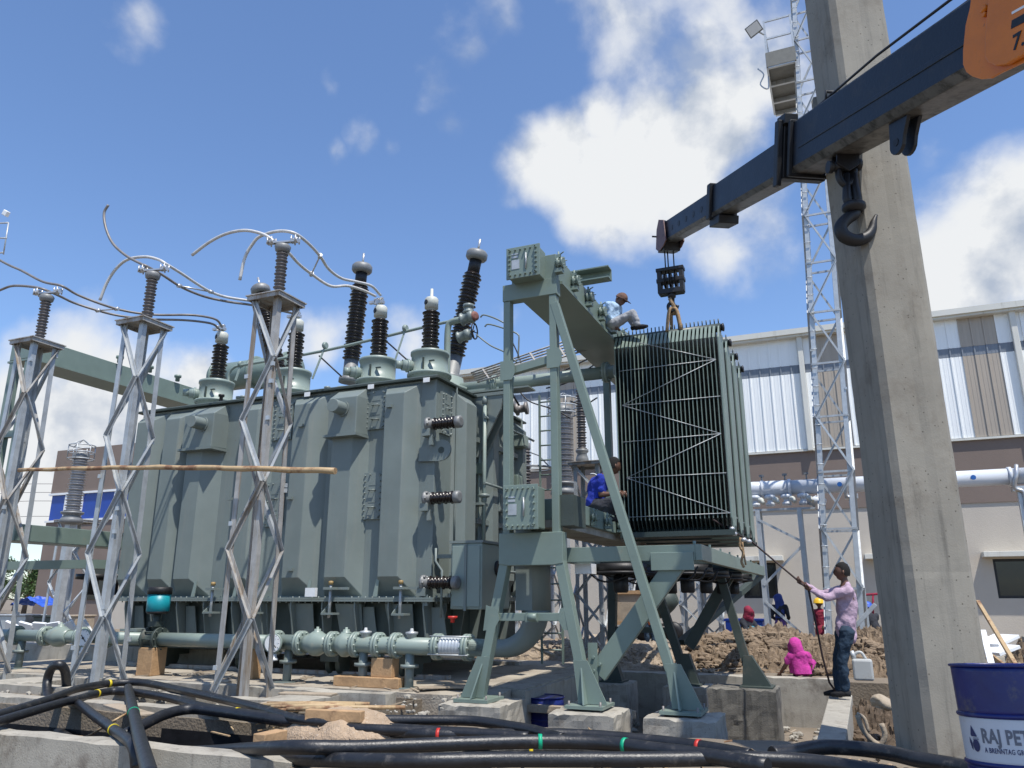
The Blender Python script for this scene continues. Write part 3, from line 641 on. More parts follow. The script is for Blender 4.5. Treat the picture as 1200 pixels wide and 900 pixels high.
    q.bb(-5.47, -5.43, 10.98, 11.0, 1.1, 2.1); q.build('cabinet_hinges', GREEN, cb)
    q = MB(); q.lathe((-5.18, 11.6, 1.75), (1, 0, 0), [(0, .12), (.03, .12), (.03, .09), (.035, .0)], 24); q.build('round_gauge', BLACK, cb)
    q = MB(); q.bb(TX1, -5.72, 11.1, 11.2, 1.3, 1.36); q.bb(TX1, -5.72, 11.8, 11.9, 1.9, 1.96); q.bb(TX1, -5.72, 11.1, 11.2, 1.9, 1.96); q.build('cabinet_bracket', GREEN, cb)
    q = MB(); q.tube([(-5.8, TY0-.12, 1.0), (-5.8, TY0-.12, 1.7), (-5.95, TY0-.06, 1.85), (-5.95, TY0-.06, 2.05)], .02, 8); q.build('small_valve_pipe', GREEN, t)
    # ladder
    lx, ly = -5.45, 14.3
    q = MB(); q.bb(lx-.02, lx+.02, ly-.03, ly+.0, .1, 5.3); l1 = q.build('ladder_rail', GREENL, t); q = MB(); q.bb(lx+.4, lx+.44, ly-.03, ly, .1, 5.3); q.build('ladder_rail', GREENL, t)
    for i in range(17):
        q = MB(); q.cyl((lx, ly-.015, .35+i*.3), (lx+.42, ly-.015, .35+i*.3), .016, n=8); q.build('ladder_rung', GREENL, t)
    # conduits, junction boxes and clamps crowding the short face
    rnd = random.Random(11)
    for y, z0, z1, r in ((11.62, 2.2, 4.8, .018), (12.55, 1.4, 4.7, .022), (12.62, 1.4, 3.9, .018), (13.3, 1.3, 4.7, .03), (13.42, 2.2, 4.7, .018), (14.1, 1.4, 4.8, .02), (14.6, 1.3, 4.8, .03)):
        q = MB(); q.tube(smooth_path([(TX1+.07, y, z0), (TX1+.07, y, (z0+z1)/2), (TX1+.07, y, z1-.1), (TX1+.02, y, z1+.12), (TX1-.2, y, z1+.2)], 3), r, 8); q.build('conduit', (GREEN, PIPE, BLACK)[int(r*1000) % 3], t)
    for y, z, a, b, c, m_ in ((13.25, 3.0, .22, .3, .34, GREEN), (14.15, 3.5, .2, .26, .3, GREENL), (13.3, 2.0, .24, .34, .4, BLACK), (14.1, 2.3, .22, .26, .5, GREEN), (12.55, 3.55, .16, .16, .2, GREENL), (14.2, 4.35, .3, .3, .25, PIPE)):
        q = MB(); q.bb(TX1+.02, TX1+.02+a, y-b/2, y+b/2, z-c/2, z+c/2); bx_ = q.build('junction_box', m_, t, bevel=.012); q = MB(); q.bb(TX1+.03+a-.01, TX1+.035+a, y-b/2+.03, y+b/2-.03, z-c/2+.03, z+c/2-.03); q.build('box_lid', m_, bx_)
    for z in (1.75, 3.25, 4.45):
        q = MB(); q.cyl((TX1+.3, 12.3, z), (TX1+.3, 14.7, z), .025, n=8); q.build('conduit', GREEN, t)
    # jacking screws on the flange
    for px in (470, 388, 300, 250):
        c = W(px, 688, Y=TY0-.25); q = MB(); q.cyl((c.x, TY0-.26, .98), (c.x, TY0-.26, 1.52), .025, n=10); j = q.build('guide_bolt', GALV, t)
        q = MB(); q.bb(c.x-.09, c.x+.09, TY0-.34, TY0-.17, 1.42, 1.46); q.bb(c.x-.09, c.x+.3, TY0-.2, TY0-.17, 1.42, 1.46); q.build('upper_bracket', GREEN, j)
        q = MB(); q.prism([(c.x-.1, TY0-.34, 1.06), (c.x-.1, TY0-.15, 1.06), (c.x-.1, TY0-.15, 1.2)], (.015, 0, 0)); q.bb(c.x-.1, c.x+.12, TY0-.35, TY0-.15, 1.03, 1.06); q.build('lower_bracket', GREEN, j)
        q = MB(); q.lathe((c.x, TY0-.26, 1.5), (0, 0, 1), [(0, .04), (.05, .04), (.06, .02)], 8); q.build('bolt_cap', mat('brass', (.3, .2, .08), .5) if 'brass' not in MATS else MATS['brass'], j)
        q = MB(); q.prism([(c.x-.55, TY0-.2, 1.31), (c.x-.47, TY0-.2, 1.31), (c.x-.44, TY0-.2, 1.58), (c.x-.49, TY0-.2, 1.58)], (0, .015, 0)); q.build('flange_gusset', PIPE, t)
    c = W(365, 695, Y=TY0-.3); q = MB(); q.bb(c.x-.1, c.x+.1, TY0-.34, TY0-.28, 1.31, 1.45); q.build('white_clamp', WHITE, t)
    for i in range(5):
        x = -6.35-i*.95; q = MB(); q.prism([(x, TY0-.06, 1.2), (x-.5, TY0-.06, 1.2), (x-.4, TY0+.08, .5), (x-.0, TY0+.08, .5)], (0, .02, 0)); q.build('stiffener_plate', GREEN, t)
    # tap changer head and clutter at the right end of the cover
    q = MB(); q.lathe((-6.5, 14.0, 4.9), (0, 0, 1), [(0, .42), (.25, .42), (.27, .48), (.33, .48), (.36, .4), (.46, .25), (.5, .05)], 26); q.build('tap_changer_dome', GREEN, t)
    for x, y, z, s_ in ((-6.1, 13.3, 5.05, .14), (-5.95, 13.6, 5.1, .12), (-6.2, 14.5, 5.2, .16), (-5.8, 14.1, 5.0, .13)):
        q = MB(); q.lathe((x-s_, y, z), (1, .2, .1), [(0, s_*.5), (.03, s_), (.08, s_), (.1, s_*.6), (.2, s_*.6), (.22, s_), (.28, s_)], 14); q.build('cable_gland_box', (ALUD, CAPG)[s_ > .13], t)
    q = MB(); q.tube(smooth_path([(-6.4, 13.2, 4.95), (-6.2, 13.3, 5.35), (-5.9, 13.5, 5.4), (-5.7, 13.8, 5.0)], 4), .02, 6); q.build('flexible_hose', BLACK, t)
    # -------- turrets and low voltage bushings
    for k, (x, y, tilt) in enumerate(((LVX[0], 11.62, 0), (LVX[1], 11.62, 0), (LVX[2], 11.62, 0), (LVX[3], 11.62, 0))):
        q = MB(); q.lathe((x, y, TZ1+.07), (0, 0, 1), [(0, .34), (.16, .34), (.17, .4), (.21, .4), (.22, .33), (.56, .33), (.57, .35), (.62, .35), (.64, .3), (.68, .15)], 32)
        tu = q.build('turret', PIPE, t)
        q = MB(); bolt_ring(q, (x, y, TZ1+.26), (0, 0, 1), .375, 22, .014, .035); bo = q.build('turret_bolts', PIPE, tu); bo['kind'] = 'stuff'
        q = MB(); q.cyl((x-.2, y-.2, TZ1+.42), (x-.36, y-.36, TZ1+.42), .1, n=18); q.cyl((x-.36, y-.36, TZ1+.42), (x-.44, y-.44, TZ1+.42), .075, n=18); q.cyl((x-.27, y-.27, TZ1+.42), (x-.3, y-.3, TZ1+.42), .125, n=18); q.build('terminal_box', PIPE, tu)
        q = MB(); q.bb(x+.05, x+.07, y-.36, y-.31, TZ1+.3, TZ1+.52); q.bb(x+.16, x+.26, y-.325, y-.29, TZ1+.44, TZ1+.46); q.build('nameplate', DARKG, tu)
        q = MB(); sheds(q, (x, y, TZ1+.78), (x, y, TZ1+1.5), .165, 11, .68); bu = q.build('bushing', BROWNI, t)
        q = MB(); q.lathe((x, y, TZ1+.66), (0, 0, 1), [(0, .16), (.02, .16), (.03, .12), (.12, .12)], 20); q.build('bushing_collar', CAPG, bu)
        q = MB(); q.lathe((x, y, TZ1+1.5), (0, 0, 1), [(0, .09), (.06, .09), (.06, .125), (.24, .125), (.27, .1), (.28, .03), (.45, .025)], 24); q.build('bushing_cap', CAPW, bu)
        q = MB(); dx = V((-.45, -.89, 0)); q.lathe(V((x, y, TZ1+1.66))+dx*.118, dx, [(0, .05), (.012, .05), (.014, .03)], 16); q.build('level_gauge', BLACK, bu)
    # -------- tall high voltage bushings, fanned
    for (bx, tx, by) in ((W(411, 430, Y=13), W(424, 318, Y=13), 13), (W(532, 425, Y=13), W(558, 303, Y=13), 13), (W(326, 440, Y=13), W(306, 343, Y=13), 13)):
        a, b = V(bx), V(tx); a = V((a.x, 13, a.z)); b = V((b.x, 13, b.z)); d = (b-a).normalized(); foot = a-d*((a.z-TZ1-.05)/d.z)
        q = MB(); q.lathe(foot, d, [(0, .42), (.35, .42), (.36, .48), (.42, .48), (.43, .3), (.62, .25)], 28); q.build('turret', PIPE, t)
        q = MB(); sheds(q, a+d*.15, b-d*.32, .2, 24, .72, 24); bu = q.build('tall_bushing', BROWNI, t)
        q = MB(); q.lathe(a-d*.35, d, [(0, .22), (.1, .22), (.12, .15), (.5, .15)], 22); q.build('bushing_collar', CAPG, bu)
        q = MB(); q.lathe(b-d*.34, d, [(0, .125), (.34, .125)], 20); q.build('bushing_neck', BLACK, bu)
        q = MB(); q.lathe(b-d*.04, d, [(0, .12), (.01, .19), (.05, .22), (.15, .22), (.2, .18), (.21, .08)], 28); q.build('corona_cap', CAPG, bu)
        q = MB(); q.cyl(b+d*.15, b+d*.42, .025, n=10); q.build('terminal_rod', ALU, bu)
    # oil vent pipe on props along the cover
    P = lambda px, py, Y=12.3: W(px, py, Y=Y)
    q = MB(); q.tube(smooth_path([P(268, 452), P(268, 440), P(274, 431), P(290, 427), P(380, 411), P(494, 384), P(530, 376), P(548, 372)], 4), .03, 10); pp = q.build('vent_pipe', PIPE, t)
    for a, b in (((381, 406), (366, 444)), ((475, 386), (462, 425)), ((282, 428), (276, 446))):
        q = MB(); q.beam(P(*a), P(*b, 12.2), .035); q.build('pipe_prop', PIPE, pp)
        q = MB(); q.lathe(P(a[0], a[1])-V((.04, 0, -.02)), (1, 0, 0), [(0, .06), (.02, .075), (.06, .075), (.08, .06)], 12); q.build('pipe_clamp', PIPE, pp)
    for a, b in (((374, 417), (400, 441)), ((454, 401), (484, 428)), ((0, 0), (0, 0))):
        if a != b: q = MB(); q.tube([P(*a), P(*b)], .016, 8); q.build('thin_stay', BLACK, pp)
    # valves near the corner bushing
    P = lambda px, py: W(px, py, Y=12.0)
    q = MB(); q.tube(smooth_path([P(524, 446), P(524, 420), P(525, 385), P(530, 377), P(545, 374)], 4), .06, 12); vp = q.build('valve_riser', PIPE, t)
    for (a, b, r) in (((540, 375), (556, 370), .1), ((549, 368), (549, 356), .085), ((536, 396), (552, 391), .09)):
        q = MB(); A, B = P(*a), P(*b); d = B-A; q.lathe(A, d, [(0, r*.7), (.02, r*1.25), (.05, r*1.25), (.06, r), (d.length*.6, r), (d.length*.62, r*1.2), (d.length*.9, r*1.2), (d.length, r*.6)], 16); q.build('valve_body', GREEN, vp)
    q = MB(); q.lathe(P(555, 371), (1, -.5, 0), [(0, .03), (.02, .09), (.05, .09), (.06, .04)], 20); q.build('valve_cover', mat('red_rust', (.2, .08, .06), .7), vp)
    q = MB(); c = P(556, 388); ring = [c+V((.0, math.cos(a)*.13, math.sin(a)*.15)) for a in [i*2*PI/18 for i in range(19)]]
    q.tube(ring, .014, 8, False)
    for i in range(4): q.tube([c-V((.04, 0, 0)), c+V((0, math.cos(i*PI/2)*.13, math.sin(i*PI/2)*.15))], .01, 6)
    q.tube([c-V((.2, 0, 0)), c], .02, 8); q.build('handwheel', BLACK, vp)
    q = MB(); q.tube(smooth_path([P(558, 392), P(575, 405), P(592, 413), P(606, 425)], 4), .014, 8); q.tube(smooth_path([P(563, 372), P(567, 369), P(580, 373), P(592, 379)], 3), .015, 8); q.tube(smooth_path([P(568, 383), P(572, 380), P(585, 383), P(606, 391), P(608, 400), P(607, 420)], 3), .015, 8)
    q.build('conduit', GREEN, t)
    # clutter on the cover
    rnd = random.Random(3)
    for i in range(15):
        x = rnd.uniform(-11.9, -6.3); y = rnd.uniform(11.15, 11.4) if i % 2 else rnd.uniform(12.3, 12.7); h = rnd.uniform(.08, .22)
        if any(abs(x-k) < .36 for k in LVX) and y < 12: continue
        q = MB(); q.lathe((x, y, TZ1+.07), (0, 0, 1), [(0, .07), (.02, .07), (.03, .035), (h, .035), (h, .06), (h+.04, .06), (h+.05, .02)], 12)
        q.build('cover_fitting', (GREEN, RED, BLACK)[0 if i % 5 else (1 if i % 10 == 0 else 2)], t)
    for x in (-6.25, -7.35, -8.7):
        q = MB(); q.bb(x, x+.12, TY0-.11, TY0-.1, TZ1-.07, TZ1+.01); q.build('phase_label', WHITE, t)
    q = MB()
    for i in range(5):
        z = 5.02+i*.015; q.cyl((-6.3+i*.02, 13.3, z), (-3.6, 13.1+.0*i, z+.0), .0, n=4) if False else None
    # wide oil header from the tank to the cooler frame
    a, b = V((-6.9, 13.0, 5.24)), V((-3.5, 13.0, 5.24))
    q = MB(); q.cyl(a, b, .115, n=24); hp = q.build('oil_header_pipe', PIPE, t)
    for x in (-3.7, -5.9):
        q = MB(); q.lathe((x, 13, 5.24), (1, 0, 0), [(0, .115), (0, .19), (.04, .19), (.04, .18), (.045, .18), (.045, .19), (.085, .19), (.085, .115)], 24)
        bolt_ring(q, (x+.04, 13, 5.24), (1, 0, 0), .16, 10, .014, .07); q.build('pipe_flange', PIPE, hp)
    q = MB(); q.bb(-6.9, -5.0, 12.55, 12.9, 5.0, 5.03); q.build('gangway_plate', GREEN, t)
    q = MB(); q.bb(-6.5, -5.75, 12.9, 13.5, 4.9, 5.2); q.cyl((-6.1, 13.1, 5.15), (-5.8, 13.1, 5.35), .12); q.build('tap_changer_head', PIPE, t)
transformer()
# ================================================================== COOLER FRAME
BX0, BX1 = -4.12, -3.42
def boxhead(parent, x0, x1, y0, y1, z0, z1, door=True):
    q = MB(); q.bb(x0, x1, y0, y1, z0, z1); b = q.build('end_box', GREENL, parent, bevel=.012)
    q = MB(); q.bb(x0-.025, x1+.025, y0-.03, y0-.002, z0-.02, z1+.02); f = q.build('end_cover', GREENL, b, bevel=.005)
    q = MB()
    n = 6
    for i in range(n):
        for x in (x0+.03, x1-.03): q.cyl((x, y0-.07, z0+(i+.5)*(z1-z0)/n), (x, y0-.02, z0+(i+.5)*(z1-z0)/n), .015, n=6)
        for z in (z0+.03, z1-.03): q.cyl((x0+(i+.5)*(x1-x0)/n, y0-.07, z), (x0+(i+.5)*(x1-x0)/n, y0-.02, z), .015, n=6)
    k = q.build('cover_bolts', GREENL, f); k['kind'] = 'stuff'
    q = MB(); xc = (x0+x1)/2; zc = (z0+z1)/2
    q.bb(xc-.17, xc-.05, y0-.036, y0-.028, zc-.1, zc+.04); q.bb(xc-.17, xc-.07, y0-.036, y0-.028, zc+.07, zc+.1); q.bb(xc-.17, xc-.07, y0-.036, y0-.028, zc+.12, zc+.14)
    q.build('nameplate', GALV, f)
    q = MB(); q.tube([(xc+.05, y0-.04, zc-.12), (xc+.06, y0-.06, zc), (xc+.05, y0-.04, zc+.12)], .012, 6); q.build('cover_handle', GALV, f)
    return b
def cooler_frame(label, loc, group, full=True):
    t = thing('cooler_frame', label, 'steel frame', loc, group)
    Y = 9.6
    up = (0, 1, 0)
    def member(nm, a, b, w, h, m=GREENL, u=(0, 1, 0)):
        q = MB(); q.beam(a, b, w, h, u); return q.build(nm, m, t, bevel=.006)
    lx, rx = -4.13, -3.43
    member('post', (lx, Y, 1.98), (lx, Y, 5.42), .1, .14); member('post', (rx, Y, 1.98), (rx, Y, 5.42), .1, .14)
    member('crossbeam', (lx-.06, Y, 5.55), (rx+.07, Y, 5.55), .25, .16)
    member('crossbeam', (lx+.05, Y, 4.38), (rx-.05, Y, 4.48), .11, .1)
    for x in (lx, rx):
        z = 4.38 if x == lx else 4.48
        q = MB(); q.prism([(x-.09, Y-.085, z-.14), (x+.09, Y-.085, z-.14), (x+.13, Y-.085, z-.05), (x+.13, Y-.085, z+.07), (x+.09, Y-.085, z+.14), (x-.09, Y-.085, z+.14)], (0, .01, 0)); q.build('gusset_plate', GREENL, t)
    q = MB(); q.prism([(lx-.1, Y-.09, 2.12), (rx+.1, Y-.09, 2.12), (rx+.1, Y-.09, 1.72), (rx-.03, Y-.09, 1.7), (lx+.03, Y-.09, 1.7), (lx-.1, Y-.09, 1.72)], (0, .17, 0)); q.build('spreader_plate', GREENL, t, bevel=.008)
    # splayed legs
    fl, fr, fb = W(560, 823, Y=Y-.1), W(690, 826, Y=Y-.05), W(800, 830, Y=Y)
    fl.z, fr.z, fb.z = .05, .04, .03
    member('leg', (lx-.02, Y, 1.8), fl+V((0, .05, 0)), .12, .15); member('leg', (rx+.0, Y, 1.95), fr, .12, .15)
    member('brace_leg', (rx+.02, Y-.02, 5.3), fb+V((0, 0, .02)), .11, .11)
    zm = .86; a = W(578, 723, Y=Y); b = W(668, 723, Y=Y)
    member('crossbeam', (a.x, Y, a.z), (b.x, Y, b.z), .1, .1)
    for p, sg in ((a, 1), (b, -1)):
        q = MB(); q.prism([p+V((-.1*sg, -.095, -.17)), p+V((.06*sg, -.095, -.15)), p+V((.13*sg, -.095, -.03)), p+V((.1*sg, -.095, .1)), p+V((-.06*sg, -.095, .15))], (0, .015, 0)); q.build('gusset_plate', GREENL, t)
    q = MB(); q.cyl((a+b)/2+V((.0, -.09, 0)), (a+b)/2+V((.12, -.09, 0)), .05, n=10); q.bb((a.x+b.x)/2-.05, (a.x+b.x)/2+.12, Y-.065, Y-.05, a.z-.06, a.z+.06); q.build('splice_plate', GREENL, t)
    for p, lean in ((fl, .5), (fr, -.35), (fb, -.35)):
        top = p+V((lean*.22, 0, .52))
        q = MB(); q.prism([p+V((-.2 if lean > 0 else -.1, -.1, .03)), p+V((.12 if lean > 0 else .26, -.1, .03)), top+V((.1, -.1, 0)), top+V((-.08, -.1, 0))], (0, .02, 0))
        q.prism([p+V((0, -.24, .03)), p+V((0, .24, .03)), top+V((0, .07, 0)), top+V((0, -.07, 0))], (.02, 0, 0)); q.build('foot_gusset', GREENL, t)
        q = MB(); q.bb(p.x-.22, p.x+.25, p.y-.26, p.y+.26, p.z-.015, p.z+.022); q.build('base_plate', GREENL, t)
        q = MB()
        for dx in (-.18, .21):
            for dy in (-.21, .21): q.cyl(p+V((dx, dy, -.05)), p+V((dx, dy, .07)), .014, n=6)
        k = q.build('anchor_bolts', ALUD, t); k['kind'] = 'stuff'
    # top and bottom oil headers running back over the radiators
    q = MB(); q.bb(BX0+.06, BX1+.05, Y-.05, 17.4, 5.68, 6.05); hd = q.build('upper_header', GREENL, t, bevel=.01)
    q = MB(); q.bb(BX0+.0, BX1+.09, Y+.1, 17.4, 5.635, 5.68); q.build('header_soffit', GREENL, hd)
    q = MB(); q.bb(BX0+.04, BX1+.03, Y+.15, 17.4, 2.3, 2.58); lh = q.build('lower_header', GREENL, t, bevel=.01)
    q = MB(); q.bb(BX0+.1, BX1-.02, Y+.15, 17.4, 2.2, 2.3); q.build('header_soffit', OLDW if False else CONC, lh)
    boxhead(t, -4.0, -3.54, Y-.3, Y-.02, 5.66, 6.1); boxhead(t, -4.04, -3.6, Y-.3, Y+.0, 2.16, 2.7)
    q = MB(); q.bb(BX0+.7, BX0+.92, Y-.02, Y+.5, 2.2, 2.6); q.build('packing_block', DARKG, t)
    for i in range(10):
        y = 9.51+.35+i*.7-.35; x = BX1+.05
        for (zz, nm) in ((5.88, 0), (2.43, 1)):
            if i == 0 and nm: continue
            q = MB(); v0 = 0; q.lathe((x, y+.02, zz), (1, 0, 0), [(0, .07), (.04, .07), (.05, .13), (.08, .13), (.09, .08), (.14, .08), (.15, .13), (.19, .13)], 14)
            q.bb(x+.03, x+.12, y-.01, y+.05, zz+.13, zz+.2); q.cyl((x+.07, y+.02, zz-.2), (x+.07, y+.02, zz+.27), .022, n=8)
            q.cyl((x+.1, y+.02, zz+.2), (x+.22, y-.08, zz+.2), .014, n=6); q.bb(x, x+.16, y-.06, y+.1, zz-.23, zz-.14)
            for a in range(4): q.cyl((x+.02, y+.02+.1*math.cos(a*PI/2+.8), zz+.1*math.sin(a*PI/2+.8)), (x+.24, y+.02+.1*math.cos(a*PI/2+.8), zz+.1*math.sin(a*PI/2+.8)), .011, n=5)
            o_ = V((x, y+.02, zz)); k_ = .5 if nm else .66; q.v = [o_+(p-o_)*k_ for p in q.v]; q.build('butterfly_valve', GREENL, t)
    q = MB(); q.channel((-3.95, 10.9, 6.22), (-2.95, 10.9, 6.22), .2, .2, .02, up=(0, 0, 1)); q.build('outrigger_channel', GREENL, t)
    # rear portal
    Y2 = 14.7; zf = -.18
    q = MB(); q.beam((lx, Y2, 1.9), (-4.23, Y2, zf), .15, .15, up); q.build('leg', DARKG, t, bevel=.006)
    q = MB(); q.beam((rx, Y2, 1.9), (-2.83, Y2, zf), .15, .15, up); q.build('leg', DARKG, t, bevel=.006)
    q = MB(); q.beam((lx, Y2, 1.9), (lx, Y2, 5.65), .13, .13, up); q.beam((lx-.05, Y2, 1.95), (rx+.05, Y2, 1.95), .16, .3, up); q.build('post', GREENL, t)
    q = MB(); q.beam((-4.2, Y2, .72), (-3.05, Y2, .72), .1, .1, up); q.build('crossbeam', DARKG, t)
    for x in (-4.23, -2.83):
        q = MB(); q.prism([(x-.22, Y2-.09, zf), (x+.22, Y2-.09, zf), (x+.06, Y2-.09, zf+.5), (x-.06, Y2-.09, zf+.5)], (0, .18, 0)); q.bb(x-.26, x+.26, Y2-.25, Y2+.25, zf-.03, zf+.01); q.build('foot_gusset', DARKG, t)
    q = MB(); q.bb(lx+.0, lx+.02, Y+.1, Y+.5, 5.5, 5.6); 
    return t
fr = cooler_frame('tall green steel frame with box headers carrying the radiators', (-3.8, 9.6, 0), 'cooler frames')
# ------------------------------------------------------------------ radiators
RX0, RX1, RZ0, RZ1 = -3.28, -1.55, 2.2, 5.74
def radiator():
    t = thing('radiator', 'nearest ribbed radiator, crossed by diagonal tie rods and hanging on the crane sling', 'radiator', (-2.4, 12.5, RZ0), 'cooling radiators')
    y0, y1 = 12.24, 12.76; n = 27; sp = (RX1-RX0)/(n-1); yc = .5*(y0+y1)
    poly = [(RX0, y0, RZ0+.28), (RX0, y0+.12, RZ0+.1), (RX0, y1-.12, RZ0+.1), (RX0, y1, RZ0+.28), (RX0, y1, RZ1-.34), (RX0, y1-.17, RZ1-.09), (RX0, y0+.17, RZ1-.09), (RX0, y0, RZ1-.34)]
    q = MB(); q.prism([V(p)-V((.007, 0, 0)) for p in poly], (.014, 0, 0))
    q.cur = 1  # edge strips in lighter green: sunlight on the fin edges painted in
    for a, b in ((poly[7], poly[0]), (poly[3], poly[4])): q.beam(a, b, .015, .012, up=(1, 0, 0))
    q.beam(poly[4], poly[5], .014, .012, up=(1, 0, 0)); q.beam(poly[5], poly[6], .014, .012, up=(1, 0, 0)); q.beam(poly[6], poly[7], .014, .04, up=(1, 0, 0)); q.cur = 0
    fin = q.build('fin', [GREENR_SHADE, GREENL], t, bevel=0)
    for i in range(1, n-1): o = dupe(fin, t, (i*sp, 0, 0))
    q = MB(); q.prism([V(p)+V((RX1-RX0-.01, 0, 0)) for p in poly], (.026, 0, 0)); q.build('end_fin', GREENL, t, bevel=.005)  # end fin keeps the lighter green, without the painted gap shade
    q = MB(); q.cyl((RX0-.06, yc, RZ1-.1), (RX1+.03, yc, RZ1-.1), .075, n=16); q.build('header_pipe', GREENR_SHADE, t)
    q = MB(); q.cyl((RX0-.06, yc, RZ0+.1), (RX1+.03, yc, RZ0+.1), .075, n=16); q.build('header_pipe', GREENR_SHADE, t)
    q = MB(); q.bb(RX0-.02, RX1+.04, y0, y0+.04, RZ0+.02, RZ0+.1); q.bb(RX0-.02, RX1+.04, y1-.04, y1, RZ0+.02, RZ0+.1); q.bb(RX0, RX1, y0+.04, y1-.04, RZ0+.02, RZ0+.03); q.build('base_rail', GREENR_SHADE, t)
    q = MB()
    for i in range(n): q.cyl((RX0+i*sp, yc-.02, RZ1-.03), (RX0+i*sp, yc-.02, RZ1+.05), .011, n=5)
    k = q.build('bleed_studs', GREENR_SHADE, t); k['kind'] = 'stuff'
    q = MB(); q.lathe((RX1+.03, yc, RZ1-.1), (1, 0, 0), [(0, .05), (.03, .07), (.05, .07), (.06, .03)], 12); q.build('vent_plug', BLACK, t)
    def rod(a, b):
        A, B = W(*a, Y=y0-.02), W(*b, Y=y0-.02); A.y = B.y = y0-.012
        q = MB(); q.cyl(A, B, .0062, n=6); q.build('tie_rod', GALV, t)
    N = [(839, 421), (729, 475), (845, 508), (734, 560), (856, 601)]
    rod((747, 401), N[0]); rod((725, 435), N[0]); rod(N[0], N[1]); rod(N[1], (844, 464)); rod(N[1], N[2]); rod((730, 518), N[2]); rod(N[2], N[3]); rod(N[3], (851, 554)); rod(N[3], N[4]); rod((737, 606), N[4])
    return t
rad = radiator()
copy_thing(rad, (0, .88, 0), 'second radiator from the front, its grey green end plate beside the nearest one')
copy_thing(rad, (0, 1.76, 0), 'third radiator in the row, seen as a narrow end strip')
copy_thing(rad, (0, 2.64, 0), 'rearmost radiator of the row, only its end plate showing')
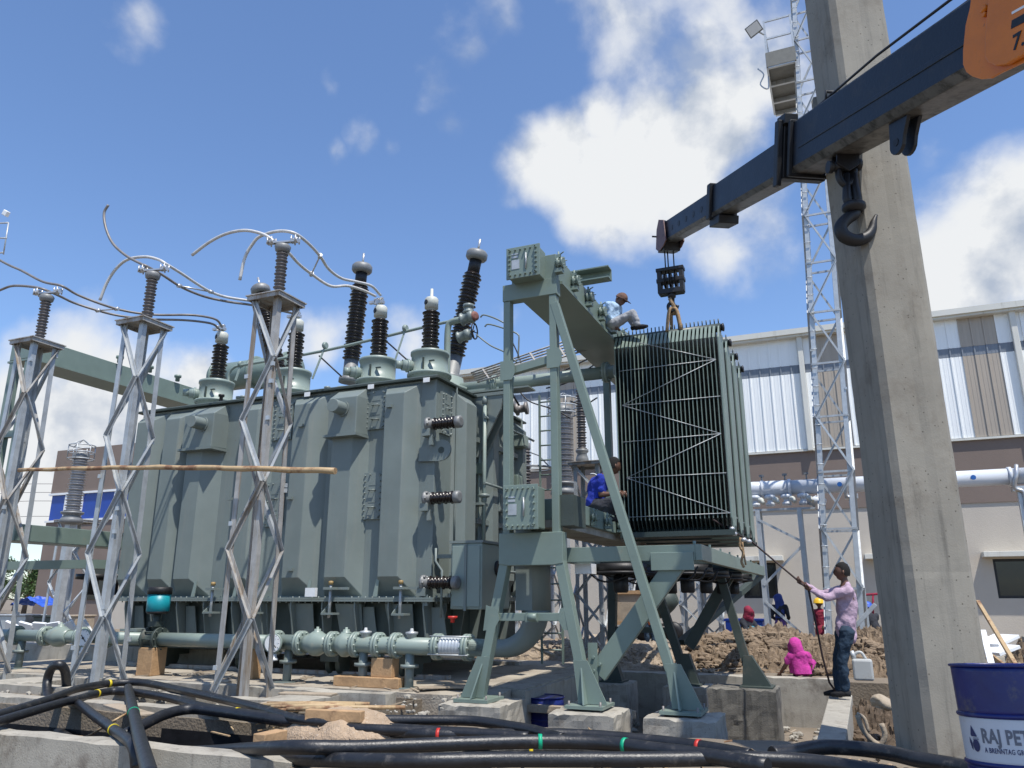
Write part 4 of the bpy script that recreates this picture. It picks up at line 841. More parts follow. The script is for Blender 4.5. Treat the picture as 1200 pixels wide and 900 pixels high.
# ------------------------------------------------------------------ fan platform under the radiators
def platform():
    t = thing('fan_platform', 'cantilevered green platform with cooling fans under the radiators', 'platform', (-2.5, 12.5, 1.9))
    x0, x1, y0, y1, z0, z1 = -3.38, -1.66, 9.82, 17.6, 1.74, 1.93
    def mem(nm, a, b, w, h, m=GREENL, up=(0, 0, 1)):
        q = MB(); q.beam(a, b, w, h, up); return q.build(nm, m, t, bevel=.006)
    zc = (z0+z1)/2
    mem('front_beam', (x0, y0, zc), (x1-.04, y0, zc), .1, z1-z0); mem('side_beam', (x1, y0-.05, zc), (x1, y1, zc), .08, z1-z0+.004)
    mem('side_beam', (x0-.05, y0-.05, zc), (x0-.05, y1, zc), .08, z1-z0); mem('rear_beam', (x0, y1, zc), (x1, y1, zc), .1, z1-z0)
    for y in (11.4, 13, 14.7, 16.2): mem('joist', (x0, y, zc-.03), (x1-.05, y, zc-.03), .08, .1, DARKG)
    q = MB(); q.bb(-2.25, -1.72, y0-.09, y0-.05, 1.62, 1.84); q.build('corner_plate', GREENL, t, bevel=.006)
    mem('diagonal_brace', (-1.95, y0-.0, 1.7), (-3.0, y0+.0, .38), .24, .1, up=(0, 1, 0))
    q = MB(); q.bb(-3.1, -2.98, y0-.08, y0-.06, .25, .75); bolt_ring(q, (-3.03, y0-.08, .5), (0, 1, 0), .08, 4, .02, .02); q.build('brace_cleat', GREENL, t)
    q = MB(); q.cyl((x1-.1, 10.1, zc+.09), (x1-.1, 10.1, zc+.16), .02); q.build('stud', GREENL, t)
    for i in range(7):
        y = 10.6+i*.95; q = MB(); q.bb(x1-.0, x1+.025, y-.02, y+.02, zc+.04, zc+.14); q.build('clip', GREENL, t)
    # rear leg and brace
    q = MB(); q.beam((-1.95, 14.6, 1.7), (-2.75, 14.6, .45), .2, .1, (0, 1, 0)); q.build('diagonal_brace', DARKG, t)
    q = MB(); q.beam((-1.7, 17.4, 1.75), (-2.95, 14.9, .5), .16, .1, (0, 0, 1)); q.build('diagonal_brace', DARKG, t)
    q = MB(); q.beam((-1.98, 13.5, 1.75), (-1.56, 13.5, -.05), .13, .12, (0, 1, 0)); q.build('rear_leg', DARKG, t)
    q = MB(); q.prism([(-1.72, 13.4, -.05), (-1.28, 13.4, -.05), (-1.55, 13.4, .4), (-1.68, 13.4, .4)], (0, .16, 0)); q.bb(-1.75, -1.25, 13.25, 13.75, -.08, -.045); q.build('foot_gusset', DARKG, t)
    fan0 = None
    for i, (x, y) in enumerate(((-2.85, 10.5), (-2.1, 11.3), (-2.85, 12.1), (-2.1, 12.9), (-2.85, 13.8), (-2.1, 14.6), (-2.1, 16.2))):
        if fan0 is None:
            q = MB(); rng = [V((x+.36*math.cos(a), y+.36*math.sin(a), 1.62)) for a in [k*2*PI/24 for k in range(25)]]; q.tube(rng, .022, 6, False)
            q.lathe((x, y, 1.62), (0, 0, 1), [(0, .36), (.12, .36), (.12, .35), (0, .35)], 28, True)
            for k in range(4): q.beam((x, y, 1.55), (x+.37*math.cos(k*PI/2+.4), y+.37*math.sin(k*PI/2+.4), 1.62), .02)
            fan0 = q.build('fan_ring', BLACK, t)
            q = MB(); q.lathe((x, y, 1.22), (0, 0, 1), [(.14, .08), (.16, .1), (.36, .1), (.38, .06)], 20); q.build('fan_motor', BLACK, fan0)
            for k in range(6):
                a = k*PI/3; q = MB(); d = V((math.cos(a), math.sin(a), 0)); s = V((-math.sin(a), math.cos(a), 0)); c = V((x, y, 1.66))
                q.prism([c+d*.07-s*.05+V((0, 0, .03)), c+d*.33-s*.08+V((0, 0, .03)), c+d*.33+s*.06-V((0, 0, .03)), c+d*.07+s*.04-V((0, 0, .02))], (0, 0, .008)); q.build('fan_blade', DARKG, fan0)
            fx, fy = x, y; kids_index()
        else: dupe(fan0, t, (x-fx, y-fy, 0))
    q = MB()
    for y in (10.2, 10.9, 11.9, 13.4): q = MB(); q.tube(smooth_path([(-3.3, y, 1.7), (-3.0, y+.05, 1.5), (-2.5, y+.2, 1.62), (-1.9, y, 1.52), (-1.75, y, 1.68)], 5), .014, 6); q.build('fan_wiring', BLACK, t)
    q = MB(); q.bb(-3.32, -3.1, 9.95, 10.2, 1.6, 1.73); q.build('junction_box', WHITE, t)
platform()
# ------------------------------------------------------------------ left hand cooler frame
def left_frame():
    t = thing('cooler_frame', 'second green steel frame, half hidden behind the leftmost lattice tower', 'steel frame', (-14.1, 10.3, 0), 'cooler frames')
    q = MB(); q.bb(-14.55, -13.95, 9.3, 13.9, 5.72, 6.13); q.build('upper_header', GREENL, t, bevel=.01)
    q = MB(); q.bb(-14.6, -13.9, 9.3, 13.9, 5.68, 5.715); q.build('header_soffit', GREENL, t)
    q = MB(); q.bb(-14.2, -13.55, 9.3, 13.9, 2.27, 2.57); q.build('lower_header', GREENL, t, bevel=.01)
    q = MB(); q.bb(-13.3, -12.9, 10.4, 13.9, 1.82, 1.98); q.bb(-15.9, -13.3, 10.4, 10.55, 1.82, 1.98); q.bb(-15.9, -13.3, 13.4, 13.5, 1.82, 1.98); q.build('fan_beam', GREENL, t)
    for x, y in ((-14.47, 9.38), (-14.03, 9.38), (-14.2, 13.8)):
        q = MB(); q.beam((x, y, .0), (x, y, 6.1), .14, .14); q.build('post', GREENL, t)
    q = MB(); q.bb(-14.39, -14.11, 9.33, 9.43, 4.2, 4.32); q.build('crossbeam', GREENL, t)
    for x, y in ((-14.0, 11.4), (-14.6, 12.4)):
        q = MB(); q.lathe((x, y, 1.75), (0, 0, -1), [(0, .33), (.1, .33), (.12, .1), (.4, .1)], 18); q.build('cooling_fan', BLACK, t)
    q = MB()
    for y in (11.2, 12.0, 12.8): q.lathe((-13.9, y, 6.15), (0, 0, 1), [(0, .05), (.08, .05), (.09, .08), (.14, .08)], 10)
    q.build('top_fittings', GREENL, t)
    # conservator drum end
    q = MB(); a = W(135, 407, Y=14.0); q.lathe((-14.6, 14.6, 6.75), (1, 0, 0), [(0, .1), (.04, .3), (.1, .36), (2.6, .36), (2.66, .3), (2.7, .1)], 28); q.build('conservator_drum', GREENL, t)
    for x in (-14.4, -13.2, -12.2): q = MB(); q.lathe((x, 14.6, 6.75), (1, 0, 0), [(0, .36), (0, .43), (.05, .43), (.05, .36)], 24); q.build('drum_flange', GREENL, t)
    for x in (-14.1, -12.4): q = MB(); q.bb(x-.06, x+.06, 14.5, 14.7, 4.9, 6.5); q.build('drum_support', GREENL, t)
left_frame()
# ================================================================== LATTICE TOWERS WITH POST INSULATORS
def lattice_tower(label, x, y, H, s0, s1, group, mleg, mbr, n=6, plate=.32, name='lattice_tower', zb=0.0, lean=(0, 0), seed=0, lw=.085, tp=True):
    t = thing(name, label, 'lattice tower', (x, y, zb), group)
    lx, ly = lean
    def cpos(i, z):
        k = (z-zb)/(H-zb); s = (s0*(1-k)+s1*k)/2
        cx, cy = ((-1, -1), (1, -1), (1, 1), (-1, 1))[i]
        return V((x+lx*k+cx*s, y+ly*k+cy*s, z))
    for i in range(4):
        cx, cy = ((-1, -1), (1, -1), (1, 1), (-1, 1))[i]; a, b = cpos(i, zb), cpos(i, H); q = MB()
        q.prism([a, a-V((cx*lw, 0, 0)), a-V((cx*lw, cy*.009, 0)), a-V((cx*.009, cy*.009, 0)), a-V((cx*.009, cy*lw, 0)), a-V((0, cy*lw, 0))], b-a)
        q.build('leg', mleg, t)
    rnd = random.Random(seed)
    for f in range(4):
        i, j = f, (f+1) % 4
        out = (cpos(i, zb)+cpos(j, zb))/2-V((x, y, zb)); out.normalize()
        for k in range(n):
            za, zc = zb+.12+(H-zb-.2)*k/n, zb+.12+(H-zb-.2)*(k+1)/n
            u, v = (i, j) if (k+f) % 2 == 0 else (j, i)
            a, b = cpos(u, za)+out*.006, cpos(v, zc)+out*.006
            q = MB(); q.angle(a, b, .052, .007, up=out, flip=1, flip2=1)
            q.build('brace', mbr if rnd.random() < .75 else mleg, t)
    for i in range(4):
        p = cpos(i, zb); q = MB(); q.bb(p.x-.1, p.x+.1, p.y-.1, p.y+.1, zb-.01, zb+.012)
        q.build('base_plate', mleg, t)
    if tp:
        p = V((x+lx, y+ly, H)); q = MB(); q.bb(p.x-plate, p.x+plate, p.y-plate, p.y+plate, H-.005, H+.012)
        for sx in (-1, 1):
            q.bb(p.x+sx*(plate-.03)-.012, p.x+sx*(plate-.03)+.012, p.y-plate+.02, p.y+plate-.02, H-.07, H-.006)
            q.bb(p.x-plate+.04, p.x+plate-.04, p.y+sx*(plate-.03)-.012, p.y+sx*(plate-.03)+.012, H-.068, H-.006)
        q.build('top_plate', RUSTY, t)
    r2 = random.Random(seed+5)
    for k in range(10):
        q = MB(); i = k % 4; z = zb+.4+(H-zb-.6)*r2.random(); p = cpos(i, z); q.bb(p.x-.03, p.x+.03, p.y-.018, p.y+.018, z-.03, z+.03); q.build('splice_cleat', GALVN, t)
    return t
T3 = (W(325, 352, Y=8.66), W(280, 817, Z=.02)); 
tw = [(-7.57, 8.66, .0), (-10.28, 8.72, .0), (-12.86, 8.78, 0)]
HT = 5.66
lattice_tower('nearest lattice tower, rust stained, with a post insulator on top, right of the other two', tw[0][0], 8.66, HT, .52, .44, 'lattice towers of the bus supports', RUSTY, GALV, seed=1)
lattice_tower('middle lattice tower standing behind the bend of the looped cable', tw[1][0], 8.66, HT, .52, .44, 'lattice towers of the bus supports', GALV, GALV, seed=2)
lattice_tower('leftmost lattice tower at the left edge of the picture', tw[2][0], 8.66, HT, .55, .44, 'lattice towers of the bus supports', GALV, RUSTY, seed=3)
for (x, y, _), lab in zip(tw, ('brown post insulator on the nearest lattice tower', 'brown post insulator on the middle lattice tower', 'brown post insulator on the leftmost lattice tower')):
    t = thing('post_insulator', lab, 'insulator', (x+.03, 8.66, HT+.012), 'post insulators on the lattice towers')
    q = MB(); sheds(q, (x+.03, 8.66, HT+.06), (x+.03, 8.66, HT+.78), .095, 13, .66, 18); q.build('porcelain', GREYI, t)
    q = MB(); q.lathe((x+.03, 8.66, HT+.012), (0, 0, 1), [(0, .11), (.02, .11), (.03, .07), (.06, .07)], 16); q.build('base_cap', CAPG, t)
    q = MB(); q.lathe((x+.03, 8.66, HT+.78), (0, 0, 1), [(0, .07), (.03, .11), (.1, .125), (.13, .1), (.15, .06)], 18); q.build('top_cap', CAPG, t)
    q = MB(); q.beam((x-.14, 8.6, HT+.95), (x+.2, 8.72, HT+.97), .07, .025); cl = q.build('clamp_bar', ALU, t)
    for dx, dy, dz in ((-.15, 8.6, .97), (.2, 8.73, .99)):
        q = MB(); c = V((x+dx, dy, HT+dz)); q.cyl(c-V((.06, 0, 0)), c+V((.06, 0, 0)), .045, n=12)
        for a in (-.04, .04):
            for b in (-.05, .05): q.cyl(c+V((a, b, -.05)), c+V((a, b, .07)), .012, n=6)
        q.build('conductor_clamp', ALU, cl)
# conductors
def conductor(label, pts, grp, r=.021, m=ALUD):
    P = [W(px, py, Y=Y) for px, py, Y in pts]; q = MB(); q.tube(smooth_path(P, 6), r, 10)
    o = q.build('conductor', [m, ALU], origin=P[0]); tag(o, label, 'cable', grp); return P
GC = 'aluminium conductors on the post insulators'
Yb = 11.55
def lerpY(lst, y0, k, y1):
    n = len(lst); out = []
    for i, (a, b) in enumerate(lst):
        if i <= k: Y = y0
        else: Y = y0+(y1-y0)*(i-k)/(n-1-k)
        out.append((a, b, Y))
    return out
cA = lerpY([(281, 328), (287, 302), (296, 286), (305, 277), (325, 271), (344, 273), (360, 284), (375, 300), (385, 315), (400, 326), (417, 330), (435, 335), (446, 346)], 8.73, 5, Yb)
cB = lerpY([(225, 299), (245, 284), (265, 274), (287, 270), (307, 274), (319, 281), (337, 295), (350, 309), (365, 321), (387, 335), (407, 335), (425, 340), (440, 347)], 8.6, 5, Yb)
conductor('bright conductor arching steeply down to its free end, from the nearest lattice tower', cA, GC, .025, CONDL); conductor('conductor whose free end reaches furthest left of the nearest lattice tower', cB, GC, .025, CONDL)
c2A = lerpY([(117, 352), (125, 332), (136, 315), (150, 304), (170, 301), (185, 304), (194, 309), (212, 320), (230, 332), (247, 342), (265, 348), (290, 352), (320, 356), (346, 364)], 8.73, 6, Yb)
c2B = lerpY([(127, 240), (122, 250), (124, 267), (132, 285), (147, 299), (165, 309), (172, 312), (190, 322), (210, 335), (227, 343), (245, 349), (270, 354), (292, 357), (320, 362), (342, 367)], 8.6, 6, Yb)
conductor('pale conductor arching down to a free end left of the middle lattice tower', c2A, GC, .025, CONDL); conductor('dark conductor curling up to a free end high above the middle lattice tower', c2B, GC, .023)
c1A = lerpY([(-60, 268), (0, 305), (25, 317), (50, 330), (72, 335), (90, 345), (115, 355), (137, 362), (162, 367), (187, 369), (220, 369), (240, 371), (254, 375), (260, 383)], 8.73, 4, Yb)
c1B = lerpY([(-40, 365), (-18, 347), (0, 340), (15, 335), (37, 336), (51, 339), (70, 347), (87, 355), (115, 364), (140, 370), (175, 374), (212, 375), (235, 377), (250, 380), (257, 386)], 8.6, 5, Yb)
conductor('upper conductor leaving the left edge above the leftmost lattice tower', c1A, GC, .023); conductor('lower conductor arching past the left edge from the leftmost lattice tower', c1B, GC, .023)
for a, b, l in ((cA[7], cB[8], 'spacer clamp between the two conductors of the nearest tower'), (c2A[9], c2B[8], 'spacer clamp between the two conductors of the middle tower'), (c1A[7], c1B[8], 'spacer clamp between the two conductors of the leftmost tower')):
    A, B = W(a[0], a[1], Y=a[2]), W(b[0], b[1], Y=b[2]); q = MB(); q.tube([A, B], .014, 8); d = (A-B).normalized(); q.tube([A-d*.04, A+d*.04], .035, 10); q.tube([B-d*.04, B+d*.04], .035, 10)
    tag(q.build('conductor_spacer', ALU, origin=A), l, 'spacer', 'conductor spacers')
for (px, py, x, l) in ((443, 355, LVX[1], 'terminal clamp joining two conductors on the second black bushing from the corner'), (346, 368, LVX[2], 'terminal clamp behind the nearest lattice tower'), (253, 382, LVX[3], 'terminal clamp on the leftmost black bushing')):
    c = V((x, 11.62, TZ1+1.86)); q = MB(); q.box(c+V((-.06, 0, .03)), (.2, .03, .12)); q.box(c+V((0, 0, 0)), (.1, .1, .06))
    for dx in (-.13, -.06, .02): 
        for dz in (-.02, .07): q.cyl(c+V((dx, -.04, dz)), c+V((dx, .04, dz)), .014, n=6)
    q.box(c+V((-.2, 0, .02)), (.12, .07, .05)); tag(q.build('terminal_clamp', ALU, origin=c), l, 'clamp', 'terminal clamps on the bushings')
# bamboo pole tied across the towers
A, B = W(22, 551, Y=8.3), W(393, 552, Y=8.26); q = MB(); pts = [A.lerp(B, k/24)+V((0, 0, .045*math.sin(PI*k/24)+.006*math.sin(k*1.7))) for k in range(25)]
q.tube(pts, [.028+.012*k/24+(.004 if k % 3 == 0 else 0) for k in range(25)], 10)
tag(q.build('bamboo_pole', BAMB, origin=A), 'long bamboo pole laid level across the three lattice towers', 'pole')
# ================================================================== OIL PIPE ALONG THE FRONT
def front_pipe():
    y, z, r = 10.1, .63, .118
    t = thing('oil_pipe', 'long pale green oil pipe with flanges and gauges in front of the transformer', 'pipe', (-8, y, 0))
    q = MB(); q.tube([(-14.7, y, z), (-10.9, y, z)], r*.85, 24); q.build('pipe_run', PIPE, t)
    q = MB(); q.tube([(-10.65, y, z), (-8.4, y, z)], r*.9, 24); q.build('pipe_run', PIPE, t)
    q = MB(); q.tube([(-8.4, y, z), (-4.6, y, z)], r, 24); q.build('pipe_run', PIPE, t)
    xe = -3.93
    pts = [(-5.2, y, z)]+[(xe-.5+.5*math.sin(a), y, z+.5-.5*math.cos(a)) for a in [i*PI/2/10 for i in range(11)]]
    q = MB(); q.tube(pts, [r]+[r+.06*i/10 for i in range(11)], 24); q.build('elbow', GREEN, t)
    q = MB(); q.cyl((xe, y, z+.5), (xe, y, 2.2), .2, n=28); q.bb(xe-.22, xe+.02, y-.2, y+.2, z+.5, 2.2); q.build('riser', GREEN, t)
    q = MB(); q.cyl((xe, y, z+.42), (xe, y, z+.5), .2, n=24); q.build('riser_collar', GREEN, t)
    def flange(x, R_=.185, w=.045, pair=True):
        q = MB(); q.lathe((x-w, y, z), (1, 0, 0), [(0, r), (0, R_), (w*.9, R_), (w*.9, R_-.02), (w*1.1, R_-.02), (w*1.1, R_), (w*2, R_), (w*2, r)], 28)
        bolt_ring(q, (x, y, z), (1, 0, 0), R_-.03, 10, .013, w+.03); return q.build('flange', PIPE, t)
    for x in (-14.2, -13.4, -12.5, -11.9, -8.25, -7.78, -7.2, -6.78, -6.4, -6.1, -5.42, -4.95): flange(x, .18 if x > -9 else .17)
    # bulging valve bodies
    for x, l in ((-7.49, .42), (-6.97, .3), (-13.05, .5)):
        q = MB(); q.lathe((x-l/2, y, z), (1, 0, 0), [(0, .12), (l*.15, .13), (l*.4, .18), (l*.6, .18), (l*.85, .13), (l, .12)], 26); b = q.build('valve_body', PIPE, t)
        q = MB(); q.lathe((x, y, z+.14), (0, 0, 1), [(0, .08), (.03, .08), (.04, .05), (.07, .05), (.07, .02), (.1, .02)], 12); q.build('valve_cap', PIPE, b)
    # branch collars
    for x in (-6.63, -5.85):
        q = MB(); q.lathe((x, y, z+.1), (0, 0, 1), [(0, .07), (.05, .07), (.06, .09), (.09, .09), (.1, .03), (.14, .02)], 14); q.build('air_vent', GALV, t)
    # round dial gauges
    for x, yy in ((-8.12, y-.2), (-12.15, y-.2)):
        q = MB(); q.lathe((x, yy, z), (.15, -1, 0), [(-.12, .1), (0, .13), (.03, .15), (.05, .15), (.05, .135)], 28); g = q.build('gauge', PIPE, t)
        q = MB(); q.lathe(V((x, yy, z))+V((.15, -1, 0)).normalized()*.051, (.15, -1, 0), [(0, .13), (.003, .13)], 28); q.build('gauge_dial', WHITE, g)
        q = MB(); c = V((x, yy, z))+V((.15, -1, 0)).normalized()*.06; q.beam(c+V((-.05, 0, .05)), c+V((.07, 0, -.06)), .014, .004, up=(0, 1, 0)); q.lathe(c, (.15, -1, 0), [(0, .02), (.006, .02)], 10)
        for k in range(12):
            a = k*PI/6; p = c+V((math.cos(a)*.11, 0, math.sin(a)*.11)); q.beam(p, p+V((math.cos(a)*.018, 0, math.sin(a)*.018)), .007, .003, up=(0, 1, 0))
        q.build('gauge_needle', BLACK, g)
        q = MB(); q.lathe((x, yy, z-.15), (0, 0, -1), [(0, .05), (.06, .05), (.07, .07), (.1, .07)], 12); q.build('gauge_stem', WHITE, g)
    # bright braided coupling
    q = MB(); q.lathe((-5.38, y, z), (1, 0, 0), [(0, .13)]+[(.02+.05*i+d, .13+e) for i in range(8) for d, e in ((0, 0), (.02, .014), (.035, .014))]+[(.42, .13)], 28); q.build('expansion_joint', GALVN, t)
    q = MB()
    for a in (.6, 2.2, 3.7, 5.3): q.cyl((-5.5, y+.18*math.cos(a), z+.18*math.sin(a)), (-4.88, y+.18*math.cos(a), z+.18*math.sin(a)), .011, n=6)
    q.build('tie_bolts', GALV, t)
    # stools
    for x in (-14.0, -8.0, -6.65, -5.87):
        q = MB(); q.cyl((x, y, .0), (x, y, z-.1), .065, n=16); s = q.build('pipe_stool', GREEN, t)
        q = MB(); q.lathe((x, y, .335), (0, 0, 1), [(0, .13), (.045, .13)], 14); q.build('stool_flange', GREEN, s); q = MB(); q.bb(x-.14, x+.14, y-.14, y+.14, .055, .075); q.build('foot_plate', GREEN, s)
    # teal actuator on the shut off valve
    x = -10.78
    q = MB(); q.lathe((x-.15, y, z), (1, 0, 0), [(0, .19), (.04, .19), (.05, .13), (.24, .13), (.25, .19), (.3, .19)], 24); bolt_ring(q, (x, y, z), (1, 0, 0), .16, 8, .014, .18); v = q.build('valve_body', DARKG, t)
    q = MB(); q.cyl((x, y, z+.12), (x, y, z+.42), .06, n=14); q.bb(x-.1, x+.1, y-.08, y+.08, z+.2, z+.28); q.build('valve_neck', DARKG, v)
    q = MB(); q.lathe((x, y, z+.42), (0, 0, 1), [(0, .15), (.03, .185), (.3, .185)], 28); ac = q.build('actuator', TEAL, v)
    q = MB(); q.lathe((x, y, z+.72), (0, 0, 1), [(0, .195), (.1, .195), (.12, .17), (.125, .02)], 28); q.lathe((x, y, z+.4), (0, 0, 1), [(0, .15), (.04, .19)], 28); q.build('actuator_cap', BLACK, ac)
    q = MB(); q.lathe((-5.3, y+.2, .95), (0, 0, 1), [(0, .03), (.05, .03), (.06, .07), (.09, .07)], 10); q.build('red_tap', RED, t)
    q = MB(); q.bb(-11.6, -11.2, y, y+.4, .74, .78); q.build('small_bracket', GREEN, t)
front_pipe()
for x in (-7.55, -6.9):
    pass
q = MB(); q.bb(-7.05, -5.95, 9.95, 10.25, .06, .2); tag(q.build('timber_block', WOOD, origin=(-6.5, 10.1, .1), bevel=.01), 'low timber block under the middle of the front pipe', 'timber')
q = MB(); q.bb(-6.45, -6.1, 10.0, 10.2, .2, .46); tag(q.build('timber_block', WOOD, origin=(-6.3, 10.1, .3), bevel=.01), 'short timber packing on the low block under the front pipe', 'timber')
q = MB(); q.bb(-10.95, -10.62, 9.95, 10.25, .06, .5); tag(q.build('timber_block', WOOD, origin=(-10.8, 10.1, .3), bevel=.012), 'upright timber block under the teal valve', 'timber')
q = MB(); q.bb(-8.95, -8.75, 10.2, 10.4, .06, .52); tag(q.build('timber_block', WOOD, origin=(-8.8, 10.3, .3), bevel=.012), 'upright timber block behind the nearest lattice tower', 'timber')
# ================================================================== CONCRETE COLUMN
def column():
    L_, C_, R_ = V((.22, 8.45)), V((.49, 7.85)), V((1.05, 8.1)); B_ = L_+R_-C_
    c = [C_, R_, B_, L_]; ch = .055; pts = []
    for i in range(4):
        p, a, b = c[i], c[i-1], c[(i+1) % 4]
        pts += [p+(a-p).normalized()*ch, p+(b-p).normalized()*ch]
    q = MB(); n = 240; H0, H1 = -.95, 13.5; k = len(pts); vs = []; 
    ring = []; lab = []
    for i in range(k):
        a, b = pts[i], pts[(i+1) % k]; m = 6 if (b-a).length > .2 else 1
        ring += [a.lerp(b, j/m) for j in range(m)]; lab += [(i, j/m) for j in range(m)]
    k = len(ring); cen = sum(ring, V((0, 0)))/k
    for i in range(n+1):
        z = H0+(H1-H0)*i/n
        for p, (fi, ff) in zip(ring, lab):
            d = (p-cen).normalized(); e = (.012 if ff > .55 else 0)+(-.002 if abs((z+.95) % 2.44-.0) < .04 else 0)*(1 if noise.noise(V((p.x*2, p.y*2, z))) > -.2 else 0)+.006*noise.noise(V((p.x*5, p.y*5, z*1.3)))+.003*noise.noise(V((p.x*20, p.y*20, z*6)))
            vs.append((p.x+d.x*e, p.y+d.y*e, z))
    q.add(vs, [(i*k+j, i*k+(j+1) % k, (i+1)*k+(j+1) % k, (i+1)*k+j) for i in range(n) for j in range(k)])
    o = q.build('concrete_column', CONCP, origin=(.63, 8.15, 0)); tag(o, 'tall square concrete column in front of the steel mast, rising out of the picture', 'column')
    q = MB(); a = W(1170, 640, Y=8.4); q.cyl((1.2, 8.45, -.1), (1.2, 8.45, .3), .02)
column()
# ================================================================== MAST
def mast():
    x, y, H, s0, s1 = -.2, 20.9, 24, .84, .55
    t = lattice_tower('tall slender galvanised lattice mast behind the concrete column', x, y, H, s0, s1, None, GALVN, GALV, n=17, name='lattice_mast', lean=(1.0, 0), seed=9, lw=.11, tp=False)
    for k in range(17):
        z = .1+(H-.2)*k/17; f = z/H; s = (s0*(1-f)+s1*f)/2; cx = x+1.0*f
        q = MB()
        for sy in (-1, 1): q.bb(cx-s, cx+s, y+sy*s-.02, y+sy*s+.02, z-.02, z+.03)
        for sx in (-1, 1): q.bb(cx+sx*s-.02, cx+sx*s+.02, y-s, y+s, z-.02, z+.03)
        q.build('strut_ring', GALV, t)
    # platform seen from below
    zp = 16.2; a, b, c, d = [W(*p, Z=zp) for p in ((900, 76), (950, 63), (940, 123), (911, 131))]
    b.x = .95; c.x = .95
    y0, y1, xx0, xx1 = a.y, d.y, a.x, .15
    q = MB(); q.bb(xx0, xx1, y0, y1, zp, zp+.04); pf = q.build('platform_floor', CHK, t)
    for f in (0, .36, .72, 1):
        yy = y0+(y1-y0)*f; q = MB(); q.bb(xx0, xx1, yy-.04, yy+.04, zp-.14, zp-.002); q.build('floor_joist', GALV, pf)
    q = MB(); q.bb(xx0-.04, xx1+.04, y0-.05, y0, zp-.1, zp+.38); q.build('toe_board', CHK, pf)
    q = MB(); q.bb(xx0-.05, xx0, y0, y1, zp-.1, zp+.38); q.build('toe_board', GALVN, pf)
    for (xx, yy) in ((xx0, y0), (xx1, y0), (xx0, y1), (xx0, (y0+y1)/2)):
        q = MB(); q.bb(xx-.03, xx+.03, yy-.03, yy+.03, zp+.2, zp+1.5); q.build('rail_post', GALVN, t)
    for zz in (.85, 1.45):
        q = MB(); q.bb(xx0, xx1, y0-.02, y0+.02, zp+zz, zp+zz+.05); q.bb(xx0-.02, xx0+.02, y0, y1, zp+zz, zp+zz+.05); q.build('hand_rail', GALVN, t)
    q = MB(); q.bb(.5, 1.3, y0+.3, y1, zp-1.6, zp-1.5); q.bb(.45, 1.3, y0+.3, y0+.35, zp-1.6, zp-1.2); q.build('lower_landing', CHK, t)
    c = V((xx0-.28, y0-.1, zp+1.25)); Mx = Matrix.Rotation(R(35), 3, 'X')@Matrix.Rotation(R(-25), 3, 'Y')
    q = MB(); q.box(c, (.42, .14, .34), Mx); fl = q.build('floodlight', CAPG, t, bevel=.01)
    q = MB(); q.box(c+Mx@V((0, -.08, 0)), (.36, .02, .28), Mx); q.build('lamp_glass', WHITE, fl)
    q = MB(); q.tube([c, c+V((.3, .1, -.25))], .025, 6); q.build('lamp_bracket', GALV, fl)
    q = MB(); c2 = V((xx0-.15, y0+.2, zp-.35)); q.tube(smooth_path([c2+V((-.15, 0, .45)), c2+V((.0, 0, .2)), c2+V((-.12, 0, -.1)), c2+V((.08, 0, -.3)), c2+V((.12, 0, .1))], 4), .02, 6); q.build('cable_loop', GALVN, t)
    for k in range(40):
        z = 1.0+k*.5
        f = z/H; s = (s0*(1-f)+s1*f)/2; cx = x+1.0*f
        q = MB(); q.cyl((cx-s-.02, y-s-.05, z), (cx-s+.14, y-s-.05, z), .012, n=5); q.build('step_bolt', GALVN, t)
mast()
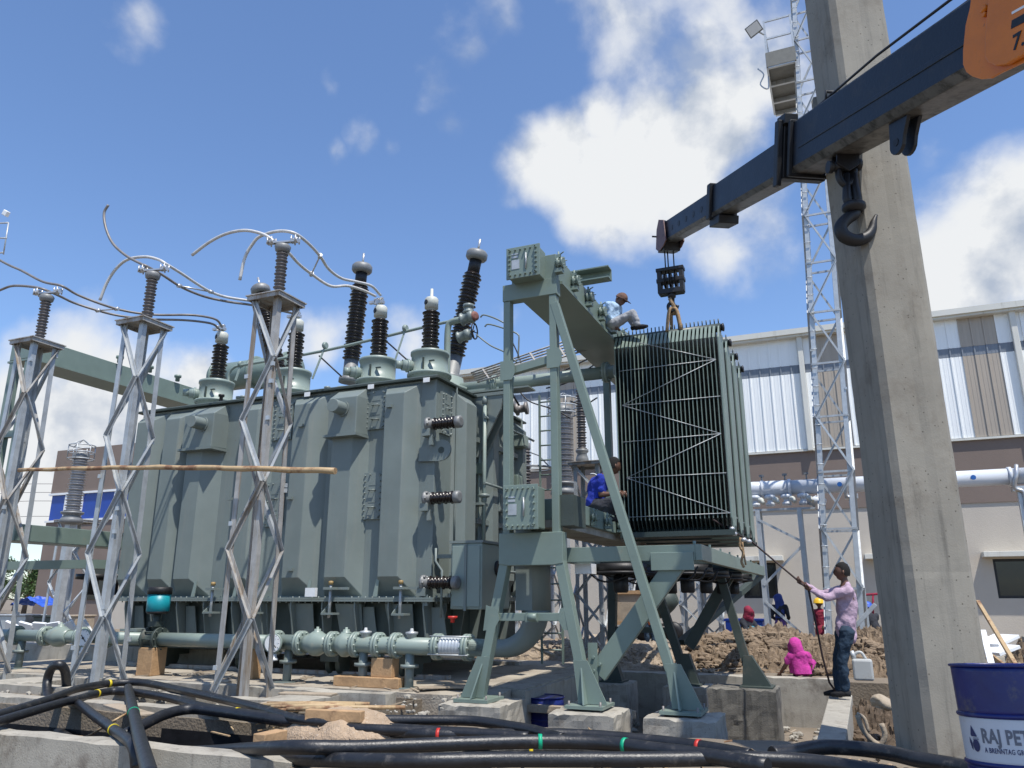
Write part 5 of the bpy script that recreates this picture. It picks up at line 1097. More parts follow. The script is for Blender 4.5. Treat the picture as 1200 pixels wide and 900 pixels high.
# ================================================================== CRANE
def project(P):
    d = P-V((0, 0, EYE)); r = d.x*math.cos(YAW)+d.y*math.sin(YAW); f_ = -d.x*math.sin(YAW)+d.y*math.cos(YAW)
    dd = f_*math.cos(PITCH)+d.z*math.sin(PITCH); u = -f_*math.sin(PITCH)+d.z*math.cos(PITCH)
    return 600+F*r/dd, 450-F*u/dd
def crane():
    A = W(783, 275, Y=12.5); B = V((1.49, 6.06, 5.5)); 
    hB = ray(1165, 46); B = V((0, 0, EYE))+hB*(6.0/hB.y)
    d = (B-A).normalized(); side = d.cross(V((0, 0, 1))).normalized()      # points away from or towards the camera
    if side.y > 0: side = -side
    up = side.cross(d); 
    if up.z < 0: up = -up
    L = (B-A).length
    def at_px(px):
        lo, hi = 0, L*1.6
        for _ in range(40):
            m = (lo+hi)/2
            if project(A+d*m)[0] < px: lo = m
            else: hi = m
        return lo
    t = thing('crane_boom', 'dark blue telescopic crane boom reaching in from the upper right', 'crane', tuple(B))
    def sec(nm, s0, s1, w, h, m0, m1, ch=.12):
        c = ch*h; pr = [(-w/2, h/2), (w/2, h/2), (w/2, -h/2+c), (w/2-c, -h/2), (-w/2+c, -h/2), (-w/2, -h/2+c)]
        q = MB(); a, b = A+d*s0, A+d*s1; n = 6
        vs = [p+side*u+up*v for p in (a, b) for u, v in pr]
        q.add(vs, [tuple(range(n)), tuple(range(2*n-1, n-1, -1)), (0, n, n+1, 1)]); 
        q.add(vs, [(1, n+1, n+2, 2), (5, n+5, n, 0)]); q.cur = 1; q.add(vs, [(2, n+2, n+3, 3), (3, n+3, n+4, 4), (4, n+4, n+5, 5)])
        return q.build(nm, [m0, m1], t, bevel=.008)
    s1, s2 = at_px(846), at_px(941)
    sec('tip_section', .05, s1+.5, .26, .36, NAVY, NAVYU); sec('middle_section', s1, s2+.5, .33, .44, NAVY, NAVYU); ms = sec('main_section', s2, L*1.5, .42, .56, NAVY, NAVYU)
    # collars
    def collar(s, w, h, l=.1, m=BLACK):
        q = MB(); a = A+d*s
        for u, v, ww, hh in ((0, h/2+.02, w+.09, .04), (0, -h/2-.02, w+.09, .04), (w/2+.025, 0, .05, h+.06), (-w/2-.025, 0, .05, h+.06)):
            M_ = Matrix((side, d, up)).transposed(); q.box(a+side*u+up*v, (ww, l, hh), M_)
        return q.build('section_collar', m, t, bevel=.01)
    collar(s1, .33, .44, .12); collar(s2-.02, .42, .54, .14); collar(s2+.16, .42, .56, .05)
    q = MB(); M_ = Matrix((side, d, up)).transposed(); 
    q.box(A+d*(s1+.1)-up*.3, (.3, .36, .12), M_); q.build('guide_pad', BLACK, t, bevel=.01); q = MB(); q.box(A+d*(s2+.0)+side*.2+up*.36, (.16, .2, .12), M_); q.build('guide_pad', BLACK, t, bevel=.01); q = MB(); q.box(A+d*(s2-.0)+side*.3-up*.02, (.06, .1, .75), M_); q.build('guide_pad', BLACK, t, bevel=.01)
    # raised rib and panel seams on the near side
    q = MB(); a = A+d*(s2+.3)+side*.212-up*.02; q.beam(a, A+d*(L*1.5)+side*.212-up*.02, .016, .05, up=up); q.build('side_stiffener', NAVY, t, bevel=.006)
    q = MB(); q.beam(A+d*(s2+.02)+side*.19+up*.285, A+d*(L*1.5)+side*.19+up*.285, .03, .02, up=up); q.build('top_edge_strip', NAVYU, t)
    q = MB()
    for i in range(7):
        c = A+d*(.25+i*(s1-.4)/6); q.lathe(c+side*.128, side, [(0, .05), (.006, .05)], 12)
    q.build('pin_holes', BLACK, t)
    # head sheaves
    q = MB()
    for u in (-.16, .16):
        P_ = lambda s, v: A+d*s+up*v+side*u
        q.prism([P_(.25, .2), P_(-.02, .26), P_(-.12, .1), P_(-.12, -.25), P_(.05, -.32), P_(.3, -.26), P_(.42, -.18)], side*.02)
    hd = q.build('boom_head', mat('worn_red_steel', (.16, .085, .08), .6, 0, .3, 6, .2, 30, dirt=(.04, .03, .03)), t, bevel=.004)
    for v in (.12, -.14):
        for u in (-.09, 0, .09):
            q = MB(); q.lathe(A+d*.0+up*v+side*u-side*.02, side, [(0, .13), (.01, .13), (.015, .1), (.03, .1), (.035, .13), (.045, .13)], 20); q.build('sheave', BLACK, hd)
    q = MB(); q.box(A+d*.08-up*.24, (.3, .34, .16), M_); q.build('head_block', BLACK, hd, bevel=.01)
    q = MB(); q.tube([A-d*.14+side*.25-up*.02, A-d*.14-side*.2-up*.02], .015, 6); q.build('rope_guard', BLACK, hd)
    # lugs under the main section
    sl = at_px(1066); c = A+d*sl-up*.28; q = MB(); z_ = .72
    for u in (-.03, .08):
        pts = [c+d*.15, c+d*.1-up*.16]+[c-up*.2+d*.1*math.cos(a)-up*.11*math.sin(a) for a in [i*PI/8 for i in range(1, 8)]]+[c-d*.1-up*.16, c-d*.12]
        q.prism([p+side*u for p in pts], side*.035)
    lg = q.build('pin_lug', NAVY, t, bevel=.004); q = MB(); q.lathe(c-up*.2+side*.116, side, [(0, .035), (.004, .035)], 16); q.build('lug_hole', BLACK, lg)
    # ropes along the boom top
    q = MB(); 
    for u, v in ((.12, .44), (.02, .4)): q.tube([A+d*(s2+.2)+side*u+up*.32, A+d*(s2+1.6)+side*u+up*v, A+d*(L*1.5)+side*u+up*(v+.12)], .013, 6)
    q.build('hoist_rope', BLACK, t)
    q = MB(); c = A+d*(s2+.75)+up*.3; q.tube([c-side*.1, c-side*.1+up*.12, c+side*.15+up*.12, c+side*.15], .018, 6); q.build('rope_bridge', BLACK, t)
    # orange outer section
    n = side; p0 = A+d*L+side*.235
    def onp(px, py, off=0.0):
        r_ = ray(px, py); o = V((0, 0, EYE)); k = (p0+n*off-o).dot(n)/r_.dot(n); return o+r_*k
    poly = [(1143, -20), (1139, 10), (1134, 30), (1131, 60), (1131, 76), (1135, 85), (1142, 90), (1152, 93), (1164, 92), (1175, 86), (1190, 79), (1230, 60), (1290, 25), (1290, -120), (1150, -60)]
    q = MB(); q.prism([onp(*p) for p in poly], n*.02); q.cyl(onp(1250, 10)-n*.3, onp(1250, 10)-n*.3+n*.02, .02); sl_ = q.build('orange_sleeve', ORANGE, t, bevel=.005)
    poly = [(1168, -20), (1163, 10), (1160, 50), (1160, 68), (1164, 74), (1173, 78), (1186, 76), (1230, 52), (1290, 15), (1290, -120), (1180, -60)]
    q = MB(); q.prism([onp(p[0], p[1], .02) for p in poly], n*.045); q.build('sleeve_panel', ORANGE, sl_, bevel=.012)
    q = MB(); q.prism([onp(*p, .066) for p in ((1186, 14), (1240, -16), (1240, -13), (1186, 17))], n*.003); q.build('white_stripe', WHITE, sl_)
    q = MB(); q.prism([onp(*p, .066) for p in ((1186, 24), (1240, -6), (1240, 6), (1185, 34))], n*.003); q.build('black_stripe', BLACK, sl_)
    q = MB(); q.lathe(onp(1156, 11, .02), n, [(0, .03), (.03, .03), (.04, .015)], 8); q.lathe(onp(1156, 17, .02), n, [(0, .02), (.03, .02)], 8); q.build('sleeve_bolts', ORANGE, sl_)
    # the printed figures
    cu = bpy.data.curves.new('figures', 'FONT'); cu.body = '7.5'; cu.size = .155; cu.extrude = .001; cu.offset = .003
    to = bpy.data.objects.new('rating_figures', cu); COL.objects.link(to)
    dep = bpy.context.evaluated_depsgraph_get(); me = bpy.data.meshes.new_from_object(to.evaluated_get(dep)); bpy.data.objects.remove(to)
    me.materials.clear(); me.materials.append(BLACK)
    o = bpy.data.objects.new('rating_figures', me); COL.objects.link(o); o.parent = sl_
    xax = (onp(1225, 34, .068)-onp(1186, 57, .068)).normalized(); yax = n.cross(xax)
    if yax.z < 0: yax = -yax; 
    M = Matrix((xax, yax, xax.cross(yax))).transposed().to_4x4(); M.translation = onp(1186, 60, .068)-V(t['org']); o.matrix_local = M
    # ---------------- auxiliary hook under the boom
    sh = at_px(990); c = A+d*sh-up*.29
    h = thing('crane_hook', 'black crane hook hanging below the boom in front of the concrete column', 'hook', tuple(c))
    rt = V((math.cos(YAW), math.sin(YAW), 0)); fw = V((-math.sin(YAW), math.cos(YAW), 0)); uz = V((0, 0, 1))
    k = ((c.y*math.cos(YAW)-c.x*math.sin(YAW))*math.cos(PITCH)+(c.z-EYE)*math.sin(PITCH))/900*1.05
    def hp(px, py, o=0): 
        x0, y0 = project(c); return c+rt*(px-x0-(py-y0)*.11)*k-uz*(py-y0)*k*.98+fw*o
    q = MB(); 
    for o in (-.07, .05): q.prism([hp(978, 170, o), hp(1003, 163, o), hp(1003, 198, o), hp(992, 206, o), hp(978, 196, o)], fw*.025)
    q.build('hook_lug', BLACK, h, bevel=.004)
    q = MB(); q.tube([hp(974, 197), hp(1006, 194)], .05, 12); q.tube([hp(971, 197), hp(976, 197)], .065, 12); q.tube([hp(1002, 194), hp(1007, 194)], .065, 12); q.build('shackle_pin', BLACK, h)
    q = MB(); q.tube(smooth_path([hp(983, 200), hp(984, 212), hp(991, 220), hp(999, 213), hp(1001, 198)], 4), .035, 10); q.build('shackle', BLACK, h)
    q = MB(); q.tube([hp(992, 206), hp(992, 236), hp(996, 250)], [.035, .045, .045], 10); q.tube([hp(999, 206), hp(1003, 236), hp(1003, 250)], [.04, .05, .05], 12); q.build('hook_shank', BLACK, h)
    q = MB(); q.lathe(hp(999, 243), -uz, [(0, .1), (.02, .115), (.06, .115), (.08, .09), (.1, .075)], 20); q.build('swivel_nut', BLACK, h)
    pts = [(1001, 249), (1000, 256), (992, 262), (985, 272), (989, 283), (1001, 288), (1013, 284), (1019, 275), (1021, 266), (1024, 257)]
    rs = [6, 6.5, 7, 7.4, 7.6, 7.2, 6.6, 5.2, 3.8, 1.6]
    P_ = smooth_path([hp(*p) for p in pts], 4); rr = []
    for i in range(len(rs)-1): rr += [(rs[i]+(rs[i+1]-rs[i])*j/4)*k*.95 for j in range(4)]
    rr.append(rs[-1]*k); q = MB(); q.tube(P_, rr, 14); q.build('hook_claw', BLACK, h)
    # ---------------- hook block over the radiator and the slings
    top = V((RX0+.78, 12.5, 0)); x, y = A.x-.0, 12.5
    g = thing('hook_block', 'black hook block hanging on ropes from the boom tip', 'hook block', (x, y, 6.6))
    zt, zb = W(777, 316, Y=12.5).z, W(777, 345, Y=12.5).z
    q = MB(); wd = .19
    for sx in (-1, 1): q.bb(x+sx*wd-.035, x+sx*wd+.035, y-.08, y+.08, zb, zt)
    q.bb(x-wd-.05, x+wd+.05, y-.09, y+.09, zt-.06, zt-.0); q.bb(x-wd-.05, x+wd+.05, y-.085, y+.085, (zt+zb)/2-.035, (zt+zb)/2+.035); q.bb(x-wd-.02, x+wd+.02, y-.086, y+.086, zb-.02, zb+.07)
    q.build('block_frame', BLACK, g, bevel=.006)
    for dx in (-.09, 0, .09):
        q = MB(); q.lathe((x+dx-.02, y, (zt+zb)/2+.0), (1, 0, 0), [(0, .14), (.01, .14), (.015, .11), (.025, .11), (.03, .14), (.04, .14)], 18); q.build('sheave', BLACK, g)
    q = MB()
    for dx in (-.08, -.03, .07): q.cyl((x+dx, y, zt-.1), (x+dx+.0, y, A.z-.15), .012, n=6)
    q.build('fall_ropes', BLACK, g)
    q = MB(); q.lathe((x, y, zb), (0, 0, -1), [(-.02, .07), (.08, .07), (.1, .045), (.22, .04)], 14); q.tube(smooth_path([(x, y, zb-.15), (x-.07, y, zb-.22), (x-.05, y, zb-.32), (x+.05, y, zb-.32), (x+.09, y, zb-.24)], 4), .03, 10); q.build('load_hook', BLACK, g)
    q = MB(); zr = RZ1-.08
    for dx, dy in ((-.1, -.1), (.1, .12), (-.06, .1), (.14, -.08)): q.tube(smooth_path([(x, y, zb-.26), (x+dx*.6, y+dy*.4, (zb+zr)/2), (x+dx, y+dy, zr)], 4), .03, 8)
    q.tube([(x-.03, y-.02, zb-.1), (x+.03, y, zb-.25), (x+.02, y+.03, zb-.4)], .04, 8)
    tag(q.build('lifting_sling', HEMP, origin=(x, y, zb-.3)), 'brown fabric sling between the hook block and the nearest radiator', 'sling')
crane()
# ================================================================== BACKGROUND GEAR
def duct():
    t = thing('gas_insulated_duct', 'long horizontal white duct running in front of the warehouse wall', 'duct', (2, 22, 4.15))
    z = 4.15; q = MB(); q.cyl((-3.2, 22, z), (-1.2, 22, z), .21, n=28); q.build('duct_section', DUCT, t); q = MB(); q.cyl((-1.2, 22, z), (3.9, 22, z), .2, n=28); q.build('duct_section', DUCT, t); q = MB(); q.cyl((3.9, 22, z), (11, 22, z), .2, n=28); q.build('duct_section', DUCT, t)
    for x in (-1.9, -1.2, 1.4, 3.9, 6.4):
        q = MB(); q.lathe((x-.04, 22, z), (1, 0, 0), [(0, .2), (0, .235), (.08, .235), (.08, .2)], 28); q.build('duct_flange', DUCT, t)
    for x, y_ in ((.05, 1), (3.1, 1)):
        q = MB(); q.lathe((x, 21.8, z+.0), (0, -1, 0), [(0, .06), (.008, .06)], 16); q.build('blue_badge', mat('badge_blue', (.02, .12, .4), .4) if 'badge_blue' not in MATS else MATS['badge_blue'], t)
    for x in (-1.9, -1.3, -.75, -2.5):
        q = MB(); q.cyl((x, 22, z+.2), (x, 22, z+.34), .02); q.box((x, 22, z+.36), (.12, .06, .06)); q.build('vent_valve', CAPG, t)
    # group of small bushings below the duct end
    for i, x in enumerate((-2.1, -1.72, -1.3, -.88)):
        q = MB(); q.lathe((x, 21.9, z-.18), (0, 0, -1), [(0, .1), (.03, .15), (.1, .15), (.12, .08), (.2, .08), (.22, .12), (.3, .12)], 16); q.build('branch_nozzle', DUCT, t)
        q = MB(); q.lathe((x+.12, 21.7, z-.3), (.5, -.4, -.6), [(0, .05), (.04, .08), (.1, .08), (.14, .05), (.2, .05)], 12); q.build('earthing_switch', CAPW, t)
    q = MB(); q.bb(-2.35, -.6, 21.75, 22.1, z-.62, z-.56); q.build('support_shelf', GALV, t); q = MB(); q.lathe((-.55, 21.95, z-.5), (0, 0, 1), [(0, .2), (.1, .25), (.2, .2)], 16); q.cyl((-.7, 21.9, z-.45), (-.5, 21.9, z-.35), .12); q.build('drive_drum', DUCT, t)
    for x in (-2.05, -1.0):
        for y in (21.7, 22.3):
            q = MB(); q.beam((x, y, -.15), (x, y, z-.6), .11, .11); q.build('support_post', GALVN, t)
    for a, b in (((-2.05, 1.2), (-1.0, .2)), ((-2.05, 1.6), (-1.0, 2.6)), ((-2.05, 3.3), (-1.0, 2.7))):
        q = MB(); q.beam((a[0], 21.66, a[1]), (b[0], 21.66, b[1]), .06); q.build('support_brace', GALVN, t)
    for x in (.3, 4.05):
        q = MB(); q.beam((x, 21.9, -.15), (x, 21.9, z-.35), .14, .14); q.build('support_post', GALVN, t)
        q = MB(); q.tube(smooth_path([(x, 21.85, z+.25), (x-.05, 21.75, z+.0), (x-.12, 21.8, z-.3), (x+.05, 21.8, z-.42), (x+.05, 21.8, z-.8)], 4), .05, 8); q.bb(x-.16, x+.16, 21.8, 22.1, z-.38, z-.26); q.build('pipe_cradle', ALU, t)
duct()
def pole_insulator(label, x, y, z0, z1, r, m, zg=-.15, cage=False, ring=False, stand='post', grp=None, n=22):
    t = thing('equipment_insulator', label, 'insulator', (x, y, zg), grp)
    q = MB(); sheds(q, (x, y, z0), (x, y, z1), r, n, .72, 18); q.build('porcelain', m, t)
    q = MB(); q.lathe((x, y, z0-.35), (0, 0, 1), [(0, r*.9), (.05, r*1.3), (.15, r*1.2), (.25, r*.9), (.3, r*1.25), (.35, r*1.25)], 20); q.build('base_tank', CAPG, t)
    q = MB(); q.lathe((x, y, z1), (0, 0, 1), [(0, r*.75), (.05, r*.9), (.2, r*.9), (.22, r*.5), (.3, r*.15)], 18); q.build('top_cap', CAPG, t)
    if cage:
        q = MB(); rr = r*1.45
        for zz in (z1+.02, z1+.22, z1+.42): q.tube([(x+rr*math.cos(a), y+rr*math.sin(a), zz) for a in [i*PI/8 for i in range(17)]], .018, 6, False)
        for k in range(6): a = k*PI/3; q.cyl((x+rr*math.cos(a), y+rr*math.sin(a), z1), (x+rr*math.cos(a), y+rr*math.sin(a), z1+.44), .015, n=5)
        for k in range(4): a = k*PI/2; q.tube([(x+rr*math.cos(a), y+rr*math.sin(a), z1+.42), (x, y, z1+.6)], .015, 5)
        q.build('guard_cage', GALV, t)
    if ring:
        q = MB(); q.tube([(x+.25+.5*math.cos(a), y+.5*math.sin(a), (z0+z1)/2) for a in [i*PI/12 for i in range(25)]], .03, 8, False); q.tube([(x, y, z1), (x+.4, y, (z0+z1)/2+.35), (x+.72, y, (z0+z1)/2)], .02, 6); q.build('grading_ring', CAPG, t)
    if stand == 'post':
        q = MB(); q.beam((x, y, zg), (x, y, z0-.35), .2, .2); q.build('stand', GALV, t)
    return t
p = W(85, 600, Y=15.5); q_ = W(85, 540, Y=15.5)
pole_insulator('pale insulator with a wire cage on top, in front of the distant blue windows', p.x, 15.5, p.z, q_.z, .24, CTI, cage=True, grp='tall pale insulators with cages', n=20)
p = W(661, 566, Y=19); q_ = W(661, 486, Y=19)
pole_insulator('pale insulator with a wire cage on top, seen between the frame posts and the radiator', p.x, 19, p.z, q_.z, .28, CTI, cage=True, grp='tall pale insulators with cages', n=26)
p = W(682, 527, Y=17); q_ = W(682, 447, Y=17)
pole_insulator('dark slender insulator hanging above the small lattice stand left of the radiator', p.x, 17, p.z, q_.z, .12, GREYI, stand='none', n=26)
xs_, zs_ = p.x, p.z-.35
lattice_tower('small lattice stand below the dark slender insulator', xs_+.18, 17, zs_, .62, .6, 'lattice stands in the background', GALV, GALV, n=6, plate=.42, zb=-.15, seed=21)
p = W(616, 572, Y=19.5); q_ = W(616, 528, Y=19.5)
pole_insulator('small brown insulator with a loose grading ring', p.x, 19.5, p.z, q_.z, .16, GREYI, ring=True, n=12)
for i, (px, Y, H, s, l) in enumerate(((735, 24, 1.9, .5, 'low lattice stand just left of the wooden crate'), (640, 20, 2.6, .7, 'lattice stand seen through the legs of the front frame'), (812, 24, 2.3, .6, 'low lattice stand in front of the warehouse, under the fan platform'), (835, 24.6, 2.3, .6, 'lattice stand right of the one under the fan platform'), (225, 22, 3.2, .9, 'lattice stand in the far left background, under the green beam'), (75, 17, 3.6, .8, 'lattice stand behind the leftmost tower'), (600, 24, 2.6, .7, 'thin lattice stand behind the ladder'))):
    p = W(px, 720, Y=Y); lattice_tower(l, p.x, Y, H, s, s*.9, 'lattice stands in the background', GALVN, GALV, n=4, plate=s*.6, zb=-.15, seed=30+i)
# cable rack and wires behind the frame
t = thing('cable_rack', 'sloping rack of thin brown rods above the transformer', 'rack', W(556, 438, Y=13.5))
for i in range(6):
    a, b = W(552+i*1.5, 437+i*2.2, Y=13.6-i*.16), W(694+i*2, 389+i*3.2, Y=13.6-i*.16); q = MB(); q.cyl(a, b, .018, n=6); q.build('rod', RUSTY, t)
for f in (.1, .32, .5, .72, .9):
    a0, b0 = W(552, 437, Y=13.6), W(694, 389, Y=13.6); a1, b1 = W(559.5, 448, Y=12.8), W(704, 405, Y=12.8)
    q = MB(); q.beam(a0.lerp(b0, f), a1.lerp(b1, f), .04, .02); q.build('rack_rung', RUSTY, t)
q = MB()
for pts in ([(598, 445), (640, 443), (680, 425), (700, 415)], [(640, 455), (665, 448), (700, 425)], [(676, 412), (690, 409), (705, 418), (716, 432)], [(604, 452), (620, 470), (650, 480), (668, 490)], [(655, 415), (680, 409), (700, 413), (722, 440)], [(600, 400), (607, 415), (612, 430)], [(668, 470), (685, 474), (700, 466)]):
    q.tube(smooth_path([W(a, b, Y=15.2) for a, b in pts], 5), .016, 6)
tag(q.build('loose_wires', BLACK, origin=W(660, 440, Y=15.2)), 'tangle of thin wires crossing behind the green frame', 'wires')
# ================================================================== DRUMS
def drum(label, x, y, z, lettering=False, tilt=0, R0=.29, H=.88):
    t = thing('steel_drum', label, 'drum', (x, y, z), 'steel drums')
    def seg(nm, z0, z1, m, prof=None):
        q = MB(); n = 10; pr = [(z0, R0)]+[(z0+(z1-z0)*i/n, R0) for i in range(1, n)]+[(z1, R0)]; q.lathe((x, y, z), (0, 0, 1), pr, 56); return q.build(nm, m, t)
    if lettering: seg('lower_shell', .0, .3, BLUE); seg('middle_shell', .3, .58, DRUMW); seg('upper_shell', .58, H-.012, BLUE)
    else: seg('shell', 0, H-.012, BLUE)
    for zz in (.3, .58):
        q = MB(); q.lathe((x, y, z+zz-.016), (0, 0, 1), [(0, R0-.002), (.006, R0+.009), (.016, R0+.013), (.026, R0+.009), (.032, R0-.002)], 56); q.build('rolling_hoop', BLUE if zz > .5 or not lettering else BLUE, t)
    q = MB(); q.tube([(x+(R0+.004)*math.cos(a), y+(R0+.004)*math.sin(a), z+H-.006) for a in [i*PI/28 for i in range(57)]], .009, 8, False); q.build('rim', BLUE, t)
    q = MB(); q.lathe((x, y, z+H-.035), (0, 0, 1), [(0, R0), (.005, R0)], 48); q.build('lid', BLUE, t)
    q = MB(); q.lathe((x+.18, y+.05, z+H-.03), (0, 0, 1), [(0, .035), (.012, .035)], 12); q.build('bung', GALV, t)
    if lettering:
        base = math.atan2(-6.1, -.88)
        def bend(ox, oz, me, mname, m, r=R0+.0015, sx=1.0):
            for v in me.vertices:
                a = base+(v.co.x*sx+ox)/r; rr = r+v.co.z; v.co = V((math.cos(a)*rr, math.sin(a)*rr, v.co.y+oz))
            me.materials.clear(); me.materials.append(m); o = bpy.data.objects.new(mname, me); COL.objects.link(o); o.parent = t
        def text(s, size, ox, oz, nm, m, off=0.0):
            cu = bpy.data.curves.new(nm, 'FONT'); cu.body = s; cu.size = size; cu.extrude = .0006; cu.offset = off; cu.resolution_u = 3; cu.space_character = 1.06
            o = bpy.data.objects.new(nm, cu); COL.objects.link(o); dp = bpy.context.evaluated_depsgraph_get(); me = bpy.data.meshes.new_from_object(o.evaluated_get(dp)); bpy.data.objects.remove(o)
            bm = bmesh.new(); bm.from_mesh(me); 
            for _ in range(2): bmesh.ops.subdivide_edges(bm, edges=[e for e in bm.edges if e.calc_length() > .02], cuts=1)
            bm.to_mesh(me); bm.free(); bend(ox, oz, me, nm, m, sx=.66)
        text('RAJ PETRO', .112, DX, .428, 'brand_lettering', GREYTXT, .004)
        text('A BRENNTAG GROUP COMPANY', .04, DX+.008, .372, 'brand_subline', NAVYTXT, .0006)
        def flat(poly, nm, m):
            me = bpy.data.meshes.new(nm); bm = bmesh.new(); n = len(poly); vs = [bm.verts.new((a, b, .0012)) for a, b in poly]; bm.faces.new(vs); bmesh.ops.triangulate(bm, faces=bm.faces); 
            for _ in range(2): bmesh.ops.subdivide_edges(bm, edges=[e for e in bm.edges if e.calc_length() > .02], cuts=1)
            bm.to_mesh(me); bm.free(); bend(0, 0, me, nm, m)
        cx, cz = DX-.048, .405
        flat([(cx+.026*math.cos(a), cz+.036*math.sin(a)) for a in [i*2*PI/20 for i in range(20)]], 'emblem_drop', NAVYTXT)
        flat([(cx-.02, cz+.115), (cx-.035, cz+.06), (cx-.03, cz+.05), (cx+.012, cz+.05), (cx+.015, cz+.055)], 'emblem_tip', NAVYTXT)
        flat([(cx-.05, cz+.045), (cx-.03, cz+.01), (cx-.032, cz-.03), (cx-.042, cz-.02), (cx-.053, cz+.015)], 'emblem_wave', NAVYTXT)
        for k in range(2): flat([(cx-.02, cz+.042-k*.009), (cx+.025, cz+.046-k*.009), (cx+.025, cz+.042-k*.009), (cx-.02, cz+.038-k*.009)], 'emblem_line', NAVYTXT)
    return t
DX = -.185
db = drum('blue and white steel drum with printed lettering at the right edge', 0, 0, 0, True)
# the lettered drum is built at the origin facing -X-Y, then set down leaning slightly

db.location = (.875, 6.1, .0); db.rotation_euler = Matrix.Rotation(R(-3.4), 3, V((math.cos(YAW), math.sin(YAW), 0))).to_euler()
q_ = W(637, 850, Z=-.93)
drum('deep blue steel drum standing low in the pit between two concrete blocks', -4.3, 11.35, -.98)
# ================================================================== BLACK CABLES
def cable(label, pts, r=.048, z=.1, Y=None, m=RUBBER, grp='thick black power cables'):
    P = []
    for p in pts:
        if isinstance(p, V): P.append(p)
        elif len(p) == 3: P.append(W(p[0], p[1], Y=p[2]) if p[2] > 2 else W(p[0], p[1], Z=p[2]))
        else: P.append(W(p[0], p[1], Z=z))
    q = MB(); sp = smooth_path(P, 7); q.tube(sp, r, 14)
    o = q.build('power_cable', m, origin=P[0]); tag(o, label, 'cable', grp); return sp, o
def band(sp, o, px, m, r=.05):
    best = min(range(1, len(sp)-1), key=lambda i: abs(project(sp[i])[0]-px)); a = sp[best]; d = (sp[best+1]-sp[best-1]).normalized()
    q = MB(); q.tube([a-d*.016, a+d*.016], r+.003, 16); b = q.build('tape_band', m, origin=tuple(o['org'])); b.parent = o; b.location = (0, 0, 0); b['org'] = list(o['org'])
s, o = cable('topmost cable of the upper pair, with one yellow band', [(-60, 852), (-20, 843), (14, 833), (50, 822), (75, 813), (92, 807), (128, 801), (167, 800), (208, 808), (250, 817), (300, 829), (345, 842), (380, 846), (428, 844), (500, 844), (555, 845), (597, 851), (625, 856), (660, 866)], z=.14); band(s, o, 129, YEL)
s, o = cable('lower cable of the upper pair, with two yellow bands', [(-40, 858), (10, 842), (50, 830), (75, 823), (92, 819), (117, 812), (144, 810), (194, 817), (236, 828), (278, 835), (333, 842), (361, 849), (420, 854), (500, 857), (560, 860), (620, 864)], z=.1); band(s, o, 115, YEL); band(s, o, 279, YEL)
s, o = cable('cable crossing the dark trench with a yellow band low down', [(-70, 850), (-20, 842), (50, 827), (83, 821), (111, 839), (133, 855), (155, 873), (160, 900, -.1)], z=.06); band(s, o, 133, YEL)
s, o = cable('looped cable standing up in a narrow arch at the left', [(92, 878, 6.7), (83, 868, 6.9), (67, 855, 7.3), (58, 828, 7.8), (55, 802, 8.0), (60, 784, 8.0), (69, 779, 8.0), (76, 786, 8.1), (78, 806, 8.25), (79, 830, 8.4)], r=.06)
s, o = cable('cable running straight towards the viewer with a green band', [(150, 806, .12), (155, 828, .14), (161, 855, .14), (168, 880, .13), (177, 912, .12)], r=.055); band(s, o, 157, GRN, .056)
s, o = cable('cable dipping into the trench behind the green banded one', [(100, 905, -.3), (125, 873, -.1), (146, 861, 0), (167, 850, .05), (194, 837, .1), (222, 831, .12), (250, 833, .12), (300, 840, .12), (345, 846, .1), (420, 852, .08), (500, 857, .06), (560, 860, .05)], r=.055)
s, o = cable('long cable over the sand pile edge, with green bands on its shiny top', [(90, 905, 6.5), (150, 893, 6.4), (195, 885.5, 6.3), (225, 881.5, 6.2), (255, 880, 6.15), (333, 876), (417, 876), (500, 873), (555, 871), (633, 869), (708, 871), (764, 878), (830, 886), (900, 898)], r=.055, z=.16); band(s, o, 632, GRN, .056); band(s, o, 734, GRN, .056)
s, o = cable('nearest long cable sweeping across the foreground to the right', [(150, 912, 6.1), (200, 901, 6.05), (245, 893.5, 6.0), (278, 889.5, 6.0), (315, 889, 6.0), (361, 890, .05), (472, 892), (583, 890), (667, 890), (750, 890), (833, 889), (900, 890), (960, 894), (1050, 908)], r=.055, z=.14)
s, o = cable('cable behind the sand pile with red bands', [(380, 850), (425, 853), (458, 857), (514, 861), (583, 861), (667, 861), (750, 867), (812, 874), (850, 880), (880, 886)], r=.054, z=.08); band(s, o, 513, RED, .056); band(s, o, 817, RED, .056)
s, o = cable('cable curving round the foot of the concrete column', [(905, 884), (925, 882), (950, 877), (975, 875.5), (1012, 878), (1045, 883), (1075, 890), (1117, 897), (1150, 905)], r=.058, z=.12)
s, o = cable('partly hidden cable under the others with a yellow band', [(500, 884), (560, 883), (622, 880), (700, 882), (760, 887)], r=.05, z=.06); band(s, o, 623, YEL, .05)
q = MB(); q.tube(smooth_path([W(80, 862, Z=-.1), W(100, 863, Z=-.2), W(115, 856, Z=-.1), W(133, 845, Z=.05), (W(150, 835, Z=.1))], 5), .012, 6); tag(q.build('thin_pale_cord', BAMB, origin=W(100, 863, Z=0)), 'thin pale cord lying across the dark trench', 'cord')
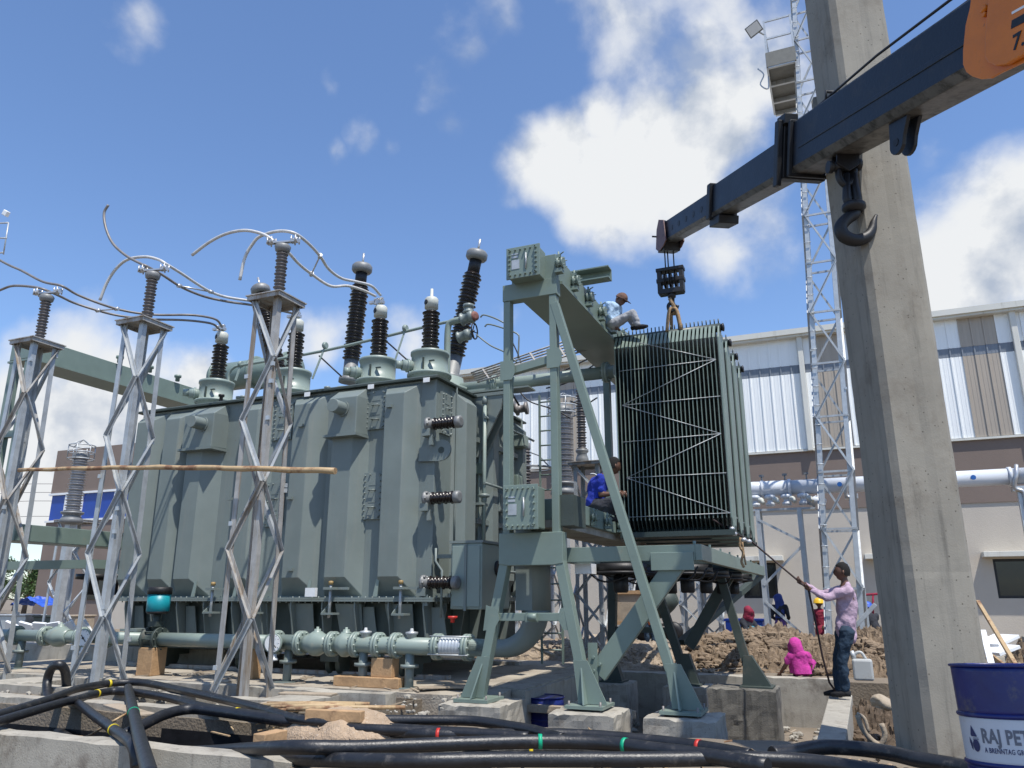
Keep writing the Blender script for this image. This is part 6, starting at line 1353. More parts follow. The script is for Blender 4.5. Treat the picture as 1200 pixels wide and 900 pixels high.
# ------------------------------------------------------------------ timber, boards, scraps
def plank(label, a, b, w, h, m=OLDW, nm='plank', cat='plank', up=(0, 0, 1), grp=None):
    q = MB(); q.beam(a, b, w, h, up); o = q.build(nm, m, origin=a, bevel=.006); tag(o, label, cat, grp); return o
plank('pale squared timber lying on the cables in front of the sand pile', W(360, 837, Z=.2), W(425, 840, Z=.2), .09, .1, WOOD, 'timber_block', 'timber', grp='sawn timbers')
plank('sawn wood block with a pointed end left of the sand pile', W(303, 868, Z=.14), W(330, 862, Z=.14), .13, .1, WOOD, 'timber_block', 'timber', grp='sawn timbers')
plank('pale timber sticking out between the cables near the column', W(1012, 873, Z=.1), W(1055, 889, Z=.05), .07, .05, WOOD, 'timber_block', 'timber', grp='sawn timbers')
for i, (a, b, l) in enumerate((((490, 806), (562, 804), 'old board lying flat on the plinth beside the left foot of the frame'), ((488, 800), (560, 799), 'old board on top of the flat board beside the left foot'), ((308, 824), (372, 826), 'flat board beneath the bundle of bamboo sticks'), ((330, 812), (392, 814), 'flat board right of the nearest lattice tower'), ((130, 826), (172, 838), 'narrow batten near the green banded cable'))):
    plank(l, W(*a, Z=.1+.03*(i == 1)), W(*b, Z=.1+.03*(i == 1)), .18, .025)
plank('rough plank spanning between two concrete blocks behind the blue drum', V((-4.6, 10.95, -.22)), V((-2.9, 11.2, -.26)), .12, .1)
plank('pale plank leaning on the dug earth right of the thick riser pipe', W(600, 745, Y=16.4), W(648, 768, Y=15.9), .14, .05)
t = thing('bamboo_bundle', 'bundle of pale bamboo sticks lying on boards by the cables', 'bundle', W(340, 828, Z=.15))
rnd = random.Random(5)
for i in range(11):
    a = W(304+i*4.5, 833-rnd.random()*9, Z=.12+.03*(i % 2)); b = a+V((1.0, .35, 0))*rnd.uniform(.7, 1.0)+V((rnd.uniform(-.1, .1), rnd.uniform(0, .25), 0)); q = MB(); q.tube([a, a.lerp(b, .5)+V((0, 0, .01)), b], .022, 8); q.build('bamboo_stick', BAMB, t)
plank('pale pole leaning against the earth heap at the right edge', W(1146, 705, Y=16.6), W(1192, 782, Y=14.2), .06, .06, BAMB, 'leaning_pole', 'pole')
plank('white pipe end beside the concrete column', W(1152, 741, Y=15.5), W(1162, 780, Y=14), .09, .09, WHITE, 'white_pipe', 'pipe')
plank('thin pole lying on the ground behind the drum', W(1155, 762, Y=16), W(1185, 785, Y=13.5), .04, .04, BAMB, 'leaning_pole', 'pole')
plank('broken white slab on the heap at the right edge', W(1156, 756, Y=17.2), W(1180, 745, Y=17.6), .5, .06, WHITE, 'broken_slab', 'slab')
plank('second broken white slab lying below the first', W(1160, 766, Y=16.8), W(1184, 757, Y=17.0), .5, .06, WHITE, 'broken_slab', 'slab')
plank('steel bar held out behind the man with the rope', W(986, 752, Y=15), W(1026, 708, Y=15), .07, .07, GALV, 'steel_bar', 'bar')
for i in range(6):
    a = W(14+i*17, 748, Y=12.9); q = MB(); q.box(a+V((0, 0, .12)), (.42, .06, .5), Matrix.Rotation(R(25), 3, 'X')@Matrix.Rotation(R(20-i*9), 3, 'Y')); o = q.build('white_offcut', WHITE, origin=a); tag(o, ('leftmost', 'second', 'third', 'fourth', 'fifth', 'rightmost')[i]+' of the white offcuts leaning under the far end of the pipe', 'offcut', 'white offcuts under the pipe')  # white panel pieces leaning in a row
t = thing('root', 'pale branching root poking out of the hole by the column', 'root', W(1030, 870, Z=.0))
P = lambda px, py: W(px, py, Y=9.3)
for pts, r in (([(1005, 838), (1010, 852), (1020, 866), (1031, 874)], .028), ([(1033, 848), (1037, 862), (1031, 876)], .026), ([(1004, 836), (1013, 842), (1018, 858)], .018)):
    q = MB(); q.tube(smooth_path([P(*p) for p in pts], 4), r, 8); q.build('root_branch', OLDW, t)
q = MB(); c = W(1030, 815, Y=10.8); q.lathe(c-V((0, 0, .12)), (.1, -.2, 1), [(0, .09), (.03, .14), (.06, .14), (.09, .11), (.12, .06), (.14, .02)], 22); q.v = [c+(v-c)*(1+.9*noise.noise(v*7)) for v in q.v]; tag(q.build('crumpled_sack', OLDW, origin=c), 'dusty crumpled sack in the hole beside the column', 'sack')
# white jerrycan
t = thing('jerrycan', 'white plastic jerrycan standing behind the man with the rope', 'jerrycan', W(1011, 797, Y=13.2)); c = W(1011, 783, Y=13.2)
q = MB(); q.bb(c.x-.14, c.x+.14, c.y-.09, c.y+.09, c.z-.17, c.z+.13); q.build('can_body', JERRY, t, bevel=.03)
q = MB(); q.tube(smooth_path([c+V((-.1, 0, .12)), c+V((-.08, 0, .2)), c+V((0, 0, .22)), c+V((.06, 0, .12))], 4), .022, 8); q.build('can_handle', JERRY, t); q = MB(); q.cyl(c+V((-.1, 0, .12)), c+V((-.13, 0, .24)), .035, n=12); q.build('can_spout', GALV, t)
# wooden crate, generator trailer, tarp
t = thing('wooden_crate', 'plywood crate with a pale timber top standing behind the frame', 'crate', W(735, 730, Y=22)); a, b = W(722, 730, Y=22), W(755, 694, Y=22)
q = MB(); q.bb(a.x, b.x, 22, 22.8, a.z, b.z); q.build('crate_side', OLDW, t)
for zz in (b.z, a.z): q = MB(); q.bb(a.x-.04, b.x+.04, 21.94, 22.86, zz-.05, zz+.05); q.build('crate_batten', WOOD, t)
for xx in (a.x, b.x): q = MB(); q.bb(xx-.04, xx+.04, 21.95, 21.99, a.z+.05, b.z-.05); q.build('crate_post', WOOD, t)
t = thing('cement_mixer', 'dark concrete mixer on wheels behind the cooler frame', 'mixer', W(775, 735, Y=23)); c = W(775, 708, Y=23)
q = MB(); q.lathe(c-V((.4, 0, .1)), (1, 0, .35), [(0, .2), (.1, .38), (.4, .42), (.7, .3), (.9, .18)], 20); q.build('mixer_drum', DARKG, t)
for dx in (-.5, .35): q = MB(); q.lathe(c+V((dx, -.3, -.75)), (0, 1, 0), [(0, .1), (.0, .26), (.1, .28), (.14, .2)], 20); q.build('mixer_wheel', BLACK, t)
q = MB(); q.beam(c+V((-.7, 0, -.6)), c+V((.6, 0, -.55)), .08); q.beam(c+V((-.3, 0, -.6)), c+V((0, 0, 0)), .07); q.build('mixer_chassis', RUSTY, t)
q = MB(); vs = []; c = W(25, 705, Y=20)
for i in range(17):
    for j in range(9): vs.append(c+V((-.6+i*.1, j*.12, .12*noise.noise(V((i*.6, j*.6, 0)))+.15-abs(i-8)*.035)))
q.add(vs, [(i*9+j, (i+1)*9+j, (i+1)*9+j+1, i*9+j+1) for i in range(16) for j in range(8)]); tag(q.build('tarpaulin', TARP, origin=c), 'bright blue tarpaulin over stacked goods at the far left', 'tarpaulin')
for i, (px, py, w_, h_, m, l) in enumerate(((12, 735, 1.5, 1.0, GALV, 'grey metal box under the blue tarpaulin, leftmost'), (50, 738, 1.2, 1.1, DARKG, 'dark machine housing under the blue tarpaulin'), (78, 735, .8, .9, OLDW, 'weathered wooden box right of the dark housing'))):
    c = W(px, py, Y=20.5); q = MB(); q.bb(c.x-w_/2, c.x+w_/2, 20.5, 21.3, -.15, c.z+h_*.4); q.bb(c.x-w_/2-.03, c.x+w_/2+.03, 20.45, 21.35, c.z+h_*.4, c.z+h_*.4+.06); tag(q.build('storage_box', m, origin=(c.x, 20.5, -.15), bevel=.02), l, 'box')
q = MB(); c = W(872, 735, Y=23); q.bb(c.x-.5, c.x+.5, 23, 23.6, c.z-.2, c.z+.15); q.bb(c.x-.54, c.x+.54, 22.96, 23.64, c.z+.15, c.z+.22); tag(q.build('blue_crate', TARP, origin=c, bevel=.02), 'blue plastic crate beside the crouching woman in the background', 'crate')
t = thing('handrail', 'short brown handrail beyond the man with the rope', 'handrail', W(1020, 720, Y=25)); q = MB(); q.tube([W(1008, 706, Y=25), W(1014, 697, Y=25), W(1030, 696, Y=25)], .035, 8); q.build('rail_bar', MAROON, t)
q = MB(); q.cyl(W(1023, 697, Y=25), W(1023, 725, Y=25), .03, n=8); q.build('rail_post', MAROON, t)
# yard lamp mast at the far left
t = thing('floodlight_mast', 'top of a floodlight mast at the left edge of the sky', 'light mast', W(-6, 700, Y=24))
P = lambda px, py: W(px, py, Y=24)
q = MB(); q.beam(P(-8, 700), P(-8, 250), .3, .3); q.build('mast_pole', GALV, t)
for pts in ([(-8, 297), (4, 296)], [(-8, 262), (10, 261)], [(-8, 279), (8, 279)], [(4, 298), (10, 261)]):
    q = MB(); q.tube([P(*p) for p in pts], .04, 6); q.build('rail_bar', GALV, t)
q = MB(); q.box(P(7, 250), (.4, .2, .3), Matrix.Rotation(R(30), 3, 'Y')); f_ = q.build('floodlight', WHITE, t, bevel=.03)
# overhead power lines far left
q = MB()
for k, y_ in enumerate((568, 578, 588, 606)): q.tube(smooth_path([W(-60, y_+4, Y=60), W(40, y_-1, Y=60), W(130, y_+2, Y=60)], 5), .03, 4)
tag(q.build('overhead_wires', ALUD, origin=W(40, 580, Y=60)), 'thin distant overhead wires against the sky at the left', 'wires')
# ------------------------------------------------------------------ trees at the far left
def tree(label, x, y, H, rad, seed):
    t = thing('tree', label, 'tree', (x, y, -.1), 'trees beyond the yard'); rnd = random.Random(seed)
    q = MB(); q.tube([(x, y, -.2), (x+.1, y, H*.3), (x-.1, y, H*.6), (x, y, H*.85)], [.22, .16, .1, .03], 9)
    cl = []
    for i in range(16):
        a = rnd.uniform(0, 2*PI); hh = rnd.uniform(.35, .95)*H; r = rad*(1-abs(hh/H-.6)*1.1)*rnd.uniform(.4, 1); e = V((x+math.cos(a)*r, y+math.sin(a)*r, hh)); s = V((x, y, hh*.75)); q.tube([s, s.lerp(e, .5)+V((0, 0, .1)), e], [.06, .04, .015], 6); cl.append((e, rnd.uniform(.35, .75)))
    q.build('trunk', BARK, t)
    q = MB()
    for e, r in cl:
        for k in range(230):
            d = V((rnd.gauss(0, 1), rnd.gauss(0, 1), rnd.gauss(0, .7))); d = d.normalized()*r*rnd.uniform(.3, 1.15); c = e+d
            u = V((rnd.gauss(0, 1), rnd.gauss(0, 1), rnd.gauss(0, 1))).normalized(); v = u.cross(V((rnd.gauss(0, 1), rnd.gauss(0, 1), rnd.gauss(0, 1)))).normalized(); s = rnd.uniform(.07, .14)
            q.add([c-u*s, c+v*s*.5, c+u*s, c-v*s*.5], [(0, 1, 2, 3)])
    q.build('crown', LEAF, t)
for i, (px, Y, H, r, l) in enumerate(((32, 46, 4.3, 2.3, 'leafy tree seen between the legs of the leftmost tower'), (58, 52, 3.6, 2.4, 'lower tree right of the leafy one, against the brown wall'), (-10, 50, 5.0, 2.8, 'tree at the very left edge'), (20, 60, 3.4, 3.0, 'tree standing farther back at the left'))):
    p = W(px, 690, Y=Y); tree(l, p.x, Y, H, r, 40+i)
# ================================================================== PEOPLE
def capsule_union(name, pts, vox=.016, sm=5):
    "pts: {key: (pos, radius, parent)} -> one smooth closed surface round the joints"
    q = MB()
    for k, (p, r, par) in pts.items():
        q.lathe(V(p)-V((0, 0, r)), (0, 0, 1), [(r*(1-math.cos(PI*i/8)), r*math.sin(PI*i/8)) for i in range(9)], 14)
        if par: q.tube([V(pts[par][0]), V(p)], [pts[par][1]*.97, r*.97], 14)
    me = bpy.data.meshes.new(name); me.from_pydata([tuple(v) for v in q.v], [], q.f); o = bpy.data.objects.new(name, me); COL.objects.link(o)
    m = o.modifiers.new('r', 'REMESH'); m.mode = 'VOXEL'; m.voxel_size = vox; m2 = o.modifiers.new('s', 'SMOOTH'); m2.factor = .6; m2.iterations = sm
    dp = bpy.context.evaluated_depsgraph_get(); out = bpy.data.meshes.new_from_object(o.evaluated_get(dp)); bpy.data.objects.remove(o)
    return out
def mesh_into(mb, me):
    o = len(mb.v); mb.v += [V(v.co) for v in me.vertices]
    for p in me.polygons: mb.f.append([i+o for i in p.vertices]); mb.sm.append(True); mb.mi.append(mb.cur)
def chain(name, pts, sub=2): return capsule_union(name, pts)
def head_into(mb, c, fwd, up, s=1.0):
    fwd = V(fwd).normalized(); up = V(up); up = (up-fwd*up.dot(fwd)).normalized(); rt = fwd.cross(up); c = V(c); n, k = 20, 14; vs = []
    for i in range(k+1):
        th = PI*i/k
        for j in range(n):
            ph = 2*PI*j/n; z = math.cos(th); rr = math.sin(th); x = math.cos(ph)*rr; y = math.sin(ph)*rr   # x fwd, y right
            jaw = 1-.28*max(0, -z)**1.2; fx = .098*(1+.0*x); 
            px = x*.1*(jaw if x < 0 else (1-.12*max(0, -z))); py = y*.078*jaw; pz = z*.122
            if x > 0:
                a = abs(y)
                if a < .26 and -.45 < z < .12: px += .022*(1-a/.26)*(1-abs(z+.2)/.4)      # nose
                if .15 < a < .55 and -.02 < z < .22: px -= .01                              # eye sockets
                if a < .35 and -.62 < z < -.42: px += .006                                  # lips
                if a < .4 and z < -.75: px += .008
            vs.append(c+(fwd*px+rt*py+up*pz)*s)
    mb.add(vs, [(i*n+j, i*n+(j+1) % n, (i+1)*n+(j+1) % n, (i+1)*n+j) for i in range(k) for j in range(n)], True)
    for sg in (-1, 1):
        e = c+(rt*sg*.08-up*.01-fwd*.01)*s; mb.tube([e-up*.03*s, e+rt*sg*.012*s, e+up*.03*s], [.008*s, .014*s, .01*s], 8)
def hair_into(mb, c, fwd, up, s=1.0, g=1.1, low=-.25):
    fwd = V(fwd).normalized(); up = V(up); up = (up-fwd*up.dot(fwd)).normalized(); rt = fwd.cross(up); n, k = 20, 9; vs = []
    for i in range(k+1):
        for j in range(n):
            ph = 2*PI*j/n; x0 = math.cos(ph); lim = PI*.32 if x0 > .35 else (PI*.62 if x0 < -.2 else PI*(.32+.3*(.35-x0)/.55)); th = lim*i/k
            z = math.cos(th); rr = math.sin(th); w_ = 1+.05*noise.noise(V((ph*3, i, 3)))
            vs.append(c+(fwd*(x0*rr*.106-.004)+rt*math.sin(ph)*rr*.086+up*z*.132)*s*w_*g/1.06)
    mb.add(vs, [(i*n+j, i*n+(j+1) % n, (i+1)*n+(j+1) % n, (i+1)*n+j) for i in range(k) for j in range(n)], True)
def fingers_into(mb, wr, d, nrm, s=1.0, curl=.9):
    "five fingers rooted in the palm: d along the palm, nrm the palm's facing side"
    d = V(d).normalized(); nrm = V(nrm); nrm = (nrm-d*nrm.dot(d)).normalized(); sd = d.cross(nrm); pm = V(wr)+d*.08*s
    mb.tube([V(wr)-d*.01, V(wr)+d*.04*s, pm], [.024*s, .034*s, .03*s], 8)
    for i, ln in enumerate((.068, .078, .074, .06)):
        b = pm+sd*(i-1.5)*.02*s; p = [b]; a = 0
        for seg in (.42, .33, .25): a += curl*.75; p.append(p[-1]+(d*math.cos(a)+nrm*math.sin(a))*ln*seg*s)
        mb.tube(p, [.0095*s, .009*s, .0085*s, .006*s], 6)
    b = V(wr)+d*.03*s-sd*.03*s; mb.tube([b, b-sd*.02*s+d*.03*s+nrm*.015*s, b-sd*.008*s+d*.055*s+nrm*.035*s], [.012*s, .011*s, .008*s], 6)
def person(label, J, shirt, trous, loc, face, headup=(0, 0, 1), sleeve='long', shoe=True, hairm=HAIR, s=1.0, hair=True, hands=True, cap=None, extra=None, skirt=None, nm='person'):
    t = thing(nm, label, 'person', loc)
    g = lambda k: V(J[k])
    pts = {'pel': (g('pel'), .11*s, None), 'waist': (g('pel').lerp(g('chest'), .5), .105*s, 'pel'), 'chest': (g('chest'), .125*s, 'waist'), 'neck': (g('neck'), .05*s, 'chest'), 'headb': (g('head')-(g('head')-g('neck')).normalized()*.04*s, .05*s, 'neck')}
    for sd in 'LR':
        pts['sh'+sd] = (g('sh'+sd), .058*s, 'chest'); pts['el'+sd] = (g('el'+sd), .04*s, 'sh'+sd); pts['fa'+sd] = (g('el'+sd).lerp(g('wr'+sd), .3), .042*s, 'el'+sd); pts['wr'+sd] = (g('wr'+sd), .027*s, 'fa'+sd)
        pts['hip'+sd] = (g('hip'+sd), .085*s, 'pel'); pts['kn'+sd] = (g('kn'+sd), .056*s, 'hip'+sd); pts['cf'+sd] = (g('kn'+sd).lerp(g('an'+sd), .35), .052*s, 'kn'+sd); pts['an'+sd] = (g('an'+sd), .034*s, 'cf'+sd)
    q = MB(); mesh_into(q, chain('b', pts)); head_into(q, g('head'), face, headup, s)
    if hands:
        for sd in 'LR': fingers_into(q, g('wr'+sd), (g('wr'+sd)-g('el'+sd)), J.get('palm', (0, 0, -1)), s, J.get('curl', .9))
    q.build('body', SKIN, t)
    pts = {'pel': (g('pel'), .14*s, None), 'waist': (g('pel').lerp(g('chest'), .5), .135*s, 'pel'), 'chest': (g('chest'), .148*s, 'waist'), 'col': (g('chest').lerp(g('neck'), .7), .075*s, 'chest')}
    for sd in 'LR':
        pts['sh'+sd] = (g('sh'+sd), .075*s, 'chest')
        if sleeve == 'long': pts['el'+sd] = (g('el'+sd), .056*s, 'sh'+sd); pts['wr'+sd] = (g('el'+sd).lerp(g('wr'+sd), .85), .042*s, 'el'+sd)
        else: pts['el'+sd] = (g('sh'+sd).lerp(g('el'+sd), .7), .062*s, 'sh'+sd)
    if J.get('hem'): pts['hem'] = (g('hem'), .125*s, 'pel')
    q = MB(); mesh_into(q, chain('s', pts))
    for i in range(len(q.v)): v = q.v[i]; q.v[i] = v+V((noise.noise(v*9), noise.noise(v*9+V((3, 0, 0))), noise.noise(v*9+V((0, 5, 0)))))*.022*s+V((noise.noise(v*22), noise.noise(v*22+V((3, 0, 0))), noise.noise(v*22+V((0, 5, 0)))))*.006*s
    q.build('shirt', shirt, t)
    q = MB()
    pts = {'pel': (g('pel'), .125*s, None)}
    for sd in 'LR': pts['hip'+sd] = (g('hip'+sd), .1*s, 'pel'); pts['kn'+sd] = (g('kn'+sd), .075*s, 'hip'+sd); pts['cf'+sd] = (g('kn'+sd).lerp(g('an'+sd), .4), .07*s, 'kn'+sd); pts['an'+sd] = (g('an'+sd)+(g('kn'+sd)-g('an'+sd))*.06, .06*s, 'cf'+sd)
    if skirt: q.lathe(g('pel')+V((0, 0, .1)), (g('anL')+g('anR'))/2-g('pel')-V((0, 0, .1)), [(0, .12*s), (.15, .17*s), (.45, .2*s), (.75, .24*s), (.8, .23*s)], 18)
    else: mesh_into(q, chain('t', pts))
    for i in range(len(q.v)): v = q.v[i]; q.v[i] = v+V((noise.noise(v*8), noise.noise(v*8+V((3, 0, 0))), 0))*.022*s+V((noise.noise(v*24), noise.noise(v*24+V((3, 0, 0))), 0))*.009*s
    q.build('skirt' if skirt else 'trousers', trous, t)
    if shoe:
        for sd in 'LR':
            a = g('an'+sd); f_ = V(J.get('toe', face)); f_.z = 0; f_.normalize(); q = MB(); q.tube([a-f_*.06*s+V((0, 0, -.04)), a+V((0, 0, -.035)), a+f_*.1*s+V((0, 0, -.05)), a+f_*.19*s+V((0, 0, -.065))], [.038*s, .045*s, .042*s, .025*s], 10); q.build('shoe', SHOE, t)
    if hair: q = MB(); hair_into(q, g('head'), face, headup, s); q.build('hair', hairm, t)
    if cap:
        f_ = V(face).normalized(); u_ = V(headup); u_ = (u_-f_*u_.dot(f_)).normalized(); r_ = f_.cross(u_); h = g('head')
        q = MB(); n, k = 18, 6; vs = []
        for i in range(k+1):
            for j in range(n): th = PI*.5*i/k; ph = 2*PI*j/n; vs.append(h+u_*.02+(f_*math.cos(ph)*.118+r_*math.sin(ph)*.1)*math.sin(th)*s+u_*math.cos(th)*.12*s)
        q.add(vs, [(i*n+j, i*n+(j+1) % n, (i+1)*n+(j+1) % n, (i+1)*n+j) for i in range(k) for j in range(n)], True)
        q.prism([h+u_*.03+f_*.09*s+r_*.085*s, h+u_*.02+f_*.2*s+r_*.05*s, h+u_*.02+f_*.2*s-r_*.05*s, h+u_*.03+f_*.09*s-r_*.085*s], u_*.01); q.build('cap', cap, t)
    if extra: extra(t, J)
    return t
def pose(d, Y, dy=.0, keysL=-.1, keysR=.1):
    "pixel pose -> joints; names ending in L stand nearer the camera by keysL, in R farther by keysR"
    J = {}
    for k, v in d.items():
        if k in ('palm', 'curl', 'toe', 'hem'): J[k] = v; continue
        y = Y+(keysL if k.endswith('L') else keysR if k.endswith('R') else 0)
        J[k] = W(v[0], v[1], Y=y)
    return J
# the man with the rope, in profile, looking up to the left
d = dict(pel=(991, 737), chest=(992, 702), neck=(990, 681), head=(986.5, 670), shL=(994, 692), shR=(989, 690), elL=(968, 701), elR=(965, 698), wrL=(950, 691), wrR=(941, 684), hipL=(992, 743), hipR=(987, 743), knL=(987, 778), knR=(982, 777), anL=(991, 809), anR=(982, 808), palm=(0, .3, 1), curl=1.0)
J = pose(d, 12.1, keysL=-.13, keysR=.13); J['hem'] = W(993, 745, Y=12.1); J['toe'] = V((-1, .1, 0))
person('man in a lilac shirt and dark jeans pulling on a rope beside the concrete column', J, LILAC, DENIM, J['anL'], (-1, -.1, .12), (.1, 0, 1))
P = lambda px, py, Y: W(px, py, Y=Y)
hand = J['wrR']
q = MB(); a = P(838, 610, 12.2); q.tube([P(836, 609, 12.2), P(858, 623, 12.5), P(880, 634, 13.0), hand+V((-.04, 0, .02)), J['wrL']+V((-.03, 0, 0)), P(952, 712, 12.1), P(958, 740, 12.1), P(964, 770, 12.1), P(972, 800, 12.2), P(985, 818, 12.2)], .014, 8)
tag(q.build('guide_rope', DROPE, origin=hand), 'dark rope running from the bottom corner of the radiator to the hands of the man', 'rope')
q = MB(); 
for px, py in ((858, 622), (861, 628), (872, 635), (878, 637)): c = P(px, py, 12.3); q.lathe(c, (0, 0, 1), [(0, .03), (.03, .045), (.06, .03)], 8)
tag(q.build('rope_shackles', ALU, origin=P(850, 620, 12.2)), 'bright knots and shackles on the rope under the radiator corner', 'shackle')
q = MB(); q.tube(smooth_path([P(868, 630, 12.4), P(867, 640, 12.4), P(871, 648, 12.4), P(869, 658, 12.4), P(872, 665, 12.4)], 3), .02, 7); q.tube(smooth_path([P(870, 635, 12.4), P(872, 650, 12.4), P(874, 662, 12.4)], 3), .014, 6); tag(q.build('hanging_rope_tail', HEMP, origin=P(868, 630, 12.4)), 'frayed brown rope end hanging over the platform edge', 'rope')
# the man sitting on the upper header
d = dict(pel=(715, 386), chest=(716, 370), neck=(721, 363), head=(725, 358.5), shL=(712, 364), shR=(722, 366), elL=(713, 377), elR=(724, 377), wrL=(719, 386), wrR=(722, 387), hipL=(718, 386), hipR=(720, 385), knL=(739, 374), knR=(735, 376), anL=(745, 388), anR=(741, 388), palm=(0, 0, -1), curl=1.1)
J = pose(d, 12.25, keysL=-.14, keysR=.14)
for k in list(J):
    if isinstance(J[k], V) and k != 'palm': J[k] = J[k]+V((.06, -.08, .07))
person('worker in a light blue shirt and brown cap bending over on the upper header', J, LBLUE, GREYT, J['pel'], (.75, -.3, -.55), (.5, 0, .8), cap=BRWC, hair=False, s=1.0)
# the man crouching on the lower header
d = dict(pel=(697, 590), chest=(700, 570), neck=(713, 553), head=(719.5, 546), shL=(704, 561), shR=(714, 562), elL=(704, 580), elR=(716, 575), wrL=(722, 578), wrR=(728, 577), hipL=(701, 593), hipR=(704, 591), knL=(718, 588), knR=(722, 590), anL=(708, 604), anR=(716, 603), palm=(0, 0, -1), curl=1.2)
J = pose(d, 12.1, keysL=-.14, keysR=.16)
def logo(t, J):
    c = J['chest']+V((-.03, -.165, .1)); q = MB(); q.tube([c+V((.1*math.cos(a), -.01*math.sin(a)*0+.03*math.cos(a)**2*0, .09*math.sin(a))) for a in [R(-60)+i*R(170)/10 for i in range(11)]], .008, 6); q.build('shirt_emblem', WHITE, t)
person('worker in a royal blue shirt crouching on the lower header against the radiator', J, ROYAL, BLKC, J['anL'], (.75, .6, -.1), (.1, 0, 1), sleeve='short', extra=logo, s=1.1)
# woman in magenta crouching on the wall, back to the camera
def veil(t, J, m, drop=.55, wd=.17):
    h = V(J['head']); n, k = 18, 9; vs = []; b = V(J['chest'])
    for i in range(k+1):
        f = i/k
        for j in range(n):
            ph = 2*PI*j/n
            if f < .45: th = PI*.5*f/.45; p = h+V((math.cos(ph)*.125*math.sin(th), math.sin(ph)*.125*math.sin(th), .15*math.cos(th)))
            else: g_ = (f-.45)/.55; c = h.lerp(V((b.x, b.y, h.z)), g_); rr = .125+(wd-.125)*g_; p = V((c.x+math.cos(ph)*rr, c.y+math.sin(ph)*rr*.9, h.z-drop*g_))
            vs.append(p+V((noise.noise(p*8), noise.noise(p*8+V((2, 2, 0))), 0))*.04+V((math.cos(ph*5+f*2), math.sin(ph*5+f*2), 0))*.008*f)
    q = MB(); q.add(vs, [(i*n+j, i*n+(j+1) % n, (i+1)*n+(j+1) % n, (i+1)*n+j) for i in range(k) for j in range(n)], True); q.build('headscarf', m, t)
d = dict(pel=(940, 783), chest=(937, 769), neck=(934, 762), head=(931.5, 756), shL=(926, 768), shR=(947, 769), elL=(921, 779), elR=(950, 780), wrL=(914, 789), wrR=(948, 788), hipL=(935, 786), hipR=(945, 786), knL=(930, 780), knR=(950, 778), anL=(932, 789), anR=(944, 789))
J = pose(d, 16.4, keysL=-.05, keysR=.05)
for k in ('knL', 'knR'): J[k] += V((0, .35, 0))
for k in ('anL', 'anR', 'wrL'): J[k] += V((0, .1, 0))
person('woman in a magenta dress and scarf crouching on the wall with her back turned', J, PINK, PINK, J['pel'], (-.2, 1, -.1), extra=lambda t, J: veil(t, J, PINK, .5, .2), hair=False, s=1.0, sleeve='short')
def standing(label, px, ytop, Y, shirt, trous, face, ex=None, H=1.6, skirt=None, hat=None, lean=0, z0=None, **kw):
    top = W(px, ytop, Y=Y); s = H/1.72; x, y, z = top.x, Y, top.z-H
    J = {'pel': (x, y, z+.95*s), 'chest': (x+lean, y, z+1.3*s), 'neck': (x+lean*1.3, y, z+1.47*s), 'head': (x+lean*1.5, y, z+1.6*s)}
    rt = V(face).cross(V((0, 0, 1))).normalized()
    for sd, k in (('L', -1), ('R', 1)):
        b = V((x, y, z)); L_ = V((lean, 0, 0))
        J['sh'+sd] = b+L_+rt*k*.17*s+V((0, 0, 1.38*s)); J['el'+sd] = b+L_+rt*k*.24*s+V((0, 0, 1.1*s)); J['wr'+sd] = b+rt*k*.16*s+V(face).normalized()*.18+V((0, 0, 1.0*s)); J['hip'+sd] = b+rt*k*.09*s+V((0, 0, .9*s)); J['kn'+sd] = b+rt*k*.1*s+V((0, 0, .5*s))+V(face)*.04; J['an'+sd] = b+rt*k*.1*s+V((0, 0, .09*s))
    return person(label, J, shirt, trous, (x, y, z), face, extra=ex, skirt=skirt, s=s, hands=True, **kw)
standing('woman in a black jacket, blue scarf and purple skirt standing with her back turned', 912, 697, 23, BLKC, PURP, (.1, 1, 0), ex=lambda t, J: veil(t, J, NAVC, .5, .13), skirt=True, hair=False)
def hel(t, J):
    h = V(J['head']); q = MB(); q.lathe(h+V((0, 0, .0)), (0, 0, 1), [(0, .15), (.02, .135), (.08, .125), (.13, .08), (.15, .02)], 18); q.build('helmet', YHEL, t)
standing('person in a maroon dress and yellow helmet behind the man with the rope', 959, 702, 22.5, MAROON, MAROON, (-.3, -1, 0), ex=hel, skirt=True, hair=False)
standing('man in an orange shirt and dark jeans walking behind the cooler frame', 759, 696, 22, ORNC, DENIM, (.6, -.8, 0), lean=-.08)
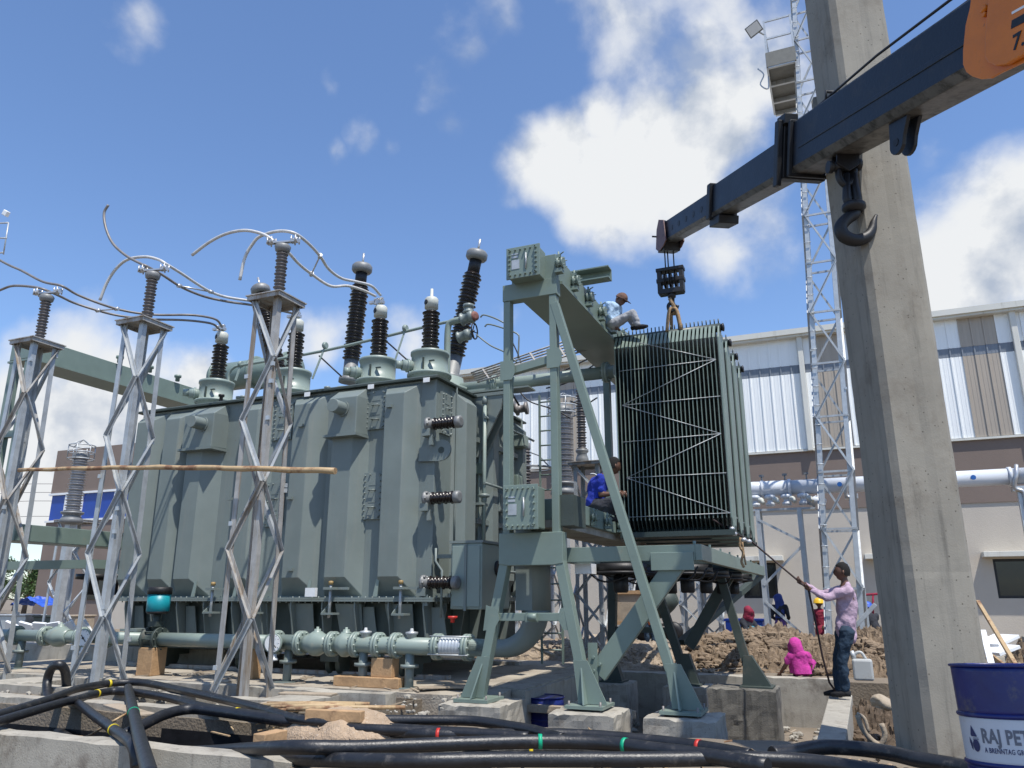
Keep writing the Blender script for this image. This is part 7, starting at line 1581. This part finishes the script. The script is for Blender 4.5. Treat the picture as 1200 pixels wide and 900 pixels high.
def crouch(label, px, ytop, Y, shirt, trous, face, ex, **kw):
    top = W(px, ytop, Y=Y); x, y, z = top.x, Y, top.z-.95; f_ = V(face).normalized(); rt = f_.cross(V((0, 0, 1))); b = V((x, y, z))
    J = {'pel': b-f_*.1+V((0, 0, .25)), 'chest': b+f_*.05+V((0, 0, .55)), 'neck': b+f_*.1+V((0, 0, .72)), 'head': b+f_*.13+V((0, 0, .83))}
    for sd, k in (('L', -1), ('R', 1)): J['sh'+sd] = b+f_*.05+rt*k*.17+V((0, 0, .62)); J['el'+sd] = b+f_*.2+rt*k*.22+V((0, 0, .4)); J['wr'+sd] = b+f_*.4+rt*k*.1+V((0, 0, .3)); J['hip'+sd] = b-f_*.08+rt*k*.1+V((0, 0, .24)); J['kn'+sd] = b+f_*.3+rt*k*.14+V((0, 0, .45)); J['an'+sd] = b+f_*.1+rt*k*.12+V((0, 0, .08))
    return person(label, J, shirt, trous, b, face, extra=ex, **kw)
crouch('woman in a maroon scarf bending down behind the rear leg of the platform', 872, 711, 20, BLKC, TEALC, (.8, -.5, 0), lambda t, J: veil(t, J, PURP if False else MAROON, .25, .15), hair=False)
def wh(t, J):
    h = V(J['head']); q = MB(); q.lathe(h, (0, 0, 1), [(0, .15), (.02, .135), (.08, .125), (.13, .08), (.15, .02)], 18); q.build('helmet', WHITE, t)
crouch('worker in white with a white helmet sitting low behind the jerrycan', 1024, 744, 18.6, WHTC, MAROON, (.3, -1, 0), wh, hair=False)
def bh(t, J):
    h = V(J['head']); q = MB(); q.lathe(h, (0, 0, 1), [(0, .15), (.02, .135), (.08, .125), (.13, .08), (.15, .02)], 18); q.build('helmet', TARP, t)
crouch('person in black with a blue helmet crouching just left of the concrete column', 1020, 706, 22, BLKC, BLKC, (-.6, .7, 0), bh, hair=False)

def litter(name, label, x0, x1, y0, y1, z, n, seed, m):
    rnd = random.Random(seed); q = MB()
    for i in range(n):
        c = V((rnd.uniform(x0, x1), rnd.uniform(y0, y1), z+.008)); a = rnd.uniform(0, PI); l = rnd.uniform(.05, .35); w_ = rnd.uniform(.008, .035)
        q.beam(c, c+V((math.cos(a)*l, math.sin(a)*l, rnd.uniform(0, .02))), w_, .01)
    o = q.build(name, m, origin=((x0+x1)/2, (y0+y1)/2, z)); o['kind'] = 'stuff'; o['label'] = label
litter('wood_scraps', 'splinters and offcuts of wood strewn over the slabs', -11, -5.3, 9.8, 10.8, .06, 70, 1, OLDW)
litter('wood_scraps', 'thin sticks lying near the black cables', -6, -1, 6.2, 8.0, .0, 60, 2, BAMB)
litter('wood_scraps', 'broken sticks in the bottom of the pit', -4, -.8, 9, 15, -.93, 60, 3, OLDW)
litter('wood_scraps', 'sticks on the earth behind the pit wall', -7, 0, 16.4, 17.2, -.1, 60, 4, OLDW)
